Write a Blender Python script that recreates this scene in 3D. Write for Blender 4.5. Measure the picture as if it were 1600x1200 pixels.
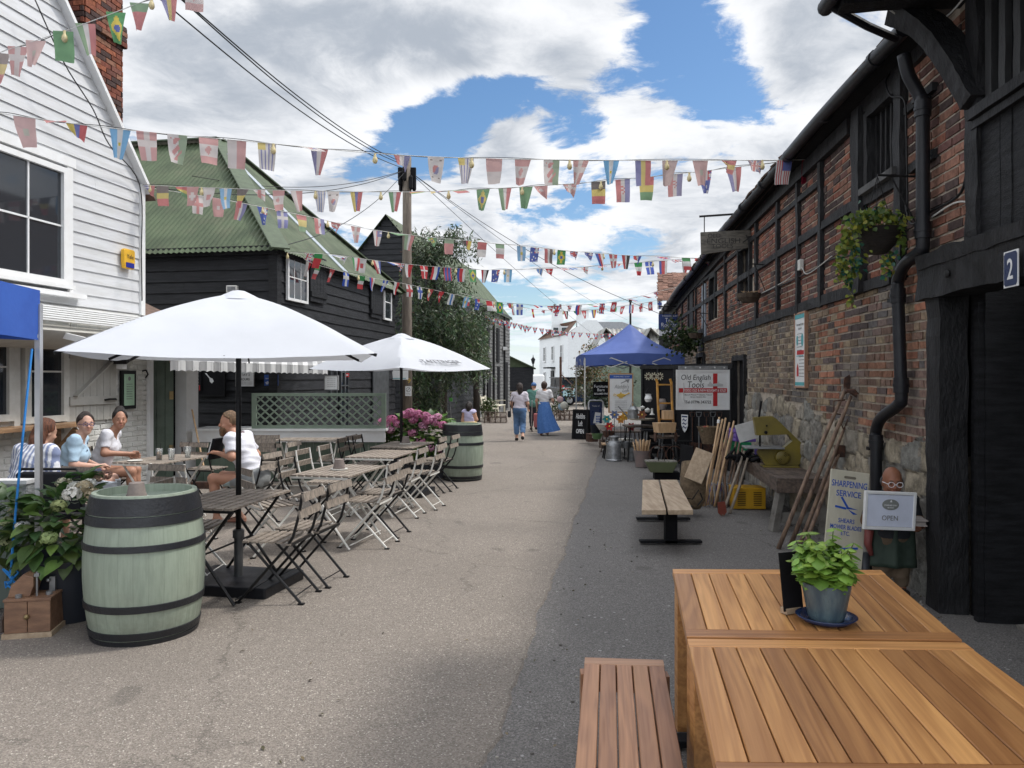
import bpy, math, random
import numpy as np
from mathutils import Vector, Matrix, noise
R=math.radians
random.seed(7); np.random.seed(7)
for o in list(bpy.data.objects): bpy.data.objects.remove(o)
SC=bpy.context.scene; COL=SC.collection
# ---------------------------------------------------------------- camera, world, sun, exposure
CH=1.68
cd=bpy.data.cameras.new('camera'); cam=bpy.data.objects.new('camera',cd); COL.objects.link(cam)
cam.location=(0,0,CH); cam.rotation_euler=(R(90),0,0)
cd.lens=27; cd.sensor_width=36; cd.shift_y=-10/1600; cd.clip_start=.05; cd.clip_end=3000
SC.camera=cam
SUN_EL=R(56); SUN_AZ=R(72)      # azimuth measured from +Y towards +X
w=bpy.data.worlds.new("World"); SC.world=w; w.use_nodes=True
nt=w.node_tree; nt.nodes.clear()
def N(t,kind,**k):
    n=t.nodes.new(kind)
    for a,b in k.items():
        if a=='ins':
            for i,v in b.items():
                if hasattr(v,'links') or isinstance(v,bpy.types.NodeSocket): t.links.new(v,n.inputs[i])
                else: n.inputs[i].default_value=v
        else: setattr(n,a,b)
    return n
def mth(t,op,a,b=None,c=None,clamp=False):
    n=t.nodes.new('ShaderNodeMath'); n.operation=op; n.use_clamp=clamp
    for i,v in enumerate((a,b,c)):
        if v is None: continue
        if isinstance(v,bpy.types.NodeSocket): t.links.new(v,n.inputs[i])
        else: n.inputs[i].default_value=v
    return n.outputs[0]
def mixc(t,f,a,b,mode='MIX'):
    n=t.nodes.new('ShaderNodeMix'); n.data_type='RGBA'; n.blend_type=mode
    for i,v in ((0,f),(6,a),(7,b)):
        if isinstance(v,bpy.types.NodeSocket): t.links.new(v,n.inputs[i])
        else: n.inputs[i].default_value=v if i==0 else ((v[0],v[1],v[2],1) if hasattr(v,'__len__') else (v,v,v,1))
    return n.outputs[2]
def mrange(t,v,a,b,c=0.,d=1.,smooth=True):
    n=t.nodes.new('ShaderNodeMapRange'); n.interpolation_type='SMOOTHSTEP' if smooth else 'LINEAR'
    t.links.new(v,n.inputs[0])
    for i,x in zip((1,2,3,4),(a,b,c,d)): n.inputs[i].default_value=x
    return n.outputs[0]
sky=N(nt,'ShaderNodeTexSky',sky_type='NISHITA',sun_disc=False,sun_elevation=SUN_EL,sun_rotation=SUN_AZ,dust_density=.6,ozone_density=1.5,air_density=1.0)
tc=N(nt,'ShaderNodeTexCoord'); sep=N(nt,'ShaderNodeSeparateXYZ',ins={0:tc.outputs['Generated']})
dx,dy,dz=sep.outputs
az=mth(nt,'ARCTAN2',dx,dy)
el=mth(nt,'ARCSINE',dz)
zc=mth(nt,'ADD',mth(nt,'MAXIMUM',dz,0.0),.16)
comb=N(nt,'ShaderNodeCombineXYZ',ins={0:mth(nt,'DIVIDE',dx,zc),1:mth(nt,'DIVIDE',dy,zc),2:0.0})
warp=N(nt,'ShaderNodeTexNoise',ins={'Vector':comb.outputs[0],'Scale':1.1,'Detail':4.})
wv=N(nt,'ShaderNodeVectorMath',operation='MULTIPLY_ADD',ins={0:warp.outputs['Color'],1:(.55,.55,0),2:comb.outputs[0]})
n1=N(nt,'ShaderNodeTexNoise',ins={'Vector':wv.outputs[0],'Scale':2.3,'Detail':13.,'Roughness':.64})
dens=mth(nt,'MULTIPLY',mth(nt,'SUBTRACT',n1.outputs[0],.5),2.5)
def blob(px,py,rx,ry,amp):
    X=(px-800)/1200; Z=(590-py)/1200
    a=math.atan2(X,1); e=math.asin(Z/math.sqrt(1+X*X+Z*Z))
    u=mth(nt,'MULTIPLY',mth(nt,'SUBTRACT',az,a),1200./rx); v=mth(nt,'MULTIPLY',mth(nt,'SUBTRACT',el,e),1200./ry)
    d=mth(nt,'ADD',mth(nt,'MULTIPLY',u,u),mth(nt,'MULTIPLY',v,v))
    return mth(nt,'MULTIPLY',mth(nt,'EXPONENT',mth(nt,'MULTIPLY',d,-1.)),amp)
acc=mth(nt,'ADD',dens,.19)
for b in ((690,185,95,55,-.62),(650,10,70,25,-.1),(790,140,70,30,-.35),(860,225,60,60,-.5),(930,215,50,55,-.35),(1060,40,70,70,-.5),(1130,110,70,50,-.4),(1000,110,60,40,-.15),(700,205,60,30,-.3),
          (1180,180,70,25,-.25),(870,335,70,22,-.3),(350,60,220,110,.45),(680,60,110,60,.45),(800,235,90,45,.55),(560,130,90,80,.3),(1000,180,70,70,.2),(1240,70,80,60,.3),(780,455,140,35,-.4),(620,380,40,40,-.1),
          (880,100,60,50,.3),(1000,320,150,60,.22),(730,60,100,60,.2),(960,430,160,50,.12)):
    acc=mth(nt,'ADD',acc,blob(*b))
cov=mrange(nt,acc,-.07,.17)
# cloud body: bright rims, grey bellies
n2=N(nt,'ShaderNodeTexNoise',ins={'Vector':wv.outputs[0],'Scale':2.6,'Detail':7.,'Roughness':.55})
n3=N(nt,'ShaderNodeTexNoise',ins={'Vector':N(nt,'ShaderNodeVectorMath',operation='ADD',ins={0:wv.outputs[0],1:(.10,.22,0)}).outputs[0],'Scale':2.3,'Detail':13.,'Roughness':.64})
rel=mth(nt,'SUBTRACT',n1.outputs[0],n3.outputs[0])
thick=mrange(nt,acc,.12,.75)
shade=mth(nt,'ADD',mth(nt,'MULTIPLY',thick,.55),mth(nt,'MULTIPLY',mth(nt,'SUBTRACT',n2.outputs[0],.5),1.2))
shade=mth(nt,'SUBTRACT',shade,mth(nt,'MULTIPLY',rel,2.2))
sh=mrange(nt,shade,-.22,.72)
cc=mixc(nt,sh,(4.35,4.42,4.55),(2.0,2.22,2.55))
hs=N(nt,'ShaderNodeHueSaturation',ins={'Saturation':1.2,'Value':.6,'Color':sky.outputs[0]})
sdv=(math.sin(SUN_AZ)*math.cos(SUN_EL),math.cos(SUN_AZ)*math.cos(SUN_EL),math.sin(SUN_EL))
dt=N(nt,'ShaderNodeVectorMath',operation='DOT_PRODUCT',ins={0:tc.outputs['Generated'],1:sdv})
glow=mrange(nt,dt.outputs['Value'],.72,.97,1.,3.2); back=mrange(nt,mth(nt,'MULTIPLY',dy,-1.),-.25,.4,1.,1.75)  # clouds out of view near the sun and behind the camera brightened for fill
west=mrange(nt,mth(nt,'MULTIPLY',dx,-1.),.58,.9,1.,2.5)  # unseen clouds on the left brightened, added to light the right-hand wall
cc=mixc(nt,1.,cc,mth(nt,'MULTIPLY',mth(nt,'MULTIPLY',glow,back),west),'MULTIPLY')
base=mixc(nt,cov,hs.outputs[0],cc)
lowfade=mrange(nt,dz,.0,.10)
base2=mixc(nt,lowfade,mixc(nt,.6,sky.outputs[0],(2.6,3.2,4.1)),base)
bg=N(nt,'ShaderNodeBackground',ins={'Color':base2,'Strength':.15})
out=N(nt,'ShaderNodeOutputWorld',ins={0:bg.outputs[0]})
sl=bpy.data.lights.new('sun','SUN'); sl.energy=1.8; sl.angle=R(6.0); sl.color=(1,.95,.88)
so=bpy.data.objects.new('sun',sl); COL.objects.link(so)
sd=Vector((math.sin(SUN_AZ)*math.cos(SUN_EL),math.cos(SUN_AZ)*math.cos(SUN_EL),math.sin(SUN_EL)))
so.rotation_euler=sd.to_track_quat('Z','Y').to_euler(); so.location=(20,-5,30)
SC.view_settings.view_transform='Standard'; SC.view_settings.look='None'; SC.view_settings.gamma=1
SC.view_settings.exposure=0.62
SC.render.engine='CYCLES'; SC.cycles.max_bounces=6; SC.cycles.transparent_max_bounces=12
# ---------------------------------------------------------------- helpers
def P(px,py,Y): return Vector(((px-800)/1200*Y,Y,CH+(590-py)/1200*Y))
def G(px,py,z=0.): 
    Y=(CH-z)*1200/(py-590); return Vector(((px-800)/1200*Y,Y,z))
def frame(O,ex,ez=(0,0,1)):
    ex=Vector(ex).normalized(); ez=Vector(ez); ey=ez.cross(ex).normalized(); ez=ex.cross(ey)
    m=Matrix((ex,ey,ez)).transposed().to_4x4(); m.translation=Vector(O); return m
def rotz(O,a): return Matrix.Translation(Vector(O))@Matrix.Rotation(a,4,'Z')
class MB:
    def __init__(s,M=None): s.v=[];s.f=[];s.c=[];s.mk=[];s.M=M or Matrix.Identity(4);s.col=(1,1,1);s.nv=0
    def mark(s): s.mk.append((len(s.v),len(s.f),s.nv)); return s
    def each(s,name,mat,parent,**k):
        mk=s.mk+[(len(s.v),len(s.f),s.nv)]; out=[]
        for a,b in zip(mk[:-1],mk[1:]):
            if b[1]==a[1]: continue
            m=MB(); m.v=s.v[a[0]:b[0]]; m.f=[tuple(i-a[2] for i in f) for f in s.f[a[1]:b[1]]]; m.c=s.c[a[1]:b[1]]; m.nv=b[2]-a[2]; out.append(m.build(name,mat,parent,**k))
        return out
    def sweep(s,pts,w,h,side,col=None):
        pts=[Vector(p) for p in pts]; side=Vector(side).normalized(); vs=[];fs=[]; k=len(pts)
        for i,p in enumerate(pts):
            d=(pts[min(i+1,k-1)]-pts[max(i-1,0)]).normalized(); n=d.cross(side).normalized()
            vs+=[p+side*w/2*a+n*h/2*b for a,b in ((-1,-1),(1,-1),(1,1),(-1,1))]
            if i:
                q=4*(i-1); fs+=[(q+j,q+(j+1)%4,q+4+(j+1)%4,q+4+j) for j in range(4)]
        fs+=[(3,2,1,0),tuple(range(4*k-4,4*k))]
        return s.add(vs,fs,col)
    def add(s,vs,fs,col=None):
        A=np.array([tuple(v) for v in vs],dtype=float).reshape(-1,3); m=np.array(s.M)
        s.v.append(A@m[:3,:3].T+m[:3,3]); n=s.nv
        c=col or s.col
        for f in fs: s.f.append(tuple(i+n for i in f)); s.c.append(c)
        s.nv+=len(A); return s
    def box(s,c,d,rot=None,col=None,tx=1.,ty=1.):
        m=Matrix.Translation(Vector(c))@(rot.to_4x4() if rot is not None else Matrix.Identity(4))
        x,y,z=d[0]/2,d[1]/2,d[2]/2
        vs=[m@Vector(p) for p in ((-x,-y,-z),(x,-y,-z),(x,y,-z),(-x,y,-z),(-x*tx,-y*ty,z),(x*tx,-y*ty,z),(x*tx,y*ty,z),(-x*tx,y*ty,z))]
        return s.add(vs,[(0,3,2,1),(4,5,6,7),(0,1,5,4),(1,2,6,5),(2,3,7,6),(3,0,4,7)],col)
    def bar(s,a,b,w,h=None,up=(0,0,1),col=None):
        a=Vector(a);b=Vector(b);h=h or w;d=(b-a);L=d.length;d.normalize();u=Vector(up)
        if abs(d.dot(u))>.98:u=Vector((0,1,0))
        x=d.cross(u).normalized();z=x.cross(d)
        vs=[p+x*i*w/2+z*j*h/2 for p in (a,b) for i,j in ((-1,-1),(1,-1),(1,1),(-1,1))]
        return s.add(vs,[(0,1,2,3),(4,7,6,5),(0,4,5,1),(1,5,6,2),(2,6,7,3),(3,7,4,0)],col)
    def tube(s,pts,r,n=8,col=None,cap=True):
        pts=[Vector(p) for p in pts]; k=len(pts); rr=r if hasattr(r,'__len__') else [r]*k
        vs=[];fs=[];x=None
        for i,p in enumerate(pts):
            d=(pts[min(i+1,k-1)]-pts[max(i-1,0)]).normalized()
            if x is None:
                x=d.orthogonal().normalized()
            else:
                x=(x-d*x.dot(d)); x=x.normalized() if x.length>1e-5 else d.orthogonal().normalized()
            y=d.cross(x)
            for j in range(n):
                a=2*math.pi*j/n; vs.append(p+(x*math.cos(a)+y*math.sin(a))*rr[i])
        for i in range(k-1):
            for j in range(n):
                a=i*n+j;b=i*n+(j+1)%n; fs.append((a,b,b+n,a+n))
        if cap: fs.append(tuple(range(n-1,-1,-1))); fs.append(tuple(range((k-1)*n,k*n)))
        return s.add(vs,fs,col)
    def lathe(s,prof,o=(0,0,0),n=32,col=None,cap=True,rot=None,sx=1,sy=1):
        o=Vector(o);m=rot.to_4x4() if rot is not None else Matrix.Identity(4)
        vs=[o+m@Vector((r*math.cos(2*math.pi*j/n)*sx,r*math.sin(2*math.pi*j/n)*sy,z)) for r,z in prof for j in range(n)];fs=[]
        for i in range(len(prof)-1):
            for j in range(n): a=i*n+j;b=i*n+(j+1)%n; fs.append((a,b,b+n,a+n))
        if cap: fs.append(tuple(range(n-1,-1,-1))); fs.append(tuple(range((len(prof)-1)*n,len(prof)*n)))
        return s.add(vs,fs,col)
    def ball(s,c,r,n=10,col=None,sq=(1,1,1),rot=None):
        pr=[(max(1e-4,math.sin(math.pi*i/n)),-math.cos(math.pi*i/n)) for i in range(n+1)]
        m=(rot.to_4x4() if rot is not None else Matrix.Identity(4))
        k=n*2;vs=[Vector(c)+m@Vector((a*math.cos(2*math.pi*j/k)*r*sq[0],a*math.sin(2*math.pi*j/k)*r*sq[1],b*r*sq[2])) for a,b in pr for j in range(k)]
        fs=[(i*k+j,i*k+(j+1)%k,(i+1)*k+(j+1)%k,(i+1)*k+j) for i in range(n) for j in range(k)]
        return s.add(vs,fs,col)
    def prism(s,poly,y0,y1,col=None):   # poly in local x,z extruded along y
        n=len(poly);vs=[(x,y0,z) for x,z in poly]+[(x,y1,z) for x,z in poly]
        fs=[tuple(range(n)),tuple(range(2*n-1,n-1,-1))]+[(i,i+n,(i+1)%n+n,(i+1)%n) for i in range(n)]
        return s.add(vs,fs,col)
    def grid(s,fn,nu,nv,colf=None):
        vs=[fn(i/nu,j/nv) for j in range(nv+1) for i in range(nu+1)]
        n=s.nv; s.add(vs,[])
        for j in range(nv):
            for i in range(nu):
                a=n+j*(nu+1)+i; s.f.append((a,a+1,a+nu+2,a+nu+1)); s.c.append(colf((i+.5)/nu,(j+.5)/nv) if colf else s.col)
        return s
    def build(s,name,mat,parent=None,smooth=False,bevel=0,local=False,ang=None,rag=0):
        me=bpy.data.meshes.new(name)
        V=np.concatenate(s.v) if s.v else np.zeros((0,3))
        if rag: V=V+np.random.uniform(-rag,rag,V.shape)
        o=bpy.data.objects.new(name,me); COL.objects.link(o)
        if parent is not None:
            o.parent=parent
            if not local: V=V-np.array(parent.location)
            me.from_pydata(V.tolist(),[],s.f)
        else:
            c=V.mean(0) if len(V) else np.zeros(3)
            if len(V): c[2]=V[:,2].min()
            if local: c=np.zeros(3)
            me.from_pydata((V-c).tolist(),[],s.f); o.location=c
        ca=me.color_attributes.new('Col','FLOAT_COLOR','CORNER')
        tot=np.array([len(f) for f in s.f]); C=np.repeat(np.array([tuple(c)+(1,) for c in s.c],dtype=np.float32).reshape(-1,4),tot,axis=0)
        ca.data.foreach_set('color',C.ravel())
        me.materials.append(mat)
        if smooth: me.polygons.foreach_set('use_smooth',[True]*len(me.polygons))
        if ang is not None:
            me.polygons.foreach_set('use_smooth',[True]*len(me.polygons))
            me.set_sharp_from_angle(angle=R(ang))
        if bevel:
            b=o.modifiers.new('b','BEVEL'); b.width=bevel; b.segments=2; b.limit_method='ANGLE'
        me.update(); return o
def T(name,label,cat,loc=(0,0,0),rz=0,group=None):
    o=bpy.data.objects.new(name,None); COL.objects.link(o); o.location=loc; o.rotation_euler=(0,0,rz); o.empty_display_size=.2
    o['label']=label; o['category']=cat
    if group: o['group']=group
    return o
def tag(o,label,cat,group=None):
    o['label']=label; o['category']=cat
    if group: o['group']=group
    return o
def struct(o,kind='structure'): o['kind']=kind; return o
def dup(r,loc,rz=0,label=None):
    c=r.copy(); COL.objects.link(c); c.location=loc; c.rotation_euler=(0,0,rz)
    if label: c['label']=label
    for ch in list(r.children):
        k=ch.copy(); COL.objects.link(k); k.parent=c
        for g in ch.children:
            q=g.copy(); COL.objects.link(q); q.parent=k
    return c
def text(s,M,w,h,mat,parent,name='lettering',ext=.0008,shear=0,bold=0,sp=1.):
    cu=bpy.data.curves.new('t','FONT'); cu.body=s; cu.extrude=ext; cu.shear=shear; cu.offset=bold; cu.align_x='CENTER'; cu.align_y='CENTER'; cu.space_character=sp; cu.resolution_u=3
    o=bpy.data.objects.new('t',cu); COL.objects.link(o)
    bpy.context.view_layer.update()
    me=bpy.data.meshes.new_from_object(o.evaluated_get(bpy.context.evaluated_depsgraph_get()))
    bpy.data.objects.remove(o); bpy.data.curves.remove(cu)
    n=len(me.vertices); V=np.zeros(n*3); me.vertices.foreach_get('co',V); V=V.reshape(-1,3)
    lo,hi=V.min(0),V.max(0); c=(lo+hi)/2; V-=c; V[:,0]*=w/max(hi[0]-lo[0],1e-6); V[:,1]*=h/max(hi[1]-lo[1],1e-6)
    V=np.stack([V[:,0],-V[:,2],V[:,1]],1)    # local x right, z up, y into the sign
    m=np.array(M); V=V@m[:3,:3].T+m[:3,3]
    if parent is not None and parent.rotation_euler.z==0: V-=np.array(root_loc(parent))
    me.vertices.foreach_set('co',V.ravel()); me.materials.clear(); me.materials.append(mat); me.update()
    q=bpy.data.objects.new(name,me); COL.objects.link(q); q.parent=parent; return q
def root_loc(o):
    v=Vector(o.location)
    while o.parent: o=o.parent; v+=o.location
    return v
# ---------------------------------------------------------------- materials
MC={}
def M(name,c,rough=.6,metal=0,var=.18,sc=6.,bump=.15,bs=40.,c2=None,att=False,streak=None,trans=0,spec=.5,tcs='Object',dirt=0,noisecol=None):
    if name in MC: return MC[name]
    m=bpy.data.materials.new(name); m.use_nodes=True; t=m.node_tree; b=t.nodes['Principled BSDF']
    tcn=t.nodes.new('ShaderNodeTexCoord'); vec=tcn.outputs[tcs]
    if streak:
        mp=N(t,'ShaderNodeMapping',ins={'Vector':vec}); mp.inputs['Scale'].default_value=streak; vec=mp.outputs[0]
    nz=N(t,'ShaderNodeTexNoise',ins={'Vector':vec,'Scale':sc,'Detail':6.,'Roughness':.6})
    f=mrange(t,nz.outputs[0],.3,.7)
    c2=c2 or tuple(max(0,x*(1-var*2)) for x in c); ch=tuple(min(1,x*(1+var)) for x in c) if not c2 else c
    col=mixc(t,f,c,c2)
    if att:
        va=N(t,'ShaderNodeVertexColor',layer_name='Col'); col=mixc(t,1.,va.outputs[0],mixc(t,f,(1,1,1),tuple(1-var*2 for _ in range(3))),'MULTIPLY')
    if dirt:
        nd=N(t,'ShaderNodeTexNoise',ins={'Vector':tcn.outputs[tcs],'Scale':1.3,'Detail':8.,'Roughness':.7})
        col=mixc(t,mth(t,'MULTIPLY',mrange(t,nd.outputs[0],.45,.75),dirt),col,(.12,.10,.07))
    t.links.new(col,b.inputs['Base Color']); b.inputs['Roughness'].default_value=rough; b.inputs['Metallic'].default_value=metal
    b.inputs['Specular IOR Level'].default_value=spec
    rn=mth(t,'ADD',mth(t,'MULTIPLY',mth(t,'SUBTRACT',nz.outputs[0],.5),.3),rough,clamp=True); t.links.new(rn,b.inputs['Roughness'])
    if bump:
        nb=N(t,'ShaderNodeTexNoise',ins={'Vector':vec,'Scale':bs,'Detail':5.,'Roughness':.65})
        bn=N(t,'ShaderNodeBump',ins={'Strength':bump,'Distance':.02,'Height':nb.outputs[0]}); t.links.new(bn.outputs[0],b.inputs['Normal'])
    if trans:
        tr=N(t,'ShaderNodeBsdfTranslucent'); t.links.new(col,tr.inputs[0])
        mx=N(t,'ShaderNodeMixShader',ins={0:trans,1:b.outputs[0],2:tr.outputs[0]}); t.links.new(mx.outputs[0],t.nodes['Material Output'].inputs[0])
    MC[name]=m; return m
def woodmat(name,c1,c2,rough=.45,axis=1,sc=1.,att=True,bump=.08,rot=0):
    m=bpy.data.materials.new(name); m.use_nodes=True; t=m.node_tree; b=t.nodes['Principled BSDF']
    tcn=t.nodes.new('ShaderNodeTexCoord'); s=[14*sc]*3; s[axis]=.9*sc
    va=N(t,'ShaderNodeVertexColor',layer_name='Col'); vr=N(t,'ShaderNodeVectorRotate',rotation_type='Z_AXIS',ins={'Vector':tcn.outputs['Object'],'Angle':R(rot)})
    off=N(t,'ShaderNodeVectorMath',operation='MULTIPLY_ADD',ins={0:va.outputs[0],1:(17.,31.,7.),2:vr.outputs[0]})
    mp=N(t,'ShaderNodeMapping',ins={'Vector':off.outputs[0] if att else tcn.outputs['Object']}); mp.inputs['Scale'].default_value=s
    n1=N(t,'ShaderNodeTexNoise',ins={'Vector':mp.outputs[0],'Scale':.55,'Detail':3.,'Distortion':.8})
    ring=mth(t,'SINE',mth(t,'MULTIPLY',n1.outputs[0],38.))
    s2=list(s); s2[axis]*=1.2; s2=[q*7 if i!=axis else q*2 for i,q in enumerate(s2)]
    mp2=N(t,'ShaderNodeMapping',ins={'Vector':off.outputs[0] if att else tcn.outputs['Object']}); mp2.inputs['Scale'].default_value=s2
    n2=N(t,'ShaderNodeTexNoise',ins={'Vector':mp2.outputs[0],'Scale':1.,'Detail':4.})
    f=mth(t,'ADD',mth(t,'MULTIPLY',ring,.22),mth(t,'MULTIPLY',n2.outputs[0],.85),clamp=True)
    col=mixc(t,f,c1,c2)
    if att:
        sepc=N(t,'ShaderNodeSeparateColor',ins={0:va.outputs[0]})
        col=mixc(t,1.,col,mixc(t,sepc.outputs[0],(.58,.5,.46),(1.2,1.16,1.06)),'MULTIPLY')
        col=mixc(t,mth(t,'MULTIPLY',mrange(t,n1.outputs[0],.55,.8),.5),col,mixc(t,sepc.outputs[1],(.22,.10,.05),(.42,.24,.10)))
    t.links.new(col,b.inputs['Base Color']); t.links.new(mth(t,'ADD',mth(t,'MULTIPLY',n2.outputs[0],.25),rough-.1),b.inputs['Roughness'])
    bn=N(t,'ShaderNodeBump',ins={'Strength':bump,'Distance':.01,'Height':n2.outputs[0]}); t.links.new(bn.outputs[0],b.inputs['Normal'])
    MC[name]=m; return m
def glassmat():
    m=bpy.data.materials.new('window_glass'); m.use_nodes=True; b=m.node_tree.nodes['Principled BSDF']
    b.inputs['Base Color'].default_value=(.018,.022,.028,1); b.inputs['Roughness'].default_value=.05; b.inputs['Specular IOR Level'].default_value=.8
    MC['glass']=m; return m
GLASS=glassmat()
def clearmat():
    m=bpy.data.materials.new('clear_glass'); m.use_nodes=True; b=m.node_tree.nodes['Principled BSDF']
    b.inputs['Base Color'].default_value=(.85,.88,.88,1); b.inputs['Roughness'].default_value=.08; b.inputs['Transmission Weight'].default_value=.85; b.inputs['IOR'].default_value=1.2
    return m
CLEAR=clearmat()
BLACKWOOD=M('tarred_timber',(.016,.017,.020),.5,var=.3,sc=5,bump=.7,bs=26,c2=(.005,.005,.006),streak=(1,1,7),spec=.25)
BARNBOARD=M('black_weatherboard',(.019,.020,.024),.55,var=.3,sc=3,bump=.6,bs=30,c2=(.007,.008,.010),streak=(1,1,9),spec=.3)
GREYBOARD=M('weathered_grey_board',(.17,.17,.165),.8,var=.3,sc=3,bump=.5,bs=30,c2=(.05,.05,.052),streak=(.6,.6,9))
WHITEBOARD=M('white_painted_board',(.57,.58,.595),.5,var=.05,sc=3,bump=.2,bs=22,c2=(.49,.495,.495),streak=(.6,.6,5))
WHITE=M('white_paint',(.72,.73,.73),.45,var=.04,bump=.05,c2=(.66,.66,.65))
OFFWHITE=M('dull_white_paint',(.56,.56,.53),.55,var=.05,bump=.08,c2=(.46,.455,.42))
SHUT=M('putty_paint',(.42,.41,.375),.6,var=.07,bump=.1,c2=(.36,.35,.32))
SAGE=M('sage_paint',(.285,.37,.285),.42,var=.08,bump=.08,bs=18,c2=(.235,.31,.235),dirt=.12)
TRELL=M('muted_sage',(.175,.225,.17),.5,var=.08,bump=.08,bs=18,c2=(.14,.185,.14),dirt=.12)
DKSAGE=M('dark_sage_paint',(.115,.155,.12),.5,var=.12,bump=.1,c2=(.085,.12,.09))
BLACK=M('black_metal',(.009,.009,.010),.45,var=.1,bump=.05,c2=(.012,.012,.013),spec=.25)
MATBLACK=M('matt_black',(.008,.008,.010),.8,var=.1,bump=.1,spec=.2)
BLKPLAST=M('black_plastic',(.011,.012,.016),.42,var=.1,bump=.08,spec=.35)
CREAMMETAL=M('cream_metal',(.74,.73,.69),.4,var=.05,bump=.03,c2=(.64,.63,.58))
ALU=M('aluminium',(.55,.56,.58),.35,.7,var=.05,bump=.03)
STEEL=M('galvanised_steel',(.33,.34,.35),.45,.6,var=.2,sc=12,bump=.1)
GREYWOOD=M('weathered_slats',(.35,.295,.24),.7,var=.2,sc=4,bump=.35,bs=30,c2=(.16,.135,.115),att=False,streak=(9,1,4))
GREYWOODX=M('weathered_slats_across',(.36,.305,.25),.7,var=.2,sc=4,bump=.35,bs=30,c2=(.17,.14,.115),streak=(1,9,4))
NEWWOOD=M('pale_timber',(.47,.36,.25),.65,var=.15,sc=3,bump=.3,bs=30,c2=(.32,.235,.155),streak=(8,.9,8))
OLDWOOD=M('old_brown_timber',(.145,.105,.08),.75,var=.3,sc=4,bump=.5,bs=26,c2=(.06,.045,.038),streak=(7,1,7))
HANDLE=M('tool_handle_wood',(.27,.165,.10),.6,var=.25,sc=8,bump=.2,c2=(.13,.078,.05),streak=(3,3,.7))
PALEH=M('new_handle_wood',(.55,.37,.21),.5,var=.15,sc=8,bump=.1,c2=(.42,.27,.15),streak=(3,3,.7))
RUST=M('rusty_iron',(.12,.055,.035),.8,.2,var=.3,sc=15,bump=.3,c2=(.05,.03,.025))
TERRA=M('dusty_terracotta',(.24,.2,.18),.85,var=.15,sc=14,bump=.15,c2=(.17,.14,.13))
ROOFGREEN=M('green_corrugated_iron',(.070,.098,.050),.6,.0,var=.15,sc=1.6,bump=.1,c2=(.045,.064,.034),dirt=.35,spec=.3)
TEAK=woodmat('oiled_teak',(.65,.35,.135),(.33,.145,.05),.36,1,1.,rot=9.9)
TEAKX=woodmat('oiled_teak_cross',(.63,.33,.13),(.36,.16,.055),.36,0,1.)
BENCHW=woodmat('bench_teak',(.42,.225,.13),(.22,.11,.065),.42,1,1.1,rot=7.2)
BENCHWX=woodmat('bench_teak_cross',(.44,.26,.165),(.26,.145,.09),.42,0,1.1)
LEAF=M('leaves',(1,1,1),.45,var=.12,sc=20,bump=.1,att=True,trans=.3)
PETAL=M('petals',(1,1,1),.7,var=.06,sc=30,bump=0,att=True,trans=.3)
CLOTH=M('cloth',(1,1,1),.9,var=.06,sc=9,bump=.15,bs=60,att=True,spec=.2)
SKIN=M('skin',(1,1,1),.5,var=.04,sc=12,bump=.03,att=True,spec=.35)
HAIR=M('hair',(1,1,1),.55,var=.3,sc=20,bump=.8,bs=55,att=True,streak=(3,3,.8))
FLAGM=M('flag_cloth',(1,1,1),.85,var=.04,sc=12,bump=.05,att=True,trans=.45,spec=.15)
CANVAS=M('white_canvas',(.62,.64,.68),.85,var=.02,sc=3,bump=.04,bs=30,trans=.22,spec=.15,c2=(.585,.605,.645))
BLUECAN=M('royal_blue_canvas',(.028,.10,.42),.6,var=.06,sc=3,bump=.12,bs=10,trans=.12,c2=(.022,.08,.36))
BLUECAN2=M('faded_blue_canvas',(.07,.12,.36),.65,var=.06,sc=2,bump=.12,bs=8,trans=.12,c2=(.055,.098,.31))
PAINT=M('lettering_paint',(1,1,1),.6,var=.03,bump=0,att=True)
def solid(name,c,rough=.6,**k): return M(name,c,rough,var=.05,bump=k.pop('bump',.03),c2=tuple(x*.88 for x in c),**k)
INK=solid('ink_black',(.02,.02,.022)); INKB=solid('ink_blue',(.02,.09,.38)); INKR=solid('ink_red',(.45,.015,.02)); INKW=solid('ink_white',(.75,.76,.76)); INKG=solid('ink_grey',(.22,.22,.22)); GOLD=solid('gold_paint',(.65,.42,.07)); INKT=solid('ink_teal',(.08,.35,.38))
NAVY=solid('navy_enamel',(.02,.035,.10),.3)
# wall brick / stone use per-face colour
BRICK=M('brick',(1,1,1),.85,var=.22,sc=22,bump=.5,bs=60,att=True,spec=.2)
STONE=M('rubble_stone',(1,1,1),.9,var=.25,sc=9,bump=.9,bs=32,att=True,spec=.2)
MORTAR=M('lime_mortar',(.46,.40,.33),.95,var=.15,sc=12,bump=.6,bs=60,c2=(.33,.285,.235),spec=.1)
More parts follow.
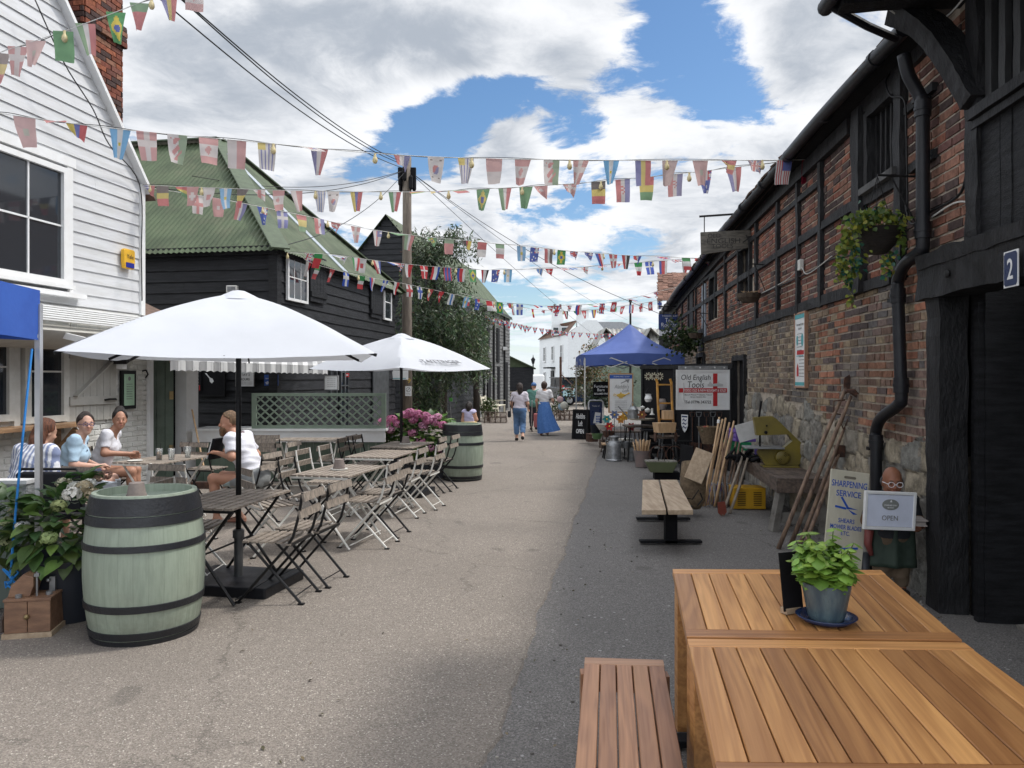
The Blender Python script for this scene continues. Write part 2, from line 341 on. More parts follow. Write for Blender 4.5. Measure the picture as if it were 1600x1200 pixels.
# ---------------------------------------------------------------- ground
def ground_mats():
    def g(name,ca,cb,spk,spkc,patch,pebble):
        m=bpy.data.materials.new(name); m.use_nodes=True; t=m.node_tree; b=t.nodes['Principled BSDF']; tc=t.nodes.new('ShaderNodeTexCoord'); v=tc.outputs['Object']
        vo=N(t,'ShaderNodeTexVoronoi',ins={'Vector':v,'Scale':150.}); n1=N(t,'ShaderNodeTexNoise',ins={'Vector':v,'Scale':75.,'Detail':4.,'Roughness':.8})
        n2=N(t,'ShaderNodeTexNoise',ins={'Vector':v,'Scale':.55,'Detail':7.,'Roughness':.62}); n3=N(t,'ShaderNodeTexNoise',ins={'Vector':v,'Scale':3.2,'Detail':6.,'Roughness':.7})
        sp=N(t,'ShaderNodeSeparateColor',ins={0:vo.outputs['Color']})
        col=mixc(t,mrange(t,mth(t,'ADD',mth(t,'MULTIPLY',sp.outputs[0],.55),mth(t,'MULTIPLY',n1.outputs[0],.5)),.25,.85),cb,ca)
        col=mixc(t,mth(t,'MULTIPLY',mrange(t,sp.outputs[1],spk,spk+.04),1.),col,spkc)
        col=mixc(t,mth(t,'MULTIPLY',mrange(t,n2.outputs[0],.42,.68),patch),col,tuple(x*.55 for x in ca))
        col=mixc(t,mth(t,'MULTIPLY',mrange(t,n3.outputs[0],.58,.78),patch*.7),col,tuple(x*.5 for x in cb))
        if pebble:
            vp=N(t,'ShaderNodeTexVoronoi',ins={'Vector':v,'Scale':26.}); sq=N(t,'ShaderNodeSeparateColor',ins={0:vp.outputs['Color']})
            n4=N(t,'ShaderNodeTexNoise',ins={'Vector':v,'Scale':1.1,'Detail':3.})
            pk=mth(t,'MULTIPLY',mth(t,'LESS_THAN',vp.outputs['Distance'],mth(t,'MULTIPLY',sq.outputs[1],.30)),mth(t,'LESS_THAN',sq.outputs[0],mrange(t,n4.outputs[0],.45,.65,.05,.45)))
            col=mixc(t,pk,col,mixc(t,sq.outputs[2],(.34,.33,.32),(.16,.145,.13)))
        wv_=N(t,'ShaderNodeVectorMath',operation='MULTIPLY_ADD',ins={0:n3.outputs['Color'],1:(.5,.5,0),2:v}); vc=N(t,'ShaderNodeTexVoronoi',feature='DISTANCE_TO_EDGE',ins={'Vector':wv_.outputs[0],'Scale':.42})
        ck=mth(t,'MULTIPLY',mth(t,'LESS_THAN',vc.outputs['Distance'],.0035),mrange(t,n2.outputs[0],.42,.55)); col=mixc(t,mth(t,'MULTIPLY',ck,.36),col,(.05,.045,.04))
        ns=N(t,'ShaderNodeTexNoise',ins={'Vector':v,'Scale':2.1,'Detail':2.,'Roughness':.4}); col=mixc(t,mth(t,'MULTIPLY',mrange(t,ns.outputs[0],.68,.74),.38),col,(.06,.055,.05))
        t.links.new(col,b.inputs['Base Color']); b.inputs['Roughness'].default_value=.9; b.inputs['Specular IOR Level'].default_value=.25
        bn=N(t,'ShaderNodeBump',ins={'Strength':.55,'Distance':.006,'Height':mth(t,'ADD',vo.outputs['Distance'],n1.outputs[0])}); t.links.new(bn.outputs[0],b.inputs['Normal'])
        return m
    return g('bound_gravel',(.285,.25,.215),(.155,.135,.118),.95,(.47,.43,.38),.34,False), g('asphalt',(.225,.212,.20),(.108,.102,.098),.95,(.32,.31,.3),.35,True)
GRAV,ASPH=ground_mats()
def edgex(Y): return -.62+.151*Y+.012*math.sin(Y*1.9)+.012*math.sin(Y*5.3+1)+.02*noise.noise(Vector((Y*14,0,0)))
mb=MB(); mb.add([(-400,-30,0),(400,-30,0),(400,900,0),(-400,900,0)],[(0,1,2,3)])
g=mb.build('ground',ASPH,local=True); struct(g)
mb=MB(); ys=[-6+.06*i for i in range(1100)]
vs=[];fs=[]
for i,y in enumerate(ys): 
    e=edgex(y)+random.uniform(-.012,.012); vs+=[(-40,y,.012),(e-.35,y,.012),(e-.015,y,.011),(e,y,.001)]
    if i:
        a=4*(i-1); fs+=[(a,a+1,a+5,a+4),(a+1,a+2,a+6,a+5),(a+2,a+3,a+7,a+6)]
mb.add(vs,fs); struct(mb.build('paved_lane',GRAV,local=True))
CONC=M('worn_concrete',(.30,.28,.25),.9,var=.2,sc=5,bump=.4,c2=(.2,.185,.165))
struct(MB().add([(2.95,1.5,.02),(5.2,1.5,.02),(5.4,5.35,.02),(3.38,5.15,.02),(2.95,1.5,0),(5.2,1.5,0),(5.4,5.35,0),(3.38,5.15,0)],[(0,1,2,3),(0,4,5,1),(0,3,7,4),(3,2,6,7)]).build('doorway_slab',CONC,rag=.006))
# ---------------------------------------------------------------- generic building pieces
def boards(mb,s0,s1,z0,z1,h=.19,t=.022,clip=None,seg=2.4,jit=.004,skip=None):
    """weatherboards on the local plane y=0 (street side is -y); x runs along, z up"""
    z=z0
    while z<z1-.01:
        zt=min(z+h,z1); a,b=(s0,s1) if clip is None else clip(z+h*.5)
        if b-a>.05:
            x=a
            while x<b-.01:
                x2=b if b-x<seg*1.2 else x+seg*random.uniform(.6,1.2)
                j=random.uniform(-jit,jit); j2=random.uniform(-jit,jit)
                if not(skip and skip(x,x2,z,zt)):
                    mb.add([(x,-t,z+j),(x2-.003,-t,z+j2),(x2-.003,-.004,zt+.018),(x,-.004,zt+.018),(x,.0,z+j),(x2-.003,.0,z+j2),(x2-.003,.004,zt+.018),(x,.004,zt+.018)],
                       [(0,1,2,3),(4,7,6,5),(0,4,5,1),(0,3,7,4),(1,5,6,2)])
                x=x2
        z=zt
def corr(mb,A,B,D,t0=lambda u:0.,t1=lambda u:1.,pitch=.1,amp=.012):
    A=Vector(A);B=Vector(B);D=Vector(D); L=(B-A).length; n=max(8,int(L/pitch*5)); nr=(B-A).cross(D).normalized()
    vs=[];fs=[]
    for i in range(n+1):
        u=i/n; p=A.lerp(B,u); o=nr*amp*math.sin(u*L/pitch*2*math.pi)
        vs+=[p+D*t0(u)+o,p+D*t1(u)+o]
        if i: a=2*(i-1); fs.append((a,a+2,a+3,a+1))
    mb.add(vs,fs)
def window(parent,O,ex,w,h,mat,nx=2,ny=2,fw=.06,name='window',depth=.05,sill=True,split=0,curtain=False):
    """O: bottom centre on wall plane; local y points into the wall"""
    Mx=frame(O,ex); f=MB(Mx)
    for x in (-w/2,w/2): f.box((x,-depth/2,h/2),(fw,depth,h+fw))
    for z in (0,h): f.box((0,-depth/2,z),(w-fw,depth,fw))
    for i in range(1,nx): f.box((-w/2+w*i/nx,-depth*.4,h/2),(.022,depth*.5,h-fw))
    for j in range(1,ny): f.box((0,-depth*.4,h*j/ny),(w-fw,depth*.5,.05 if split and j==split else .022))
    if sill: f.box((0,-depth*.9,-fw*.9),(w+.16,depth*1.8,.05))
    o=f.build(name,mat,parent)
    g=MB(Mx).box((0,-depth*.35-.008,h/2),(w-fw,.006,h-fw)); q=g.build('pane',GLASS); q.location=Vector(q.location)-root_loc(parent); q.parent=o
    return o
# ================================================================ white weatherboarded building (left)
WS=Vector((.163,.987,0)).normalized()      # lane direction on the left
def WL(Y,d=0): return Vector((-7.38+.165*Y+d,Y,0))
def lw(px,py,d=0):           # point of the white wall plane seen at px,py
    k=(px-800)/1200; Y=(-7.38+d)/(k-.165); return Vector((-7.38+d+.165*Y,Y,CH+(590-py)/1200*Y))
wb=T('white_building','white weatherboarded gabled house beside the black barn','house',WL(10))
Fw=frame(WL(0),(-WS.x,-WS.y,0)); 
Fw=frame(WL(0),(-WS.x,-WS.y,0)) # local x runs back toward camera, outward (street) is...
def sY(Y): return (WL(Y)-WL(0)).length
# use x along +street direction, y into wall (west) => need right handed frame with ex=+WS, ez up -> ey = ez x ex = west
Fw=frame(WL(0),WS)
sc_,s_l=sY(11.4),-3.
EAV=4.53; 
def rake(z): 
    if z<EAV: return (s_l,sc_)
    d=(z-EAV)/1.16; return (s_l,sc_-d)
mb=MB(Fw); boards(mb,s_l,sc_,2.62,9.0,.162,.022,clip=rake,seg=5,jit=.001); mb.build('weatherboarding',WHITEBOARD,wb)
mb=MB(Fw); mb.add([(s_l,.01,0),(sc_,.01,0),(sc_,.01,EAV),(sc_-4,.01,EAV+4.64),(s_l,.01,9),(s_l,5,0),(sc_,5,0),(sc_,5,EAV),(sc_-4,5,EAV+4.64),(s_l,5,9)],[(0,1,2,3,4),(9,8,7,6,5),(1,6,7,2),(2,7,8,3)]); mb.build('inner_wall',WHITE,wb)
mb=MB(Fw); mb.box((sc_-.03,-.02,(2.6+EAV)/2),(.09,.06,EAV-2.6)); 
mb.bar((sc_+.09,-.04,EAV-.1),(sc_-4.0,-.04,EAV-.1+4.74),.05,.16,up=(0,1,0)); mb.build('barge_board',WHITE,wb)
TILE=M('mossy_clay_tile',(.17,.10,.075),.85,var=.3,sc=10,bump=.6,bs=20,c2=(.075,.055,.04))
mb=MB(Fw)
for k in range(34):
    a=sc_+.16-k*.12; mb.box((a-.02,2.4,EAV-.12+k*.14),(.17,5.0,.02),Matrix.Rotation(R(46),3,'Y'))
mb.build('tiled_roof',TILE,wb)
# lower storey, whitewashed brick
WBR=M('whitewashed_brick',(.66,.66,.63),.8,var=.05,sc=5,bump=.5,bs=30,c2=(.56,.555,.52))
def wbricks(mb,s0,s1,z0,z1,skip=None):
    z=z0;r=0
    while z<z1:
        x=s0-(r%2)*.11
        while x<s1:
            a,b=max(x,s0),min(x+.215,s1)
            if b-a>.02 and not(skip and skip(a,b,z)): 
                j=random.uniform(0,.008); mb.box(((a+b)/2,-.004-j/2,z+.0325),(b-a-.012,.02+j,.056),Matrix.Rotation(R(random.uniform(-1,1)),3,'Y'))
            x+=.225
        z+=.075;r+=1
mb=MB(Fw); wbricks(mb,sY(9.95),sY(11.62),0,2.55); wbricks(mb,sY(6.8),sY(9.95),0,1.0); o=mb.build('brickwork',WBR,wb,bevel=.004)
mb=MB(Fw); mb.box((sY(8.2),-.0,1.3),(6.9,.012,2.6)); mb.box((sY(11.55),.0,1.27),(.2,.012,2.5)); mb.build('render_coat',WBR,wb)
# window upstairs
p=lw(45,432); window(wb,(lw(38,432)),WS,1.15,1.42,WHITE,2,2,.07,depth=.09)
f=MB(frame(lw(38,432),WS))
for x in(-.66,.66): f.box((x,-.05,.7),(.1,.06,1.72))
f.box((0,-.05,1.55),(1.5,.08,.12)); f.box((0,-.07,-.16),(1.75,.16,.06)); f.build('window_surround',WHITE,wb)
# awning cassette + folded canopy under the boards
mb=MB(Fw)
for k in range(7): mb.bar((sY(6),-.05-.1*k,2.58-.038*k),(sY(11.55),-.05-.1*k,2.56-.038*k),.08,.018)
mb.build('slatted_pentice',WHITE,wb)
mb=MB(Fw); mb.prism([(0,0)],0,0) if False else None
prof=[(-.0,2.34),(-.55,2.29),(-.70,2.22),(-.62,2.10),(-.30,2.02),(0.,2.05)]
vs=[(s,y,z) for s in (sY(6),sY(11.2)) for y,z in prof]; n=len(prof); mb.add(vs,[(i,i+1,i+n+1,i+n) for i in range(n-1)]+[tuple(range(n)),tuple(range(2*n-1,n-1,-1))]); mb.build('awning_cassette',SHUT,wb,ang=50)
mb=MB(); a=lw(66,516,.35); b=P(150,536,8.9); mb.bar(a,b,.05,.07); c=P(210,520,9.8); mb.bar(b,c,.045,.06); mb.ball(b,.05,6); mb.build('awning_arm',WHITE,wb)
# serving hatch, sash windows
for px,w_ in ((66,.62),(-30,.7)):
    o=window(wb,lw(px,655),WS,w_,1.18,OFFWHITE,1,2,.08,depth=.08,sill=False)
mb=MB(Fw)
for px in (20,38,98): q=lw(px,600); mb.mark().box((sY(q.y),-.03,1.6),(.09,.06,1.25))
mb.each('hatch_post',OFFWHITE,wb)
# shutter (hinged open against the wall)
a=lw(101,600).y; b=lw(176,600).y; sa,sb=sY(a),sY(b); zt=CH+(590-545)/1200*a; zb=CH+(590-660)/1200*a
sh=None; mb=MB(Fw); n=7
for k in range(n): 
    x0=sa+(sb-sa)*k/n; mb.box((x0+(sb-sa)/n/2,-.045,(zt+zb)/2),((sb-sa)/n-.006,.025,zt-zb))
sh=mb.build('shutter',SHUT,wb,bevel=.003)
mb=MB(Fw); mb.box(((sa+sb)/2,-.07,zt-.07),(sb-sa,.025,.11)); mb.box(((sa+sb)/2,-.07,zb+.27),(sb-sa,.025,.11)); mb.bar((sa+.08,-.07,zb+.33),(sb-.1,-.07,zt-.12),.025,.11,up=(0,1,0)); q=mb.build('ledge_and_brace',SHUT); q.parent=sh; q.location=Vector(q.location)-root_loc(wb)
mb=MB(Fw); mb.tube([(sb-.28,-.09,zb+.27),(sb-.22,-.12,zb+.28),(sb-.1,-.12,zb+.28),(sb-.05,-.09,zb+.27)],.014,6); q=mb.build('pull_handle',BLACK); q.parent=sh; q.location=Vector(q.location)-root_loc(wb)
# wooden serving shelf + brackets
mb=MB(Fw); s1=sY(lw(111,660).y); mb.box(((s1+sY(7.0))/2,-.17,1.085),(s1-sY(7.0),.34,.05)); sh2=mb.build('serving_shelf',M('oiled_pine',(.33,.2,.105),.5,var=.15,c2=(.2,.115,.06),streak=(1,1,6)),wb,bevel=.004)
for s in (s1-.28,s1-1.7):
    mb=MB(Fw); mb.box((s,-.03,.86),(.07,.06,.42)); mb.bar((s,-.02,.72),(s,-.3,1.03),.06,.07); q=mb.build('bracket',MC['oiled_pine']); q.parent=sh2; q.location=Vector(q.location)-root_loc(wb)
# entrance: green stable door standing open, white post
jam=lw(232,600); Yd0=jam.y; Yd1=lw(290,600).y
mb=MB(); q0=lw(276,600); mb.box((lw(292,600).x,lw(292,600).y,1.26),(.20,.34,2.5),Matrix.Rotation(R(-9),3,'Z')); mb.box((jam.x,jam.y,1.26),(.10,.12,2.5)); mb.box((lw(262,600).x-.02,lw(262,600).y,2.44),(.14,1.9,.2),Matrix.Rotation(R(-9.4),3,'Z')); mb.build('door_frame',WHITE,wb,bevel=.004)
mb=MB(frame(Vector((lw(276,600).x-.02,lw(276,600).y-.1,0)),(-.86,-.5,0)))
for k in range(7): mb.box((.05+k*.125,0,1.15),(.121,.035,2.18))
d=mb.build('green_plank_door',DKSAGE,wb,bevel=.004)
mb=MB(frame(Vector((lw(276,600).x-.0,lw(276,600).y-.14,0)),(-.86,-.5,0)))
for z in (.55,1.4,1.98): mb.box((.02,-.01,z),(.06,.02,.13))
q=mb.build('brass_hinge',M('brass',(.34,.25,.12),.4,.7)); q.parent=d; q.location=Vector(q.location)-root_loc(wb)
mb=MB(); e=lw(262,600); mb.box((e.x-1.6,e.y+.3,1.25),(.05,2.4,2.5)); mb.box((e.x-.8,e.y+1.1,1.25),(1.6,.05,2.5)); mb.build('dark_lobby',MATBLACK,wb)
# lean-to roof beyond the corner
mb=MB(Fw)
for k in range(6): mb.box(((sc_+sY(12.3))/2,-.02+.2*k,2.60+.09*k),(sY(12.3)-sc_+.05,.26,.02),Matrix.Rotation(R(24),3,'X'))
mb.build('lean_to_roof',TILE,wb)
# chimney
ch=T('chimney_stack','tall weathered red brick chimney behind the white gable','chimney',(-6.12,10.98,0))
def brickbox(mb,cx,cy,lx,ly,z0,z1,ang,pal,bw=.215,bh=.065,mt=.011):
    m0=mb.M; mb.M=m0@Matrix.Translation((cx,cy,0))@Matrix.Rotation(ang,4,'Z'); r=0; z=z0
    while z<z1:
        for ax in range(2):
            L=(lx,ly)[ax]; W=(ly,lx)[ax]
            for sgn in (-1,1):
                x=-L/2-(.11 if (r+ax)%2 else 0)
                while x<L/2-.01:
                    a,b=max(x,-L/2),min(x+bw,L/2)
                    if b-a>.03:
                        c=random.choice(pal); kf=random.uniform(.72,1.2); c=tuple(q*kf for q in c); j=random.uniform(0,.012)
                        if ax==0: mb.box(((a+b)/2,sgn*(W/2-.04+j),z+bh/2),(b-a-mt,.10,bh),col=c)
                        else: mb.box((sgn*(W/2-.04+j),(a+b)/2,z+bh/2),(.10,b-a-mt,bh),col=c)
                    x+=bw+mt*.3
        z+=bh+mt; r+=1
    mb.M=m0
REDS=[(.25,.085,.05),(.29,.10,.055),(.22,.075,.05),(.19,.08,.06),(.08,.05,.045),(.26,.13,.085)]
def chim(mb,z0,z1,ex): brickbox(mb,-6.13,11.0,.62+ex,.80+ex,z0,z1,R(-9),REDS)
mb=MB(); chim(mb,4.6,6.55,0); chim(mb,6.55,6.8,.09); chim(mb,6.8,7.35,0); mb.build('brickwork',BRICK,ch)
mb=MB(rotz((-6.13,11.0,0),R(-9))); mb.box((0,0,5.95),(.60,.78,2.8)); mb.build('mortar_core',MORTAR,ch)
# alarm box, spotlight, menu frame
al=lw(197,405,.04); t=T('alarm_box','yellow and blue burglar alarm box on the white weatherboards','alarm box',al)
Fa=frame(al,WS); mb=MB(Fa); mb.prism([(-.10,-.14),(.10,-.14),(.12,-.04),(.12,.12),(.09,.14),(-.09,.14),(-.12,.12),(-.12,-.04)],-.06,0); mb.build('case',solid('alarm_yellow',(.75,.42,.02),.4),t,bevel=.01)
mb=MB(Fa); mb.box((0,-.064,-.09),(.17,.012,.07)); mb.build('lens',solid('blue_plastic',(.01,.02,.25),.2),t); text('Yale',frame(al+WS.cross(Vector((0,0,1)))*.068+Vector((0,0,.035)),WS),.15,.06,INK,t)
mn=lw(200,609,.05); t=T('menu_case','black framed menu case with pale green card on whitewashed brick','menu',mn); Fm=frame(mn,WS)
for nm,mt_,d,y in (('frame',BLACK,(.32,.03,.55),0),('menu_card',solid('mint_card',(.42,.62,.45)),(.22,.006,.45),-.02)): MB(Fm).box((0,y,0),d).build(nm,mt_,t)
F2=frame(mn+WS.cross(Vector((0,0,1)))*.0245,WS)
for k in range(7): text('mmmmmmmm',F2@Matrix.Translation((0,0,.08-k*.035)),.13,.009,INKG,t)
MB(F2).ball((0,0,.16),.03,6,sq=(1,.05,1)).build('crest',INKG,t)
sp=lw(190,562,.18); t=T('floodlight','black floodlight with camera under the awning beside the shutter','floodlight',sp); MB().box(sp,(.22,.2,.07),Matrix.Rotation(R(20),3,'X')).build('hood',BLACK,t,bevel=.01)
MB().box(sp+Vector((0,0,-.09)),(.1,.12,.09)).build('lamp_body',WHITE,t,bevel=.01)
tag(MB(frame(lw(226,585,.03),WS)).tube([(-.05,0,.05),(-.05,-.06,.06),(-.05,-.09,0),(-.05,-.05,-.05)],.012,6).build('hose_hook',BLACK),'small black curled hook on whitewashed wall above the menu case','hook')
# ================================================================ black barn (front-left)
C0=Vector((-4.38,14.2,0)); E1=Vector((-.986,.164,0)).normalized(); E2=Vector((.164,.986,0)).normalized(); BZ=4.06
barn=T('black_barn','black weatherboarded barn with green corrugated hipped roof','barn',C0)
Ff=frame(C0+E1*9,-E1)     # front wall, x from left to corner at 9
def bskip(x,x2,z,zt): return False
mb=MB(Ff); boards(mb,0,9,0,BZ,.205,.03,seg=3.2,jit=.006); mb.build('front_boards',BARNBOARD,barn)
Fs=frame(C0,E2); mb=MB(Fs); boards(mb,0,7.0,0,BZ,.205,.03,seg=2.6,jit=.006); mb.build('side_boards',BARNBOARD,barn)
mb=MB(Ff); mb.box((4.5,.06,BZ/2),(9,.1,BZ)); mb.M=Fs; mb.box((3.5,.06,BZ/2),(7.0,.1,BZ)); mb.box((7.0,3,BZ/2),(.1,6,BZ)); mb.build('inner_wall',MATBLACK,barn)
mb=MB(); mb.box(C0+Vector((0,-.0,BZ/2)),(.17,.17,BZ),Matrix.Rotation(R(-9),3,'Z')); mb.M=Ff; mb.box((4.5,-.08,BZ-.03),(9.2,.08,.16)); mb.M=Fs; mb.box((3.5,-.08,BZ-.03),(7.1,.06,.16)); mb.build('corner_post',BLACKWOOD,barn)
ap=C0+E2*3.5+E1*3.12+Vector((0,0,7.26)); ov=.22
eA=C0-E2*ov+E1*9.3+Vector((0,0,BZ-.06)); eB=C0-E2*ov-E1*ov+Vector((0,0,BZ-.06)); L=(eB-eA).length; D=E2*(3.5+ov)+Vector((0,0,7.26-BZ+.06)); ua=(L-(3.12+ov))/L
mb=MB(); corr(mb,eA,eB,D,t1=lambda u:1 if u<ua else max(.001,(1-u)/(1-ua)),pitch=.11,amp=.014)
eC=C0+E2*(7+ov)-E1*ov+Vector((0,0,BZ-.06)); D2=E1*(3.12+ov)+Vector((0,0,7.26-BZ+.06)); 
corr(mb,eB,eC,D2,t1=lambda u:max(.001,1-abs(u-.5)*2),pitch=.11,amp=.014)
eD=C0+E2*(7+ov)+E1*9.3+Vector((0,0,BZ-.06)); corr(mb,eC,eD,-E2*(3.5+ov)+Vector((0,0,7.26-BZ+.06)),t1=lambda u:min(1,max(.001,u/(1-ua))),pitch=.11,amp=.014)
mb.build('corrugated_roof',ROOFGREEN,barn,smooth=True)
mb=MB(); mb.bar(eB+Vector((0,0,.03)),ap+Vector((0,0,.04)),.34,.03,up=(0,0,1)); mb.bar(ap+Vector((0,0,.05)),ap+E1*6+Vector((0,0,.05)),.4,.03); mb.bar(eC+Vector((0,0,.03)),ap+Vector((0,0,.04)),.3,.03)
mb.build('ridge_capping',M('green_flashing',(.075,.102,.056),.5,var=.12,c2=(.055,.075,.042)),barn)
q=eB.lerp(eC,.42); tp=q+D2*.83; MB().bar(q+Vector((0,0,.03)),tp+Vector((0,0,.035)),.26,.015).build('clear_roof_sheet',M('grey_polycarbonate',(.42,.46,.5),.3,var=.1,c2=(.32,.36,.38)),barn)
# barn side windows
def sidept(px,py,d=0): # on barn side plane
    k=(px-800)/1200; O=C0+Vector((-E2.y,E2.x,0))*-d; t_=(O.x-k*O.y)/(k*E2.y-E2.x); q=O+E2*t_; return Vector((q.x,q.y,CH+(590-py)/1200*q.y))
p1=sidept(463,470,.04); window(barn,p1,E2,.85,.86,WHITE,3,2,.05,depth=.05,sill=False)
for px,py,w_,h_ in ((497,473,.8,.95),(588,497,.8,.95)):
    Q=frame(sidept(px,py,.06),E2); mb=MB(Q)
    for k in range(5): mb.box((-w_/2+(k+.5)*w_/5,0,h_/2),(w_/5-.008,.03,h_))
    s=mb.build('shutter',BARNBOARD,barn); mb=MB(Q); mb.mark().box((0,-.03,.15),(w_,.025,.1)); mb.mark().box((0,-.03,h_-.15),(w_,.025,.1))
    for q in mb.each('ledge',BLACKWOOD,None): q.parent=s; q.location=Vector(q.location)-root_loc(barn)
window(barn,sidept(604,499,.04),E2,.55,.9,WHITE,1,2,.05,depth=.05,sill=False)
# things on barn front
def frontpt(px,py,d=.05):
    k=(px-800)/1200; O=C0-E2*d; t_=(O.x-k*O.y)/(k*E1.y-E1.x); q=O+E1*t_; return Vector((q.x,q.y,CH+(590-py)/1200*q.y))
def board_sign(name,label,cat,c,ex,w_,h_,mat,fr=None,th=.02,frw=.03):
    t=T(name,label,cat,c); F=frame(c,ex); MB(F).box((0,0,0),(w_,th,h_)).build('panel',mat,t)
    if fr:
        mb=MB(F)
        for x in(-1,1): mb.box((x*(w_/2+frw/2),0,0),(frw,th+.02,h_+2*frw))
        for z in(-1,1): mb.box((0,0,z*(h_/2+frw/2)),(w_,th+.02,frw))
        mb.build('frame',fr,t)
    return t,F@Matrix.Translation((0,-th/2-.002,0))
c=frontpt(327,594); t,F=board_sign('notice_board','large black notice board with white illustration on the barn wall','notice board',c,-E1,.6,.55,MATBLACK,BLACK)
MB(F).prism([(-.08,.13),(-.05,.13),(.02,.05),(.07,.03),(.10,-.02),(.06,-.06),(.02,-.03),(.01,.03)],-.002,0).build('white_figure',INKW,t)
c=frontpt(303,590,.07); t,F=board_sign('menu_board','narrow black menu board with white lines and red corner left of the notice board','menu board',c,-E1,.3,.5,MATBLACK)
for k in range(6): text(('GOURMET','BURGERS','FRESH FISH','CHIPS','DRINKS','TEAS')[k],F@Matrix.Translation((0.03,0,.15-k*.06)),.15,.02,INKW,t)
MB(F).box((.12,0,-.19),(.02,.003,.1)).build('red_mark',INKR,t)
c=frontpt(383,585,.06); t,F=board_sign('parking_sign','white parking sign with red corner reading maximum stay 2 hours','sign',c,-E1,.36,.44,WHITE,INKG,frw=.004)
for k,s in enumerate(('MAXIMUM','STAY 2','HOURS')): text(s,F@Matrix.Translation((0,0,.08-k*.085)),(.27,.2,.19)[k],.045,INK,t)
MB(F).prism([(-.12,.2),(.02,.2),(-.05,.15)],-.002,0).build('red_mark',INKR,t)
for k in range(3): text('parking charge may apply to',F@Matrix.Translation((0.03,0,-.14-k*.02)),.24,.008,INKG,t)
c=frontpt(424,594,.06); t,F=board_sign('blue_sign','small blue sign with white lines on the black barn beside the parking sign','sign',c,-E1,.27,.2,solid('sign_blue',(.02,.08,.33)))
text('QUAY WORKSHOP',F@Matrix.Translation((0,0,.03)),.22,.025,INKW,t); text('No. 1',F@Matrix.Translation((.02,0,-.02)),.07,.022,INKW,t); 
mb=MB(F)
for k in range(3): mb.box((-.09+k*.018,0,-.06+.01*k),(.012,.003,.05),Matrix.Rotation(R(-40),3,'Y'))
mb.build('stripes',INKW,t)
c=frontpt(518,598,.06); t,F=board_sign('poster','white framed paper poster on barn wall above trellis counter','poster',c,-E1,.24,.24,WHITE,INKG,frw=.015)
for k in range(5): text('mmm mmmm mm',F@Matrix.Translation((0,0,.07-k*.035)),.16,.01,INKG,t)
c=frontpt(543,586,.06); t,F=board_sign('red_label','tiny red and white label on the barn wall','sign',c,-E1,.05,.07,INKR); MB(F).box((0,0,0),(.035,.003,.02)).build('white_band',INKW,t)
fl=frontpt(363,452,.12); t=T('wall_lantern','cream wall floodlight on the barn just above the front parasol','lamp',fl); MB().box(fl,(.2,.1,.14)).build('case',CREAMMETAL,t,bevel=.015); MB().box(fl+Vector((0,-.052,.0)),(.15,.01,.09)).build('lens',STEEL,t)
# dark doors & hatches on front
mb=MB(Ff)
for px,w_,h_ in ((552,1.1,2.2),(470,1.2,1.9)):
    q=frontpt(px,600); s=(q-(C0+E1*9)).dot(-E1); 
    if s<9: mb.box((s,-.04,h_/2),(w_,.03,h_))
# this part of the front is the lower wing that carries on behind the counter
wing=barn
F=frame(C0+E2*1.5,E2)
mb=MB(F)
for x in (.95,1.28): mb.box((x,-.05,1.6),(.04,.04,.95))
for x in (1.5,1.72,1.94): mb.box((x,-.06,1.05),(.035,.04,2.1))
for z in (.9,1.2,1.5,1.8,2.1): mb.box((1.72,-.06,z),(.44,.035,.03))
mb.mark().box((4.2,-.06,1.05),(1.2,.03,2.1))
mb.mk=[(0,0,0)]+mb.mk; mb.each('door_frame',M('slate_paint',(.05,.055,.06),.5),wing); MB(F).box((1.72,-.045,1.3),(.44,.01,1.6)).build('pane',GLASS,wing)
# ================================================================ far barn (gable to camera) + shed + white house + corrugated sheds
B0=Vector((-4.4,27,0)); hw=2.15; ez=4.8; rz_=7.35; LN=13.1
b2=T('far_barn','tall black gabled barn with grey weathered side beyond the tree','barn',B0)
F=frame(B0,-E1); 
mb=MB(F); boards(mb,-hw,hw,0,rz_,.2,.03,clip=lambda z:(-hw,hw) if z<ez else (-hw*(rz_-z)/(rz_-ez),hw*(rz_-z)/(rz_-ez))); mb.build('gable_boards',BARNBOARD,b2)
Fs2=frame(B0-E1*hw,E2); mb=MB(Fs2); boards(mb,0,5.2,0,ez,.2,.03); mb.build('black_boards',BARNBOARD,b2); mb=MB(Fs2); boards(mb,5.2,LN,0,ez,.17,.03,jit=.012); mb.build('grey_boards',GREYBOARD,b2)
mb=MB(Fs2); mb.box((LN/2,hw+.02,ez/2),(LN-.1,2*hw-.1,ez)); mb.build('inner_wall',MATBLACK,b2)
mb=MB(); e=B0-E1*(hw+.15)+Vector((0,0,ez-.15))-E2*.15; corr(mb,e,e+E2*(LN+.3),E1*(hw+.15)+Vector((0,0,rz_-ez+.2)),pitch=.16,amp=.015)
e=B0+E1*(hw+.15)+Vector((0,0,ez-.15))-E2*.15; corr(mb,e,e+E2*(LN+.3),-E1*(hw+.15)+Vector((0,0,rz_-ez+.2)),pitch=.16,amp=.015); mb.build('corrugated_roof',ROOFGREEN,b2,smooth=True)
mb=MB(Fs2)
for s,z,w_,h_ in ((7.2,3.4,.5,.9),(9.6,3.2,.6,1.6),(7.4,1.2,.7,2.2),(9.8,1.2,.5,2.0),(11.8,1.3,.8,2.3)): mb.mark().box((s,-.05,z),(w_,.05,h_))
mb.each('dark_opening',MATBLACK,b2)
mb=MB(Fs2)
for s in (6.2,8.4,11.2): mb.mark().tube([(s,-.08,0),(s,-.08,ez-.1)],.05,6)
mb.mark().box((LN/2+2.5,-.09,ez-.08),(LN-5,.1,.12)); mb.each('drainpipe',BLACK,b2)
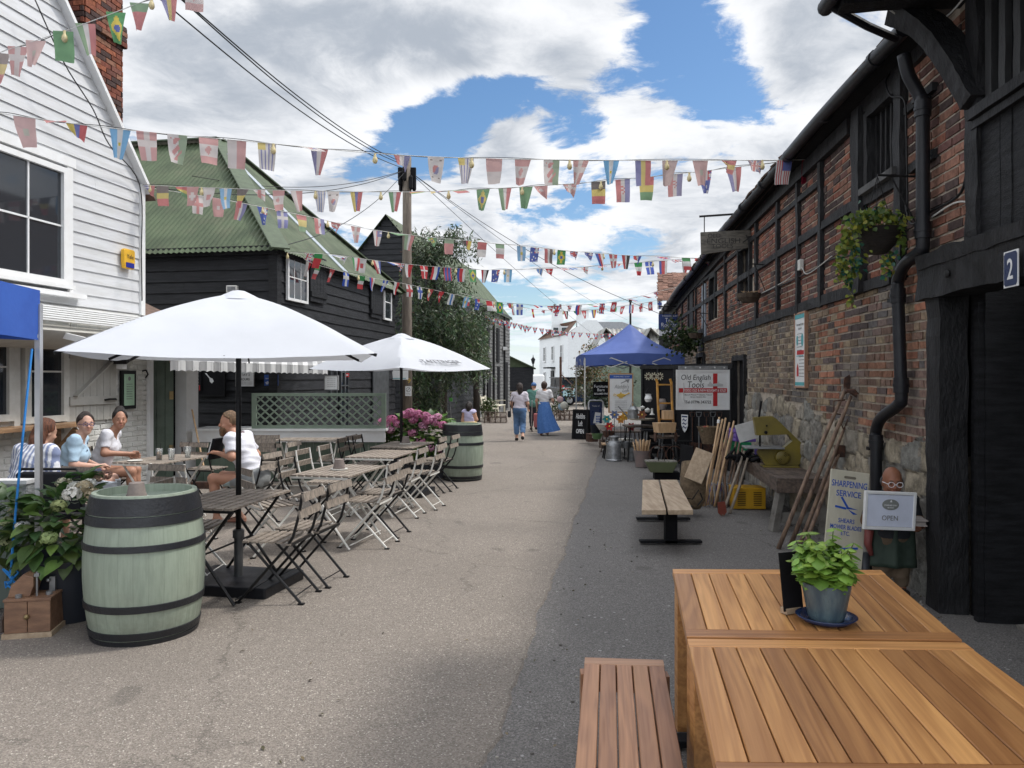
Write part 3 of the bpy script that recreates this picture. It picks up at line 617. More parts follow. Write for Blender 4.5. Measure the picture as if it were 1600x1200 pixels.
q=Fs2@Vector((11.0,-.14,3.1)); mb=MB(); mb.box(q,(.2,.3,.16)); mb.build('wall_lamp',WHITE,b2)
sd_=T('small_shed','small black shed with green roof at end of grey barn','shed',(.5,44,0)); mb=MB(Matrix.Translation((-.15,43.6,0))); boards(mb,0,1.35,0,2.25,.16,.03); mb.build('boards',BARNBOARD,sd_)
mb=MB(); mb.box((.52,44.6,1.1),(1.33,1.9,2.2)); mb.build('inner_wall',MATBLACK,sd_)
mb=MB(); mb.add([(-.3,43.4,3.0),(1.35,43.4,2.22),(1.35,45.8,2.22),(-.3,45.8,3.0),(-.3,43.4,2.94),(1.35,43.4,2.16),(1.35,45.8,2.16),(-.3,45.8,2.94)],[(0,1,2,3),(4,7,6,5),(0,4,5,1),(1,5,6,2)]); mb.add([(-.2,43.61,2.2),(1.2,43.61,2.2),(-.2,43.61,2.9)],[(0,1,2)]); mb.build('green_roof',ROOFGREEN,sd_)
# white house
hs=T('white_house','white rendered two storey house with brown roof and chimneys at end of the lane','house',(5.5,75,0))
A=Vector(((887-800)/1200*75,75,0)); B=Vector(((843-800)/1200*86,86,0)); ex=(A-B).normalized(); Lh=(A-B).length; eh=5.95
ey=Vector((0,0,1)).cross(ex); wd=5.0; Cc=A+ey*0; F=frame(B,ex)
mb=MB(F); mb.box((Lh/2,wd/2,eh/2),(Lh,wd,eh)); WR=M('white_render',(.72,.745,.75),.8,var=.04,c2=(.66,.68,.68)); 
HB=3.3   # gable to camera
A2=A; ex2=Vector((1,.05,0)).normalized(); F2=frame(A2,ex2); W2=(938-887)/1200*75+1.4
mb.M=F2; mb.prism([(0,0),(W2,0),(W2,5.3),(W2*.62,eh+1.35),(W2*.40,eh+1.35),(0,eh)],0.02,7); mb.build('wall',WR,hs)
RB=M('brown_roof_tile',(.17,.095,.06),.85,var=.2,sc=2,c2=(.10,.06,.045)); RG=M('grey_slate',(.10,.11,.12),.7,var=.15,c2=(.07,.075,.085))
mb=MB(); r0=P(870,507,80); r1=P(903,500,76); a=A+Vector((-.1,0,eh)); b=B+Vector((-.2,0,eh)); mb.add([b+Vector((0,0,-.05)),a+Vector((0,0,-.05)),r1,r0],[(0,1,2,3)]); mb.add([b,r0,b+Vector((4,3,0))],[(0,1,2)]); mb.build('brown_roof',RB,hs)
for px,Y in ((871,80),(910,76)):
    q=P(px,500,Y); mb=MB(); mb.box(q+Vector((0,0,.2)),(1.15,1.1,1.7)); mb.box(q+Vector((0,0,1.0)),(1.35,1.3,.18)); c=mb.build('chimney',WR,hs)
    if px<900:
        mb=MB(); mb.lathe([(.14,0),(.11,.55)],q+Vector((-.3,0,1.08)),8); mb.lathe([(.14,0),(.11,.55)],q+Vector((.3,0,1.08)),8); z=mb.build('chimney_pot',RUST); z.parent=c; z.location=Vector(z.location)-root_loc(hs)
for px in (868,881):
    q=P(px,517,78); mb=MB(); mb.box(q,(.8,1,.9)); mb.build('dormer',WR,hs); MB().box(q+Vector((0,-.52,.0)),(.5,.03,.6)).build('pane',GLASS,hs)
for u in (.22,.52,.82):
    for z in (.75,3.45):
        if u==.52 and z<1: continue
        window(hs,B+(A-B)*u+Vector((0,0,z))-ey*.03,ex,.75,1.5,WHITE,2,2,.08,depth=.08)
mb=MB(F); mb.box((Lh*.52,-.1,1.2),(1.0,.1,2.4)); mb.box((Lh*.52,-.4,2.7),(1.7,.9,.15)); mb.build('porch',BLACK,hs)
mb=MB(); q=P(925,560,74.6); mb.box(q,(.5,.05,.9)); mb.build('wall_grille',BLACK,hs)
mb=MB(); q=A2+ex2*(W2-1.5)+Vector((0,1,0)); mb.box(q+Vector((4.2,4,2.6)),(8,7,5.2)); mb.build('rear_wing',WR,hs)
mb=MB(); a=q+Vector((.2,.3,5.2)); mb.add([a,a+Vector((8.4,0,0)),P(972,503,80),P(915,503,80)],[(0,1,2,3)]); mb.build('slate_roof',RG,hs)
# corrugated sheds behind blue gazebo
CG=M('grey_corrugated',(.38,.38,.36),.7,var=.3,sc=2,bump=.2,c2=(.18,.17,.15))
cs=T('corrugated_sheds','row of old grey corrugated roofed sheds behind the blue gazebo','shed',(6,44,0))
mb=MB()
for x0,y0 in ((935,44),(975,44.5),(1005,43)):
    a=P(x0-8,548,y0); rd=P(x0+12,512,y0+.1); c=P(x0+42,540,y0); corr(mb,a+Vector((0,0,0)),a+Vector((0,4,0)),rd-a,pitch=.2,amp=.03); corr(mb,c,c+Vector((0,4,0)),rd-c,pitch=.2,amp=.03)
    a=P(x0+8,514,y0-.1); corr(mb,P(x0+12,540,y0-.2),P(x0+60,540,y0-.2),P(x0+8,514,y0+1)-P(x0+12,540,y0-.2),pitch=.25,amp=.04)
mb.build('corrugated_roof',CG,cs)
mb=MB(); q0=P(928,548,44.1); q1=P(1050,548,44.1); mb.box(((q0.x+q1.x)/2,46,1.55),(q1.x-q0.x,3.6,3.1)); mb.build('shed_wall',M('sage_board',(.2,.25,.19),.7),cs)
# far low wall / hedge line so the horizon has something
tag(MB().box((-20,140,1),(120,1,2.2)).build('sea_wall',CONC,rag=.02),'long low grey sea wall on the horizon beyond the houses','wall')
# ================================================================ right-hand timber framed building
U=Vector((.0995,.995,0)).normalized(); NS=Vector((-U.y,U.x,0)); RO=Vector((2.62,0,0))
def rp(s,d,z): return RO+U*s+NS*d+Vector((0,0,z))
def rw(px,py,d=0):
    k=(px-800)/1200; O=RO+NS*d; t_=(O.x-k*O.y)/(k*U.y-U.x); q=O+U*t_; return Vector((q.x,q.y,CH+(590-py)/1200*q.y))
def rs(px,d=0): q=rw(px,600,d); return (q-RO).dot(U)
FRr=frame(RO,-U)     # local x=-s, y into the wall
rb=T('timber_framed_building','long old red brick and black timber framed building on rubble stone base','building',RO+U*10)
sD,sE=5.68,25.0
def eavez(s): return 4.32-.0*s if s<11 else 4.32-.42*((s-11)/12)**1.3
def ring(z,s): return z
STEP=lambda s: 1.12 if s<7.2 else (1.12+.28*min(1,(s-7.2)/3))
OLDB=[(.25,.13,.09),(.30,.155,.10),(.20,.13,.10),(.25,.185,.13),(.11,.085,.08),(.31,.14,.09),(.31,.24,.16)]
FARB=[(.26,.205,.145),(.31,.25,.175),(.20,.155,.12),(.15,.12,.10),(.26,.17,.12)]
NEWR=[(.25,.10,.07),(.29,.12,.08),(.21,.092,.07),(.155,.08,.07),(.27,.14,.10),(.10,.07,.065)]
WIN=[]   # (s0,s1,z0,z1) openings
def addwin(px0,px1,z0,z1): 
    a,b=rs(px0),rs(px1); WIN.append((min(a,b),max(a,b),z0,z1))
addwin(1363,1411,3.42,4.12); addwin(1158,1176,3.0,3.9); addwin(1112,1121,2.9,3.8); addwin(1149,1168,0,2.02); addwin(1092,1103,1.5,2.2)
def hole(a,b,z): return any(a<w[1] and b>w[0] and z+.05>w[2] and z<w[3] for w in WIN)
mb=MB(FRr); z=1.0; r=0
while z<4.3:
    h=.0755; hh=h
    inz=z>2.58; s_0=5.12 if z>2.62 else sD; x=s_0-random.uniform(0,.2)-(r%2)*.11
    while x<sE:
        L=.225 if inz else random.choice((.225,.225,.11,.225,.11))
        a,b=max(x,s_0),min(x+L,sE); x+=L
        mid=(a+b)/2
        if b-a<.04 or z<STEP(mid)-.02 or z>eavez(mid)-.12 or hole(a,b,z): continue
        pal=NEWR if inz else (OLDB if mid<8.8 else FARB)
        c=random.choice(pal); nz_=noise.noise(Vector((mid*.9,z*1.7,3.))); n2_=noise.noise(Vector((mid*.55+30,z*.9,8.))); c=pal[int((n2_*.5+.5)*len(pal)*1.3+random.uniform(-.9,.9))%len(pal)] if random.random()<.75 else c; 
        k=random.uniform(.8,1.2)*(1+.45*nz_); c=tuple(q*k for q in c)
        if not inz and noise.noise(Vector((mid*1.1+7,z*1.3,1)))>.28: c=tuple(q*.5+.09 for q in c)
        pr=random.uniform(-.001,.007)+(0 if inz else random.uniform(0,.006)); sl_=.03*math.sin(mid*1.7+z*.6)*(.4 if inz else .6)
        mb.box((-mid,.02-pr,z+hh/2-.005+sl_*.3),(b-a-random.uniform(.014,.022),.07,hh-random.uniform(.016,.023)),Matrix.Rotation(R(random.uniform(-1.3,1.3)),3,'Y'),col=c)
    z+=h; r+=1
mb.build('brickwork',BRICK,rb,rag=.0018)
# mortar backing with openings: stack of strips
mb=MB(FRr); cuts=sorted(set([sD,sE]+[w[i] for w in WIN for i in (0,1)]))
for a,b in zip(cuts[:-1],cuts[1:]):
    m_=(a+b)/2; spans=[(0,4.3)]
    for w_ in WIN:
        if w_[0]<m_<w_[1]: spans=[q for z0,z1 in spans for q in ((z0,min(z1,w_[2])),(max(z0,w_[3]),z1)) if q[1]-q[0]>.01]
    for z0,z1 in spans: mb.box((-m_,.073,(z0+z1)/2),(b-a,.16,z1-z0))
mb.box((-(5.4),.073,3.45),(.56,.16,1.7)); mb.build('mortar_backing',MORTAR,rb)
for w_ in WIN: MB(FRr).box((-(w_[0]+w_[1])/2,.12,(w_[2]+w_[3])/2),(w_[1]-w_[0]+.02,.10,w_[3]-w_[2]+.02)).build('dark_opening',MATBLACK,rb)  # black box fills each opening, standing in for the shade inside
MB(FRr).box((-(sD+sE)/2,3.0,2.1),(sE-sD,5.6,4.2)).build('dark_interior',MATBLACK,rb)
# rubble stone base : displaced relief
def rubble():
    du=.022; ns=int((17.5-sD)/du); nzz=62
    S=sD+np.arange(ns+1)*du; Z=np.linspace(-.05,1.45,nzz+1)
    seeds=[];cols=[]
    z=.0
    row=0
    while z<1.5:
        hr=random.uniform(.15,.3); x=sD-.2
        while x<17.8:
            L=random.uniform(.2,.55); seeds.append((x+L/2,(z+hr/2)+random.uniform(-.03,.03))); 
            b=random.uniform(.75,1.12); cols.append(random.choice([(.34,.31,.26),(.31,.29,.25),(.27,.265,.24),(.38,.33,.25),(.25,.235,.21)])); cols[-1]=tuple(q*b for q in cols[-1]); x+=L
        z+=hr
    seeds=np.array(seeds); cols=np.array(cols)
    gs,gz=np.meshgrid(S,Z)
    wx=np.array([[noise.noise(Vector((a*5,b*5,0))) for a in S] for b in Z])*.05
    wz=np.array([[noise.noise(Vector((a*5,b*5,9))) for a in S] for b in Z])*.04
    px=(gs+wx).ravel(); pz=(gz+wz).ravel()
    d1=np.full(px.shape,9.);d2=d1.copy();idx=np.zeros(px.shape,int)
    for k in range(len(seeds)):
        m=np.abs(px-seeds[k,0])<.8
        d=np.hypot((px[m]-seeds[k,0])*.62,(pz[m]-seeds[k,1])*1.25); a=d1[m];b=d2[m];i=idx[m]
        n=d<a; b=np.where(n,a,np.minimum(b,d)); i=np.where(n,k,i); a=np.where(n,d,a); d1[m]=a;d2[m]=b;idx[m]=i
    edge=np.clip((d2-d1)/.045,0,1); prot=.02+.028*edge**.6+.012*np.sin(idx*12.9)
    rough=np.array([[noise.fractal(Vector((a*9,b*9,4)),.8,2.1,4) for a in S] for b in Z]).ravel()
    prot=prot+.014*rough; col=cols[idx]*np.clip(.72+.4*edge,0,1.05)[:,None]; mo=edge<.22; col[mo]=np.array([.26,.23,.19])
    # crumble out at the top where stone gives way to brick
    top=np.array([STEP(a) for a in gs.ravel()])+.06*np.sin(gs.ravel()*4.3)+.05*np.sin(gs.ravel()*9.7)
    prot=np.where(gz.ravel()>top,-.12,prot)
    v=[(-a,-b,c) for a,b,c in zip(gs.ravel(),prot,gz.ravel())]; f=[]; fc=[]
    W=ns+1
    for j in range(nzz):
        for i in range(ns):
            a=j*W+i
            if hole(S[i],S[i+1],Z[j]) or gz.ravel()[a]>top[a]+.03: continue
            f.append((a,a+W,a+W+1,a+1)); fc.append(tuple(col[a]))
    m=MB(FRr); m.add(v,[]); m.f=f; m.c=fc; return m
rubble().build('rubble_stone_base',STONE,rb,ang=40)
mb=MB(FRr); mb.box((-(17.5+sE)/2,.0,.7),(sE-17.5,.08,1.4),col=(.22,.2,.17)); mb.build('far_stone_base',STONE,rb); MB(FRr).box((-sD+.02,.2,.55),(.06,.5,1.1),col=(.25,.22,.18)).build('stone_end',STONE,rb)
# timbers
def rbox(mb,c,d,n=None,j=.006):
    n=n or tuple(max(1,int(q/.14)) for q in d)
    base=len(mb.f)
    ax=[(0,1,2),(1,2,0),(2,0,1)]
    for a,b,cx in ax:
        for sg in (-1,1):
            na,nb=min(n[a],40),min(n[b],40)
            vs=[]
            for i in range(na+1):
                for k in range(nb+1):
                    p=[0,0,0]; p[a]=c[a]+d[a]*(i/na-.5); p[b]=c[b]+d[b]*(k/nb-.5); p[cx]=c[cx]+sg*d[cx]/2
                    q=Vector(p); e=Vector((noise.noise(q*6),noise.noise(q*6+Vector((9,0,0))),noise.noise(q*6+Vector((0,9,0)))))*j*2.2
                    vs.append(q+e)
            fs=[]
            for i in range(na):
                for k in range(nb):
                    q=i*(nb+1)+k; f=(q,q+nb+1,q+nb+2,q+1); fs.append(f if sg>0 else f[::-1])
            mb.add(vs,fs)
OLDBLK=M('old_black_timber',(.019,.019,.021),.6,var=.3,sc=7,bump=.9,bs=34,c2=(.006,.006,.007),streak=(1,1,.35),spec=.3)
posts=[rs(1220),rs(1252),rs(1288)]; posts+= [posts[0]+1.35*k for k in range(1,11)]
mb=MB(FRr)
for s in posts:
    if not hole(s-.01,s+.01,3.5): mb.mark(); rbox(mb,(-s,-.012,3.4),(.10,.10,eavez(s)-2.55+.1))
mb.mark(); rbox(mb,(-rs(1352),-.03,3.35),(.20,.14,1.75)); mb.mark(); rbox(mb,(-rs(1416),-.02,3.35),(.13,.12,1.75))
mb.each('timber_post',OLDBLK,rb)
mb=MB(FRr)
for a,b,z,h in ((rs(1345),24.5,2.53,.11),(rs(1347),24,3.36,.09),(rs(1285),24,3.86,.06),(5.75,rs(1352),4.23,.15),(rs(1418),rs(1352),3.34,.12),(6.6,7.4,2.53,.1),(5.75,6.2,3.35,.07),(5.75,6.3,3.85,.06)):
    a,b=min(a,b),max(a,b); mb.mark(); rbox(mb,(-(a+b)/2,-.012,z),(b-a,.09,h))
mb.mark(); n=26
for k in range(n):
    a=7.6+(24.5-7.6)*k/n; b=7.6+(24.5-7.6)*(k+1)/n; mb.bar((-a,-.02,eavez(a)-.16),(-b,-.02,eavez(b)-.16),.12,.16)
mb.each('timber_rail',OLDBLK,rb)
# windows / openings
mb=MB(FRr); a,b,z0,z1=WIN[0]; 
for k in range(6): mb.mark(); rbox(mb,(-(a+(b-a)*(k+.5)/6),.035,(z0+z1)/2),(.035,.05,z1-z0),j=.002)
mb.each('window_bar',OLDBLK,rb)
mb=MB(FRr); mb.box((-(a+b)/2,-.04,z0-.02),(b-a+.1,.14,.06),Matrix.Rotation(R(0),3,'X')); mb.build('window_sill',M('grey_sill',(.09,.09,.09),.8,var=.3),rb)
for w_ in WIN:
    mb=MB(FRr)
    for x in w_[:2]: mb.mark(); rbox(mb,(-x,-.02,(w_[2]+w_[3])/2),(.07,.09,w_[3]-w_[2]))
    mb.mark(); rbox(mb,(-(w_[0]+w_[1])/2,-.02,w_[3]),(w_[1]-w_[0],.09,.09)); mb.each('opening_frame',OLDBLK,rb)
MB(frame(rw(1100,490,.03),-U)).box((0,0,0),(.5,.04,1.3)).build('pale_shutter',M('pale_blue_grey',(.25,.29,.34),.6),rb)
MB(frame(rw(1081,492,.03),-U)).box((0,0,0),(.6,.04,1.1)).build('dark_shutter',OLDBLK,rb)
MB(frame(rw(1096,545,.03),-U)).box((0,0,.2),(.7,.05,.5)).build('dark_shutter',OLDBLK,rb)
# pigeon-hole braces etc: eave soffit + gutter + tiles
mb=MB(FRr); n=36
for k in range(n):
    a=5.7+(24.7-5.7)*k/n; b=5.7+(24.7-5.7)*(k+1)/n
    mb.add([(-a,-.30,eavez(a)-.02),(-b,-.30,eavez(b)-.02),(-b,.1,eavez(b)-.06),(-a,.1,eavez(a)-.06)],[(0,1,2,3)])
mb.build('soffit',MATBLACK,rb)
g=[]
mb=MB(FRr); pts=[(-a,-.27-.02*math.sin(a),eavez(a)-.03) for a in np.linspace(5.75,24.7,40)]
mb.tube(pts,.062,10)
for a in np.linspace(6.3,24,14): mb.tube([(-a-.03,-.27,eavez(a)-.03),(-a+.03,-.27,eavez(a)-.03)],.072,10)
mb.build('gutter',BLKPLAST,rb,ang=50)
RTILE=M('old_clay_tile',(.15,.09,.065),.9,var=.3,sc=12,bump=.7,bs=24,c2=(.06,.05,.042))
mb=MB(FRr)
for row in range(4):
    s=5.6
    while s<24.8:
        w_=.17; z=eavez(s)+.055+row*.105+random.uniform(-.012,.012); mb.box((-s,-.22+row*.105+random.uniform(-.03,.02),z),(w_-.008,.24,.022),Matrix.Rotation(R(40+random.uniform(-6,6)),3,'X')@Matrix.Rotation(R(random.uniform(-5,5)),3,'Y')); s+=w_
s0,s1=5.6,24.8
mb.add([(-s0,-.2,eavez(s0)+.02),(-s1,-.2,eavez(s1)+.02),(-s1,3.6,eavez(s1)+3.5),(-s0,3.6,eavez(s0)+3.5)],[(0,1,2,3)])
mb.add([(-s0,7.4,eavez(s0)),(-s1,7.4,eavez(s1)),(-s1,3.6,eavez(s1)+3.5),(-s0,3.6,eavez(s0)+3.5)],[(3,2,1,0)])
mb.build('tiled_roof',RTILE,rb)
# cross wing tiled roof at far end
cw=T('far_cross_wing','brown tiled roof slope jutting out at far end of the brick building','roof',(4.9,24.4,0))
a=P(1028,468,24.3);b=P(1090,468,24.3);c=P(1084,426,26.2);d=P(1028,426,26.2); mb=MB()
nr=22
for r in range(nr):
    t=r/nr; l=a.lerp(d,t); q=b.lerp(c,t)+Vector((.6,0,0)); x=l.x+random.uniform(-.03,.02)
    while x<q.x:
        kf=random.uniform(.5,1.25); mb.box((x+.08,l.y,l.z+random.uniform(-.006,.012)),(.158,.20,.02),Matrix.Rotation(R(28+random.uniform(-5,5)),3,'X'),col=tuple(v*kf for v in (.21,.115,.085))); x+=.165
mb.build('clay_tiles',BRICK,cw)
mb=MB(); mb.box((5.95,25.9,2.0),(1.6,2.0,4.0)); mb.build('wing_wall',MATBLACK,cw)
# ---- near bay : doorway, lintel, boarded loft with bars, hood
db=T('doorway_bay','black boarded loft bay with roof hood above the dark doorway','building',rp(4,0,0))
mb=MB(FRr); rbox(mb,(-(sD-.10),-.03,1.2),(.22,.20,2.4),j=.008); mb.build('door_post',OLDBLK,db); mb=MB(FRr); rbox(mb,(-(sD-.30),.24,1.15),(.20,.30,2.3),j=.004); mb.build('door_jamb',BLACKWOOD,db)
mb=MB(FRr); rbox(mb,(-(sD-2.4),-.05,2.42),(5.0,.22,.33),j=.010); rbox(mb,(-(sD-2.4),-.11,2.53),(4.9,.12,.10),j=.008); mb.build('lintel',OLDBLK,db)
mb=MB(FRr); mb.ball((-(sD-.42),-.17,2.39),.03,6,sq=(1,.5,1)); mb.build('iron_bolt',BLACK,db)
mb=MB(FRr); F_=FRr
for k in range(11): mb.box((-(sD-.5-.17*k),.45,1.1),(.163,.035,2.2))
mb.box((-(sD-.35),.3,1.1),(.06,.5,2.2)); d=mb.build('plank_door',BLACKWOOD,db)
mb=MB(FRr); mb.box((-(sD-1.35),.42,1.15),(.06,.03,2.2)); mb.tube([(-(sD-1.15),.42,1.08),(-(sD-1.15),.37,1.08),(-(sD-1.3),.37,1.08)],.011,6); mb.ball((-(sD-1.15),.41,1.08),.028,6); q=mb.build('lever_handle',STEEL); q.parent=d; q.location=Vector(q.location)-root_loc(db)
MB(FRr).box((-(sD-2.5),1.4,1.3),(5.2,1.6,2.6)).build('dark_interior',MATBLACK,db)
sL=rs(1534,.06)
mb=MB(FRr); x=sL
while x>1.2:
    rbox(mb,(-(x-.065),-.06+random.uniform(-.004,.004),2.98),(.122,.03,.78),j=.0015); x-=.13
mb.build('vertical_boarding',BLACKWOOD,db)
mb=MB(FRr); rbox(mb,(-(sL-2),-.10,3.40),(4.1,.07,.07),j=.003); rbox(mb,(-(sL-2),-.085,3.33),(4.1,.05,.05),j=.003); rbox(mb,(-(sL+.06),-.03,3.6),(.16,.14,2.2),j=.008); mb.build('mid_rail',OLDBLK,db)
mb=MB(FRr); x=sL-.10
while x>1.4: mb.mark(); rbox(mb,(-x,-.05,4.15),(.075,.04,1.45),j=.002); x-=.165
mb.each('loft_bar',M('grey_black_bar',(.028,.029,.031),.6,var=.3,bump=.4,streak=(1,1,.4)),db)
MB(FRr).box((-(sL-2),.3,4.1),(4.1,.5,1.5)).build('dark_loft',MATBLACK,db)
# curved brace
pts=[]
q0=rw(1533,160,.05); q1=P(1408,22,5.55)
mb=MB(); mb.sweep([q0.lerp(q1,k/24)+Vector((0,0,.13*math.sin(math.pi*k/24))) for k in range(25)],.20,.14,NS)
mb.build('curved_brace',OLDBLK,db,rag=.004)
# hood roof soffit with boarding + gutter stub
mb=MB(FRr)
for k in range(12): rbox(mb,(-(5.22-.36*k),-.36,4.42+.0*k),(.35,.95,.05),j=.004)
rbox(mb,(-5.36,-.34,4.37),(.14,1.0,.17),j=.008)
rbox(mb,(-3.4,.1,4.9),(4.4,.25,1.1),j=.01); mb.build('hood_soffit',OLDBLK,db)
mb=MB(FRr); mb.tube([(-5.50,-.90,4.36),(-5.3,-.90,4.36),(-1.0,-.90,4.36)],.058,12); mb.ball((-5.50,-.90,4.36),.058,6); mb.build('hood_gutter',BLKPLAST,db,ang=40)
mb=MB(FRr); mb.tube([(-5.42,-.90,4.34),(-5.52,-.6,4.22),(-5.75,-.32,4.22)],.03,8); mb.build('overflow_pipe',BLKPLAST,db,ang=40)
mb=MB(FRr); mb.add([(-5.45,-.95,4.48),(-.8,-.95,4.48),(-.8,2.6,7.8),(-5.45,2.6,7.8),(-5.45,2.6,4.4)],[(0,1,2,3),(0,3,4)]); mb.build('hood_roof',RTILE,db)
# cables
WHT=solid('white_cable',(.5,.5,.47))
def cable(label,pts,r=.006,mat=None,name='cable'):
    n=[];pts=[Vector(p) for p in pts]
    for i in range(len(pts)-1):
        p0=pts[max(i-1,0)];p1=pts[i];p2=pts[i+1];p3=pts[min(i+2,len(pts)-1)]
        for k in range(6):
            t=k/6; n.append(.5*((2*p1)+(p2-p0)*t+(2*p0-5*p1+4*p2-p3)*t*t+(3*p1-p0-3*p2+p3)*t**3))
    n.append(pts[-1]); return tag(MB().tube(n,r,6).build(name,mat or BLACK,smooth=True),label,'cable')
cable('white cable looping from the hood gutter to the loft bay',[P(1372,0,5.4),P(1400,22,5.5),P(1440,45,5.55),P(1480,25,5.3),P(1520,-20,5.0)],.007,WHT)
cable('white cable curving over the bricks beside the loft boarding',[rw(1455,340,.05),rw(1490,318,.05),rw(1515,318,.05),rw(1528,345,.05),rw(1530,380,.05)],.007,WHT)
cable('black cables running down the bricks beside the curved brace',[rw(1508,165,.05),rw(1512,230,.05),rw(1502,300,.05),rw(1455,330,.05),rw(1425,350,.05),rw(1415,320,.05)],.011)
cable('long black cable along the brick wall behind the downpipe',[rw(1412,355,.05),rw(1340,395,.04),rw(1300,405,.04),rw(1255,430,.04),rw(1200,455,.04),rw(1140,480,.04)],.010)
cable('thin white cable on the brick wall beneath the timber posts',[rw(1300,400,.06),rw(1262,428,.06),rw(1250,418,.06),rw(1225,440,.05),rw(1170,468,.05)],.006,WHT)
cable('coil of black cable hanging beside the barred window',[rw(1390,115,.06),rw(1384,130,.1),rw(1392,150,.1),rw(1412,155,.08),rw(1416,200,.07),rw(1418,330,.07)],.008)
c=rw(1251,414,.05); tag(MB(frame(c,-U)).box((0,0,0),(.10,.05,.13)).build('junction_box',OFFWHITE,bevel=.006),'small white electrical junction box on the brick wall','junction box')
# downpipe
dp=T('downpipe','black plastic downpipe with two offset bends on the brick wall','downpipe',rw(1385,940,.0)*Vector((1,1,0)) if False else Vector((rw(1370,700).x,rw(1370,700).y,0)))
pp=[(1412,85,.24),(1420,118,.2),(1437,150,.12),(1442,180,.11),(1442,370,.11),(1438,392,.11),(1415,412,.11),(1404,435,.11),(1403,460,.11),(1408,610,.11),(1404,632,.11),(1378,652,.11),(1369,672,.11),(1369,700,.11),(1369,860,.11)]
pts=[rw(a,b,d) for a,b,d in pp]; n=[]
for i in range(len(pts)-1):
    p0=pts[max(i-1,0)];p1=pts[i];p2=pts[i+1];p3=pts[min(i+2,len(pts)-1)]
    for k in range(4):
        t=k/4; n.append(p1.lerp(p2,t) if (p2-p1).length>.5 else .5*((2*p1)+(p2-p0)*t+(2*p0-5*p1+4*p2-p3)*t*t+(3*p1-p0-3*p2+p3)*t**3))
n+= [pts[-1],rw(1362,876,.2),rw(1352,886,.35)]
MB().tube(n,.048,16).build('pipe',BLKPLAST,dp,smooth=True)
mb=MB()
for a,b in ((1442,170),(1403,462),(1408,602),(1369,690),(1442,360)): q=rw(a,b,.11); mb.mark(); mb.tube([q+Vector((0,0,-.06)),q+Vector((0,0,.06))],.058,16); mb.tube([q+Vector((0,0,-.012)),q+Vector((0,0,.012))],.063,16)
mb.each('collar',BLKPLAST,dp,ang=40)
mb=MB()
for a,b in ((1442,160),(1403,470),(1369,700)): q=rw(a,b,.05); mb.mark().box(q+U*-.03,(.18,.05,.03)); mb.ball(q-U*.11,.018,5)
mb.each('bracket',BLACK,dp)
# number plate 2
c=rp(rs(1581,.185),.185,0); c.z=CH+(590-420)/1200*c.y; t=T('number_plate','dark blue enamel house number 2 plate on the black lintel','sign',c); F=frame(c,-U)
mb=MB(F); w_,h_=.075,.105
def oct_(w_,h_,k): return [(-w_+k,-h_),(w_-k,-h_),(w_,-h_+k),(w_,h_-k),(w_-k,h_),(-w_+k,h_),(-w_,h_-k),(-w_,-h_+k)]
mb.prism(oct_(w_,h_,.0),-.006,.0); mb.build('plate',INKW,t); MB(F).prism(oct_(w_-.008,h_-.008,.014),-.009,-.004).build('blue_field',NAVY,t); text('2',F@Matrix.Translation((0,-.0105,0)),.06,.12,INKW,t,bold=.01)
# poster
c=rw(1252,547,.035); t,F=board_sign('information_board','tall narrow white and blue information board on the brick wall','information board',c,-U,.44,.88,WHITE,solid('copper_frame',(.35,.2,.13)),th=.03,frw=.02)
MB(F).box((0,0,.41),(.43,.004,.05)).build('top_band',INKT,t); MB(F).box((0,0,-.41),(.43,.004,.04)).build('bottom_band',INKT,t)
text('WELCOME TO THE',F@Matrix.Translation((0,0,.31)),.3,.025,INKG,t); text('QUAY',F@Matrix.Translation((0,0,.26)),.16,.03,INKG,t)
mb=MB(F); mb.box((.02,0,-.03),(.3,.003,.05)); mb.box((-.1,0,-.27),(.08,.003,.1)); mb.prism([(-.14,-.22),(-.06,-.22),(-.10,-.16)],-.002,0); mb.build('red_building_picture',INKR,t)
mb=MB(F); mb.ball((.1,0,.12),.05,6,sq=(1,.04,1.6)); mb.ball((-.12,0,.12),.04,6,sq=(1,.05,1.6)); mb.box((0,0,-.07),(.3,.003,.01)); mb.build('teal_picture',INKT,t)
for k in range(14): text('mmm mm mmmm',F@Matrix.Translation((.07 if k>6 else -.02,0,.2-k*.04)),.2,.008,INKG,t)
# hanging wooden sign on iron bar
c=rp(rs(1140,.55),.55,0); c=P(1140,378,12.4); t=T('hanging_wooden_sign','weathered wooden hanging sign with carved lettering on an iron bar','sign',c)
ax=Vector((.99,-.1,0)).normalized(); F=frame(c,ax); mb=MB(F); mb.prism([(-.46,.16),(-.45,-.20),(.46,-.08),(.46,.19)],-.03,.03); mb.build('board',M('grey_oak_sign',(.17,.155,.13),.85,var=.3,bump=.6,c2=(.075,.07,.06),streak=(1,6,6)),t)
DK=solid('carved_dark',(.03,.028,.025))
text('OLD',F@Matrix.Translation((-.25,-.032,.10)),.2,.07,DK,t); text('ENGLISH',F@Matrix.Translation((-.1,-.032,.015)),.52,.08,DK,t); text('TOOLS',F@Matrix.Translation((-.12,-.032,-.07)),.34,.07,DK,t)
mb=MB(F); mb.bar((.2,-.033,-.02),(.42,-.033,.14),.02,.005,up=(0,1,0)); mb.bar((.25,-.033,.1),(.33,-.033,-.02),.02,.005,up=(0,1,0)); mb.build('carved_emblem',DK,t)
mb=MB(F); mb.bar((-.48,0,.42),(.75,0,.48),.02,.03); mb.tube([(-.40,0,.42),(-.40,0,.16)],.008,6); mb.tube([(.30,0,.45),(.30,0,.18)],.008,6); mb.build('iron_bar',BLACK,t)
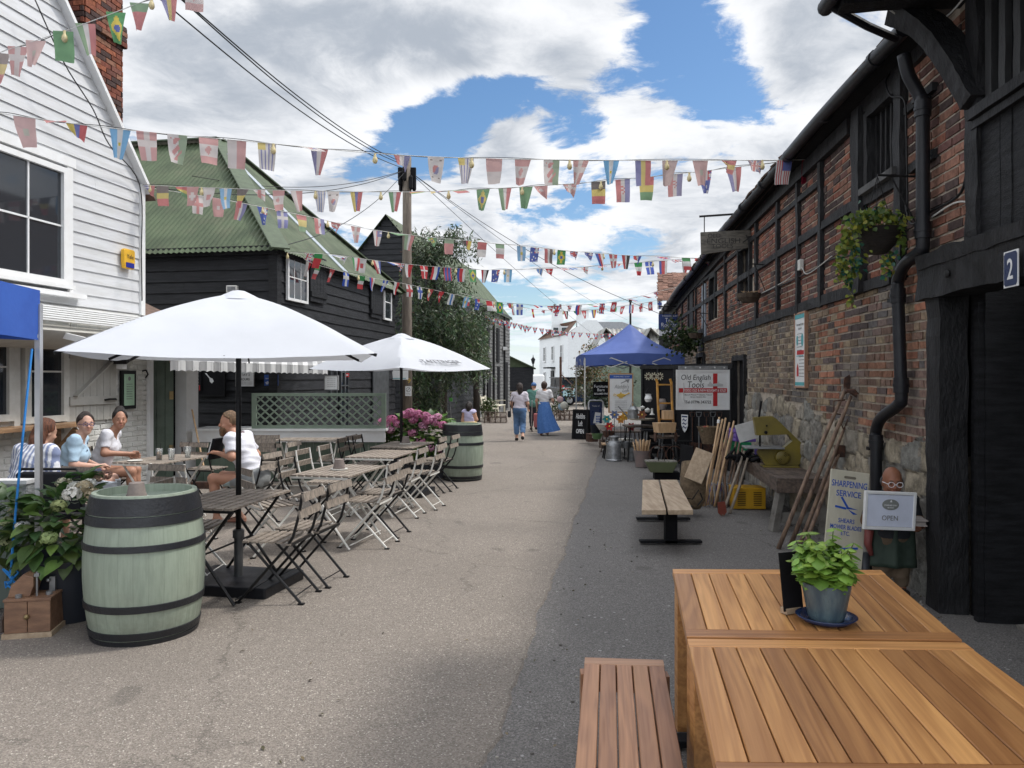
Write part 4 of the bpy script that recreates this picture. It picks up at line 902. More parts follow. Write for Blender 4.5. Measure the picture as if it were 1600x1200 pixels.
# tea rooms sign
c=P(1045,503,22.5); t,F=board_sign('tea_rooms_sign','dark blue hanging tea rooms sign at far end of the brick building','sign',c,(1,0,0),.60,.45,solid('deep_blue',(.02,.045,.16)))
text('Tea',F@Matrix.Translation((0,0,.05)),.22,.13,INKW,t); text('Rooms',F@Matrix.Translation((0,0,-.09)),.44,.13,INKW,t); text('STANDARD QUAY',F@Matrix.Translation((.03,0,.17)),.44,.05,INKW,t)
mb=MB(F); mb.box((0,0,-.32),(.56,.03,.17)); mb.build('lower_panel',WHITE,t); text('Open',F@Matrix.Translation((0,-.018,-.32)),.25,.07,INKB,t)
mb=MB(F); mb.tube([(-.3,0,.45),(.95,0,.45)],.02,6)
for x in (-.15,): mb.tube([(x,0,.45),(x,0,.2)],.015,6)
mb.build('iron_bar',BLACK,t)
# ================================================================ overhead: pole, wires
WOODP=M('pole_wood',(.20,.165,.13),.85,var=.25,sc=5,bump=.5,bs=20,c2=(.11,.09,.075),streak=(6,6,.6))
pb=P(636,590,21.5); pb.z=0; po=T('utility_pole','tall wooden utility pole with black fittings behind the pink hydrangea','utility pole',pb)
MB().lathe([(.15,0),(.14,3),(.125,6),(.12,7.85),(.0,7.9)],pb,16).build('pole',WOODP,po,smooth=True)
mb=MB()
for k in range(7): a=k*.9; mb.lathe([(.03,0),(.06,.05),(.06,.35),(.03,.4)],pb+Vector((.2*math.cos(a),.2*math.sin(a),6.9+.12*(k%3))),8)
mb.box(pb+Vector((0,0,7.4)),(.5,.12,.3)); mb.build('fittings',MATBLACK,po)
mb=MB()
for z in (5.2,4.8,4.2,3.5): mb.mark().tube([pb+Vector((-.2,0,z)),pb+Vector((.2,0,z))],.012,5)
mb.each('step',RUST,po)
tp=pb+Vector((0,0,7.5))
for i,(e,dz_,sg,lab) in enumerate(((P(228,-20,9),0,.3,'leftmost'),(P(262,-20,9.3),.1,.3,'second'),(P(270,-15,9.0),.15,.25,'third'))):
    cable('overhead wire from the pole top to the upper left, %s of three'%lab,[e+(tp-e)*t+Vector((0,0,dz_*t-sg*4*t*(1-t))) for t in (0,.25,.5,.75,1)],.010,name='overhead_wire')
for lab,e in (('down to the far lane towards the white house',P(980,500,60)),('to the far end of the brick building',P(1030,490,24)),('towards the far chimneys',P(960,545,70)),('to the black barn roof edge',P(440,385,14.3)),('to the white house gutter',P(224,292,11.4)),('low across to the barn roof ridge',P(300,275,16))):
    cable('thin overhead wire running from the pole '+lab,[e+(tp-e)*t+Vector((0,0,-.35*4*t*(1-t))) for t in (0,.25,.5,.75,1)],.008,name='overhead_wire')
cable('string of festoon cable down the white gable edge',[P(55,0,9.1),P(100,98,9.4),P(145,170,9.9),P(170,225,10.3),P(218,288,11.2),P(221,400,11.2),P(222,470,11.2)],.008,name='festoon_cable')
# signs on pole
t=T('number_nine','small yellow number 9 on the wooden pole','sign',P(637,594,21.2)); text('9',frame(P(639,595,21.3),(1,0,0)),.09,.13,GOLD,t)
t,F=board_sign('no_smoking_sign','small white prohibition sign on the wooden pole below the number 9','sign',P(638,611,21.28),(1,0,0),.17,.27,WHITE)
mb=MB(F); mb.tube([(.06*math.cos(a),-.002,.04+.06*math.sin(a)) for a in np.linspace(0,6.283,20)],.005,4); mb.bar((-.04,-.002,0),(.04,-.002,.08),.01,.003,up=(0,1,0)); mb.build('ring_symbol',INK,t); text('NO DOGS',F@Matrix.Translation((0,0,-.08)),.12,.03,INK,t)
t,F=board_sign('office_sign','white sign with teal stripe behind the far parasol pole','sign',P(624,586,20.9),(1,0,0),.48,.25,WHITE); MB(F).box((0,0,-.09),(.36,.003,.02)).build('teal_stripe',INKT,t)
# ================================================================ foreground tables and bench
u=Vector((.172,.985,0)).normalized()
def slab_table(name,label,cat,FL,FR_,NL,NR,z,npl,mats,bw,grp=None,gap=.004,th=.028):
    """corner points far-left, far-right, near-left, near-right"""
    t=T(name,label,cat,(FL+FR_+NL+NR)/4*1.0,0,grp); t.location.z=0
    def pt(a,b,zz): q=(FL*(1-a)+FR_*a)*(1-b)+(NL*(1-a)+NR*a)*b; return Vector((q.x,q.y,zz))
    L=((NL+NR)/2-(FL+FR_)/2).length; W=(FR_-FL).length; bb=bw/L; g=gap/W
    mb=MB()
    for k in range(npl):
        a0,a1=k/npl+(g/2 if k else 0),(k+1)/npl-(g/2 if k<npl-1 else 0); c=(random.random(),random.random(),random.random())
        b0,b1=bb+.002,1-bb-.002; e=.0025/W
        vs=[pt(a0,b0,z-th),pt(a1,b0,z-th),pt(a1,b1,z-th),pt(a0,b1,z-th),pt(a0,b0,z-.003),pt(a1,b0,z-.003),pt(a1,b1,z-.003),pt(a0,b1,z-.003),pt(a0+e,b0,z),pt(a1-e,b0,z),pt(a1-e,b1,z),pt(a0+e,b1,z)]
        mb.add(vs,[(0,1,2,3),(0,4,5,1),(1,5,6,2),(2,6,7,3),(3,7,4,0),(4,8,9,5),(5,9,10,6),(6,10,11,7),(7,11,8,4),(8,11,10,9)],c)
    for f in range(len(mb.f)): mb.f[f]=mb.f[f][::-1]
    mb.build('planks',mats[0],t)
    mb=MB()
    for b0,b1 in ((0,bb),(1-bb,1)):
        mb.mark(); c=(random.random(),random.random(),random.random()); e=.003/L
        vs=[pt(0,b0,z-th-.002),pt(1,b0,z-th-.002),pt(1,b1,z-th-.002),pt(0,b1,z-th-.002),pt(0,b0,z-.002),pt(1,b0,z-.002),pt(1,b1,z-.002),pt(0,b1,z-.002),pt(0,b0+e,z+.001),pt(1,b0+e,z+.001),pt(1,b1-e,z+.001),pt(0,b1-e,z+.001)]
        mb.add(vs,[f[::-1] for f in [(0,1,2,3),(0,4,5,1),(1,5,6,2),(2,6,7,3),(3,7,4,0),(4,8,9,5),(5,9,10,6),(6,10,11,7),(7,11,8,4),(8,11,10,9)]],c)
    mb.each('end_board',mats[1],t)
    mb=MB(); 
    for a0,a1,b0,b1 in ((.03,.97,.05,.05),(.03,.97,.95,.95),(.03,.03,.05,.95),(.97,.97,.05,.95)): mb.mark().bar(pt(a0,b0,z-th-.045),pt(a1,b1,z-th-.045),.025,.085,col=(.3,.4,.5))
    mb.each('apron',mats[0],t)
    for a,b in ((.045,.06),(.955,.06),(.045,.94),(.955,.94)): q=pt(a,b,0); MB().box((q.x,q.y,(z-th)/2),(.065,.065,z-th),col=(.5,.3,.4)).build('leg',mats[0],t,bevel=.003)
    return t
z=.75
FL=P(1051,889,3.73);FR_=P(1376,891,3.71);NL=P(1073,995,2.76);NR=P(1503,1000,2.72)
for q in(FL,FR_,NL,NR):q.z=z
slab_table('wooden_table','far one of the two oiled wooden tables, carrying the basil pot','table',FL,FR_,NL,NR,z,12,(TEAK,TEAKX),.082,'oiled wooden tables pushed together')
FL=G(1074,998,z);FR_=G(1506,1004,z);NL=Vector((.479,1.78,z));NR=Vector((1.48,1.765,z))
slab_table('wooden_table','near one of the two oiled wooden tables, nothing on its planks','table',FL,FR_,NL,NR,z,12,(TEAK,TEAKX),.078,'oiled wooden tables pushed together')
tag(MB().box((.92,3.5,.027),(.5,.09,.03)).build('table_foot_plate',MATBLACK,bevel=.004),'black metal foot plate under the far oiled wooden table','foot plate')
z=.45; FL=G(914,1027,z);FR_=G(1036,1031,z)
slab_table('wooden_bench','slatted wooden bench beside the oiled tables in the foreground','bench',FL,FR_,FL+Vector((-.18,-1.42,0)),FR_+Vector((-.18,-1.42,0)),z,5,(BENCHW,BENCHWX),.075,gap=.005)
# basil pot
bp=Vector((1.195,2.92,.752)); t=T('basil_pot','potted green basil in a glazed blue grey pot on the far oiled table','pot plant',bp)
PG=M('blue_grey_glaze',(.10,.145,.16),.3,var=.2,sc=9,bump=.15,c2=(.045,.075,.10),streak=(3,3,.7)); SG=M('dark_blue_glaze',(.015,.03,.085),.15,var=.1,bump=.05)
MB().lathe([(.06,.0),(.085,.004),(.112,.026),(.106,.028),(.08,.012),(.0,.010)],bp,40,cap=False).build('saucer',SG,t,smooth=True)
MB().lathe([(.0,.014),(.062,.014),(.068,.03),(.088,.135),(.088,.15),(.080,.15),(.078,.13),(.0,.128)],bp,40,cap=False).build('pot',PG,t,ang=50)
MB().lathe([(.0,.131),(.079,.131)],bp,24,cap=False).build('soil',M('soil',(.03,.02,.015),.95,bump=.8),t)
def leafmesh(mb,p,d,n,L,W,col,cup=.25,fold=.18,curl=.25,seg=4):
    d=Vector(d).normalized(); n=Vector(n); n=(n-d*n.dot(d)); n=n.normalized() if n.length>1e-4 else d.orthogonal().normalized(); s=d.cross(n)
    vs=[];fs=[]
    for i in range(seg+1):
        t=i/seg; w_=W*.5*math.sin(math.pi*min(1,(t*.96+.04))**.8)*(1.0 if t<1 else 0); c=Vector(p)+d*L*t*(1-.1*t)-n*(curl*L*t*t)
        vs+=[c+s*w_+n*fold*w_*2*.5,c,c-s*w_+n*fold*w_]
        if i:
            a=3*(i-1); fs+=[(a,a+3,a+4,a+1),(a+1,a+4,a+5,a+2)]
    mb.add(vs,fs,col)
def rdir(up=.3): 
    a=random.uniform(0,6.283); z=random.uniform(-.4,1)*1+up; v=Vector((math.cos(a),math.sin(a),z)); return v.normalized()
def gcol(base,v=.3,yel=.15): k=random.uniform(1-v,1+v); y=random.uniform(-yel,yel); return (base[0]*k*(1+y),base[1]*k,base[2]*k*(1-y))
mb=MB(); st=MB(); st.col=(.14,.24,.05)
for k in range(34):
    a=random.uniform(0,6.28); r=.115*math.sqrt(random.random()); h=random.uniform(.09,.215)*(1.08-.35*(r/.11)); b0=bp+Vector((r*.4*math.cos(a),r*.4*math.sin(a),.13)); tp_=bp+Vector((r*math.cos(a),r*math.sin(a),.15+h)); st.tube([b0,b0.lerp(tp_,.5)+Vector((0,0,.01)),tp_],.0022,5)
    for j in range(7):
        q=b0.lerp(tp_,.3+.7*j/6); 
        for s in (0,1):
            an=a+j*1.57+s*3.14+random.uniform(-.4,.4); dd=Vector((math.cos(an),math.sin(an),random.uniform(-.55,.4))); Lf=random.uniform(.036,.060)*(1.15 if j<5 else .8)
            leafmesh(mb,q,dd,(0,0,1),Lf,Lf*.86,gcol((.20,.36,.055) if j<5 else (.29,.46,.09),.25,.12),fold=-.35,curl=.38,seg=5)
st.build('stem',LEAF,t); 
for c_ in range(len(st.c)): pass
mb.build('foliage',LEAF,t,smooth=True)
q=Vector((1.10,3.03,.752)); t=T('menu_stand','blank black menu card in a small wooden stand behind the basil pot','menu stand',q); F=frame(q,(.93,.36,0))
MB(F).box((.0,0,.012),(.075,.035,.024)).build('wooden_foot',NEWWOOD,t,bevel=.002); MB(F).box((-.0,0,.125),(.095,.003,.225),Matrix.Rotation(R(-8),3,'X')).build('black_card',MATBLACK,t)
# ================================================================ barrels
def stavemat():
    m=M('stave_paint',(.315,.37,.295),.45,var=.08,bump=.12,bs=16,c2=(.255,.305,.24),dirt=.25,streak=(5,5,.8)); t=m.node_tree; b=t.nodes['Principled BSDF']; tc=t.nodes.new('ShaderNodeTexCoord'); sp=N(t,'ShaderNodeSeparateXYZ',ins={0:tc.outputs['Object']})
    fr=mth(t,'FRACT',mth(t,'MULTIPLY',mth(t,'ADD',mth(t,'ARCTAN2',sp.outputs[0],sp.outputs[1]),4.),26/6.2832)); ln=mth(t,'LESS_THAN',mth(t,'ABSOLUTE',mth(t,'SUBTRACT',fr,.5)),.035)
    sc=N(t,'ShaderNodeTexNoise',ins={'Vector':tc.outputs['Object'],'Scale':9.,'Detail':9.,'Roughness':.8}); chip=mth(t,'MULTIPLY',mrange(t,sc.outputs[0],.66,.70),.8)
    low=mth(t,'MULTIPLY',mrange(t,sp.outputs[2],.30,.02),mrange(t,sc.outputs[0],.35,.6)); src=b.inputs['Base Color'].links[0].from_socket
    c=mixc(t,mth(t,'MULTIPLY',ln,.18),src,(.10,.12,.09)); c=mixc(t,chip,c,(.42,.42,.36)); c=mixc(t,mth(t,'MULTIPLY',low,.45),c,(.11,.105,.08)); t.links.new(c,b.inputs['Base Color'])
    bm=[x for x in t.nodes if x.type=='BUMP'][0]; b2=N(t,'ShaderNodeBump',ins={'Strength':.3,'Distance':.004,'Height':mth(t,'SUBTRACT',1.,ln),'Normal':bm.outputs[0]}); t.links.new(b2.outputs[0],b.inputs['Normal']); return m
STAVE=stavemat()
BLKHOOP=M('black_hoop_paint',(.018,.020,.025),.42,var=.3,sc=9,bump=.3,c2=(.012,.013,.016))
def barrel(label,loc,H=.93,rm=.365,re=.295,rz=0):
    t=T('wine_barrel',label,'barrel',loc,0,'sage painted barrels')
    L=Vector(loc); mb=MB(); pr=lambda z:(re+(rm-re)*(1-((z-H/2)/(H/2))**2))
    n=14; prof=[(0,.02),(re-.03,.02)]+[(pr(H*i/n),H*i/n) for i in range(n+1)]+[(re-.028,H),(re-.03,H-.05),(0,H-.05)]
    mb.lathe(prof,L,56,cap=False); 
    o=mb.build('staves',STAVE,t,ang=40)
    for a,b in ((.0,.045),(.05,.10),(.235,.285),(.635,.68),(.80,.865),(.87,.985)):
        a*=H;b*=H
        MB().lathe([(pr(a)+.001,a),(pr(a)+.008,a+.002),(pr(b)+.008,b-.002),(pr(b)+.001,b)],L,56,cap=False).build('hoop',BLKHOOP,t,ang=40)
    return t
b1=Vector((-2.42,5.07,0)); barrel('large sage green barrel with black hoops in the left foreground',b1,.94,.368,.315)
def ashpot(label,loc):
    t=T('upturned_pot',label,'plant pot',loc); MB().lathe([(.0,.0),(.085,0),(.088,.012),(.0,.012)],loc,24,cap=False).build('saucer',CREAMMETAL,t)
    MB().lathe([(.062,.012),(.062,.03),(.058,.032),(.045,.105),(.04,.108),(.0,.108)],loc,24,cap=False).build('pot',TERRA,t,ang=40)
ashpot('upturned grey clay pot on a saucer on top of the near barrel',Vector((b1.x-.02,b1.y-.08,.892)))
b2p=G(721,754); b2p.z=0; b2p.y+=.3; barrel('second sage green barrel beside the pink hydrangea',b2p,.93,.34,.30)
# ================================================================ folding bistro chairs and tables
def chair_proto(frame_mat,label,sm):
    t=T('folding_chair',label,'chair',(0,0,0),0,'folding bistro chairs on the terrace')
    mb=MB()
    for k in range(6): y=-.155+k*.066; mb.box((0,y,.455-(.012 if k==0 else 0)),(.40,.045,.014))
    mb.build('seat',sm,t,local=True)
    mb=MB()
    for z,y in ((.79,-.272),(.665,-.245)): mb.box((0,y,z),(.41,.016,.062),Matrix.Rotation(R(-11),3,'X'))
    mb.build('backrest',sm,t,local=True)
    for s in (-1,1):
        MB().tube([(s*.19,-.262,.825),(s*.19,-.235,.66),(s*.19,-.19,.50),(s*.19,-.14,.42),(s*.19,.23,.012)],.0105,6).build('leg',frame_mat,t,local=True)
        MB().tube([(s*.172,.165,.445),(s*.172,-.24,.012)],.0105,6).build('leg',frame_mat,t,local=True)
    mb=MB()
    for s in (-1,1): mb.mark().box((s*.19,.235,.006),(.03,.045,.012)); mb.mark().box((s*.172,-.245,.006),(.03,.045,.012))
    mb.each('foot',BLACK,t,local=True)
    for y,z,w_ in ((.165,.08,.38),(-.20,.06,.345)): MB().tube([(-w_/2,y,z),(w_/2,y,z)],.005,5).build('stretcher',frame_mat,t,local=True)
    mb=MB(); mb.mark().box((0,.16,.44),(.38,.02,.02)); mb.mark().box((0,-.17,.44),(.38,.02,.02)); mb.each('seat_rail',frame_mat,t,local=True)
    return t
used=set(); PR={}
def chair(kind,x,y,face,label):
    """face = compass angle the sitter looks towards, degrees from +Y clockwise"""
    rz=-R(face)
    if kind not in PR:
        t=chair_proto(BLACK if kind=='b' else CREAMMETAL,label,GREYWOOD if kind in 'bw' else NEWWOOD); PR[kind]=t; t.location=(x,y,.012); t.rotation_euler=(0,0,rz); return t
    return dup(PR[kind],(x,y,.012),rz,label)
LW=-90+9
chair('b',-1.77,5.84,LW-2,'black framed chair nearest the camera, beside the near slatted table')
chair('b',-1.66,6.30,LW+3,'black framed chair tucked behind the nearest black framed chair')
chair('w',-1.43,7.67,LW,'cream framed chair on the lane side of the table with the grey pot')
chair('b',-1.39,8.18,LW+4,'black framed chair between the cream chairs on the lane side')
chair('w',-1.34,9.30,LW,'cream framed chair on the lane side of the third slatted table')
chair('w',-1.16,9.86,LW+3,'cream framed chair on the lane side nearest the parasol table')
chair('b',-1.25,10.95,LW,'black framed chair in front of the second barrel')
chair('b',-1.10,11.45,LW+3,'black framed chair touching the left side of the second barrel')
chair('b',-2.10,7.98,99,'black framed chair on the bar side of the table with the grey pot')
chair('w',-2.30,7.36,52,'cream framed chair turned half round behind the near slatted table')
chair('w',-2.22,9.05,99,'cream framed chair on the bar side of the third slatted table')
chair('w',-2.10,9.62,99,'cream framed chair just behind its neighbour at the third slatted table')
chair('b',-2.12,10.75,99,'dark framed chair on the bar side of the parasol table')
chair('b',-2.02,11.25,99,'dark framed chair farthest back beside the trellis counter')
chair('b',-2.62,11.35,-80,'dark framed chair facing left at the right of the small counter table')
chair('w',-3.15,10.2,-81,'cream framed chair with its back to the small counter table')
chair('b',-3.42,10.9,10,'dark framed chair behind the seated man near the counter')
chair('b',-3.60,11.6,5,'dark framed chair against the left end of the trellis counter')
chair('b',-2.98,8.75,-78,'black framed chair the bearded man sits on')
chair('w',-3.30,7.75,14,'cream framed chair with its back to the near barrel')
chair('b',-4.10,10.3,12,'brown slatted chair by the broom and white door post')
chair('w',-2.62,6.35,90,'cream framed chair half hidden under the near slatted table')
chair('b',-4.05,7.55,20,'wooden slatted chair in front of the woman in pale blue')
chair('b',-4.95,8.45,70,'dark framed chair the woman in the pale blue shirt sits on')
chair('b',-4.88,9.35,75,'dark framed chair the woman in the white top sits on')
def table_proto(frame_mat,label,L=.95,W=.62):
    t=T('folding_table',label,'table',(0,0,0),0,'slatted folding tables on the terrace'); mb=MB()
    n=8
    for k in range(n): x=-W/2+(k+.5)*W/n; mb.box((x,0,.722),(W/n-.019,L,.016))
    mb.build('tabletop',GREYWOODX,t,local=True)
    mb=MB(); 
    for y in (-L/2+.012,L/2-.012): mb.mark().box((0,y,.704),(W-.02,.02,.02))
    mb.each('top_frame',frame_mat,t,local=True)
    for y in (-L/2+.10,L/2-.10):
        for s in (-1,1): MB().tube([(s*.24,y+s*.012,.70),(-s*.27,y+s*.012,.012)],.012,6).build('leg',frame_mat,t,local=True)
    MB().tube([(0,-L/2+.10,.36),(0,L/2-.10,.36)],.008,5).build('stretcher',frame_mat,t,local=True)
    mb=MB()
    for x in (-.27,.27): mb.mark().tube([(x,-L/2+.1,.05),(x,L/2-.1,.05)],.006,5)
    mb.each('foot_rail',frame_mat,t,local=True)
    return t
TP={}
def table(kind,x,y,rz,label):
    if kind not in TP: 
        TP[kind]=table_proto(BLACK if kind=='b' else CREAMMETAL,label); TP[kind].location=(x,y,.012); TP[kind].rotation_euler=(0,0,R(rz)); return
    dup(TP[kind],(x,y,.012),R(rz),label)
table('b',-2.22,6.0,-9,'near slatted table with black frame around the front parasol pole')
table('w',-1.74,7.82,-13,'slatted table with cream frame and a grey clay pot on it')
table('w',-1.60,9.52,-11,'third slatted table from the near barrel, cream frame, bare top')
table('b',-1.53,10.8,-12,'dark slatted table around the rear parasol pole')
table('w',-3.10,11.75,88,'small slatted table standing against the trellis counter')
table('w',-4.02,8.9,-15,'grey slatted table with the drinking glasses')
ashpot('upturned grey clay pot on the second slatted table',Vector((-1.76,7.82,.743)))
ashpot('upturned pale clay pot beside the rear parasol pole',Vector((-1.50,10.85,.743)))
for i,(x,y,l) in enumerate(((-4.02,8.75,'tall glass with a straw holding an amber drink, leftmost on the women\'s table'),(-3.88,8.75,'empty ribbed drinking glass in the middle of the women\'s table'),(-3.80,9.0,'empty ribbed drinking glass rightmost on the women\'s table'))):
    t=T('drinking_glass',l,'glass',(x,y,.743),0,'drinking glasses'); MB().lathe([(.0,0),(.03,0),(.038,.13),(.035,.13),(.028,.008),(0,.008)],(x,y,.743),16,cap=False).build('tumbler',CLEAR,t,smooth=True)
    MB().tube([(x,y,.76),(x+.02,y,.93)],.003,5).build('straw',INK,t)
    if i==0: MB().lathe([(0,.01),(.027,.01),(.031,.07),(0,.07)],(x,y,.743),14,cap=False).build('drink',solid('amber_drink',(.3,.16,.07),.2),t)
tag(MB().lathe([(0,0),(.06,0),(.08,.012),(.0,.012)],(-4.22,8.6,.743),20,cap=False).build('plate',CREAMMETAL),'small white plate at the left end of the women\'s table','plate')
# ================================================================ parasols
def parasol(label,base,rot,r,zp,ze,lett=None,Hs=.10,plate=True):
    t=T('parasol',label,'parasol',base,0,'white square parasols'); B=Vector(base); cs=[(math.cos(rot+R(45)+k*math.pi/2)*r,math.sin(rot+R(45)+k*math.pi/2)*r) for k in range(4)]
    mb=MB(); n=20
    for k in range(4):
        a=Vector((*cs[k],0)); b=Vector((*cs[(k+1)%4],0))
        def fn(uu,v):
            tt=v*.97+.03; e=a.lerp(b,uu); sag=1-.045*math.sin(math.pi*uu)*tt*tt; q=e*tt*sag
            zz=ze+(zp-ze)*(1-tt)**1.0*(1-.0*tt)+.11*(zp-ze)*math.sin(math.pi*tt**.8) + .03*math.sin(math.pi*uu)*tt*tt*(-1) + .012*noise.noise(Vector((uu*5+k*9,tt*4,0)))*tt+.010*math.sin(tt*9+k)*math.sin(uu*3.14)
            return B+Vector((q.x,q.y,zz))
        mb.grid(fn,n,n)
    o=mb.build('canopy',CANVAS,t,smooth=True)
    m=o.modifiers.new('w','WELD'); m.merge_threshold=.002
    mb=MB(); mb.lathe([(.20,-.055),(.12,-.012),(.05,.022),(.0,.03)],B+Vector((0,0,zp)),20,cap=False); mb.build('vent_cap',CANVAS,t,smooth=True)
    for k in range(4):
        MB().bar(B+Vector((0,0,zp-.06)),B+Vector((cs[k][0],cs[k][1],ze-.012)),.012,.022).build('rib',BLACK,t)
        m_=Vector((cs[k][0],cs[k][1],0)).lerp(Vector((*cs[(k+1)%4],0)),.5)*.93; MB().bar(B+Vector((0,0,zp-.06)),B+Vector((m_.x,m_.y,ze-.03)),.012,.02).build('rib',BLACK,t)
    MB().tube([B+Vector((0,0,.05)),B+Vector((0,0,zp))],.021,14).build('pole',BLACK,t,smooth=True)
    mb=MB(); mb.lathe([(.035,0.05),(.035,.40),(.045,.40),(.045,.46),(.03,.47)],B,16); mb.build('base_tube',M('grey_metal_tube',(.12,.125,.13),.4,.5,bump=.05),t,ang=40)
    mb=MB(rotz(B,-R(12))); mb.box((0,0,.05),(.82,.62,.085)); mb.build('base_plate',BLKPLAST,t,bevel=.012)
    if lett:
        a=Vector((*cs[lett],0)); b=Vector((*cs[(lett+1)%4],0)); mid=(a+b)/2
        tt=.86; dz=(zp-ze)*.95; slope=Vector((mid.x,mid.y,-dz)).normalized(); ex=(b-a).normalized()
        q=B+Vector((mid.x*tt*.985,mid.y*tt*.985,ze+(zp-ze)*(1-tt)+.11*(zp-ze)*math.sin(math.pi*tt**.8)+.012+.0)); up=-slope
        Fq=frame(q,ex,up); text('TAITTINGER',Fq,.78,.085,solid('grey_print',(.07,.07,.08)),t,bold=.002,ext=.001)
    return t
parasol('front white square parasol over the near slatted table',(-2.19,6.15,.0),R(14),1.44,2.35,1.85)
parasol('rear white square parasol with dark lettering by the pink hydrangea',(-1.585,11.0,.0),R(52.5),1.29,2.285,1.805,lett=2)
# ================================================================ blue gazebos
def gazebo(label,x0,x1,y0,y1,zp,zv,vh,mat,legm,legs=4,seat=''):
    t=T('pop_up_gazebo',label,'gazebo',((x0+x1)/2,(y0+y1)/2,0)); C=Vector(((x0+x1)/2,(y0+y1)/2,0)); cs=[(x0,y0),(x1,y0),(x1,y1),(x0,y1)]; mb=MB()
    for k in range(4):
        a=Vector((*cs[k],0)); b=Vector((*cs[(k+1)%4],0))
        def fn(uu,v):
            q=C.lerp(a.lerp(b,uu),v); tri=1-abs(uu-.5)*2; hh=zv+(zp-zv)*((1-v)*1.0)-.16*math.sin(math.pi*v)*(.55+.45*(1-tri))+.05*tri*v; return Vector((q.x,q.y,hh+.006*noise.noise(Vector((uu*8+k*5,v*6,2)))))
        mb.grid(fn,16,12)
        def fv(uu,v): q=a.lerp(b,uu); tri=1-abs(uu-.5)*2; nn=(b-a).cross(Vector((0,0,1))).normalized(); return Vector((q.x,q.y,zv+.05*tri-v*vh))+nn*(.018*math.sin(uu*15+k)*v+.01)
        mb.grid(fv,20,3)
    mb.build('canopy',mat,t,smooth=True)
    for x,y in cs[:legs]: 
        MB().box((x,y,(zv-.1)/2),(.038,.038,zv-.1)).build('leg',legm,t); MB().box((x,y,.004+.01),(.1,.1,.01)).build('foot_plate',legm,t)
    mb=MB()
    for k in range(4):
        a=Vector((*cs[k],0)); b=Vector((*cs[(k+1)%4],0))
        for i in range(4):
            z0,z1=(zv-.34,zv-.08) if i%2 else (zv-.08,zv-.34); mb.bar(a.lerp(b,i/4)+Vector((0,0,z0)),a.lerp(b,(i+1)/4)+Vector((0,0,z1)),.014,.024); mb.bar(a.lerp(b,i/4)+Vector((0,0,z1)),a.lerp(b,(i+1)/4)+Vector((0,0,z0)),.014,.024)
    mb.build('scissor_frame',legm,t)
    return t
pl=G(62,950); gazebo('blue pop up gazebo cropped at the left edge of the photo',-6.2,-3.42,2.75,5.55,3.15,2.31,.36,BLUECAN,ALU)
gl=Vector((1.98,20.9,0)); gazebo('faded blue pop up gazebo over the antiques stall',1.98,4.85,20.9,23.7,3.24,2.30,.30,BLUECAN2,OFFWHITE)
# ================================================================ planters & hydrangeas
PP=solid('navy_planter',(.018,.022,.032),.45)
def hydrangea(mb,fl,C,rad,n,cols,heads,hcol,hr,L=.11,seed=1):
    random.seed(seed)
    for k in range(n):
        d=Vector((random.gauss(0,1),random.gauss(0,1),random.gauss(.25,.8))).normalized(); f=random.uniform(.55,1)**.5; p=C+Vector((d.x*rad[0],d.y*rad[1],d.z*rad[2]))*f
        out=(d+Vector((random.uniform(-.5,.5),random.uniform(-.5,.5),random.uniform(-.5,.25)))).normalized(); l=L*random.uniform(.6,1.25)
        leafmesh(mb,p,out,(d.x*.4,d.y*.4,1),l,l*.68,gcol(random.choice(cols),.3,.12),fold=.25,curl=.35,seg=4)
    for h in heads:
        if fl is None: break
        fl.mark(); c=C+Vector(h[:3]); r=hr*random.uniform(.8,1.15); cc=random.choice(hcol) if len(h)<4 else h[3]
        for k in range(70):
            d=Vector((random.gauss(0,1),random.gauss(0,1),random.gauss(.2,1))).normalized(); q=c+Vector((d.x,d.y,d.z*.72))*r*random.uniform(.85,1.05); s=r*.27; x=d.orthogonal().normalized(); y=d.cross(x); a=random.uniform(0,1.5); x,y=x*math.cos(a)+y*math.sin(a),y*math.cos(a)-x*math.sin(a); kk=random.uniform(.75,1.2)
            fl.add([q,q+x*s+d*s*.2,q+(x+y)*s*.55,q+y*s+d*s*.2,q+(y-x)*s*.55,q-x*s+d*s*.2,q-(x+y)*s*.55,q-y*s+d*s*.2,q+(x-y)*s*.55],[(0,1,2),(0,2,3),(0,3,4),(0,4,5),(0,5,6),(0,6,7),(0,7,8),(0,8,1)],tuple(v*kk for v in cc))
DG=[(.065,.135,.035),(.085,.17,.045),(.05,.105,.035),(.14,.24,.06),(.10,.15,.04)]
def P3(px,py,Y,C): return tuple(P(px,py,Y)-C)
C=Vector((-3.12,5.42,.57)); pc=Vector((-3.12,5.4,0)); t=T('white_hydrangea','large leaved hydrangea with cream flower heads in a dark planter by the near barrel','plant',pc)
MB().lathe([(.24,.012),(.30,.40),(.31,.44),(.285,.44),(.27,.38),(0,.37)],pc,40,cap=False).build('planter',PP,t,ang=50)
mb=MB();fl=MB(); PW=[(.72,.68,.52),(.62,.55,.36),(.75,.74,.66),(.5,.42,.28),(.55,.42,.33)]
hd=[P3(113,772,5.1,C)+((.78,.76,.70),),P3(131,760,5.2,C),P3(140,755,5.3,C)+((.8,.8,.75),),P3(92,790,5.2,C)+((.45,.5,.22),),P3(150,745,5.45,C)+((.5,.36,.27),),P3(165,742,5.6,C)+((.55,.33,.26),),P3(120,762,5.3,C),P3(145,772,5.15,C),P3(76,840,5.05,C)+((.38,.48,.2),),P3(100,755,5.5,C)]
hydrangea(mb,fl,C,(.40,.34,.33),430,DG,hd,PW,.052,.135,seed=3)
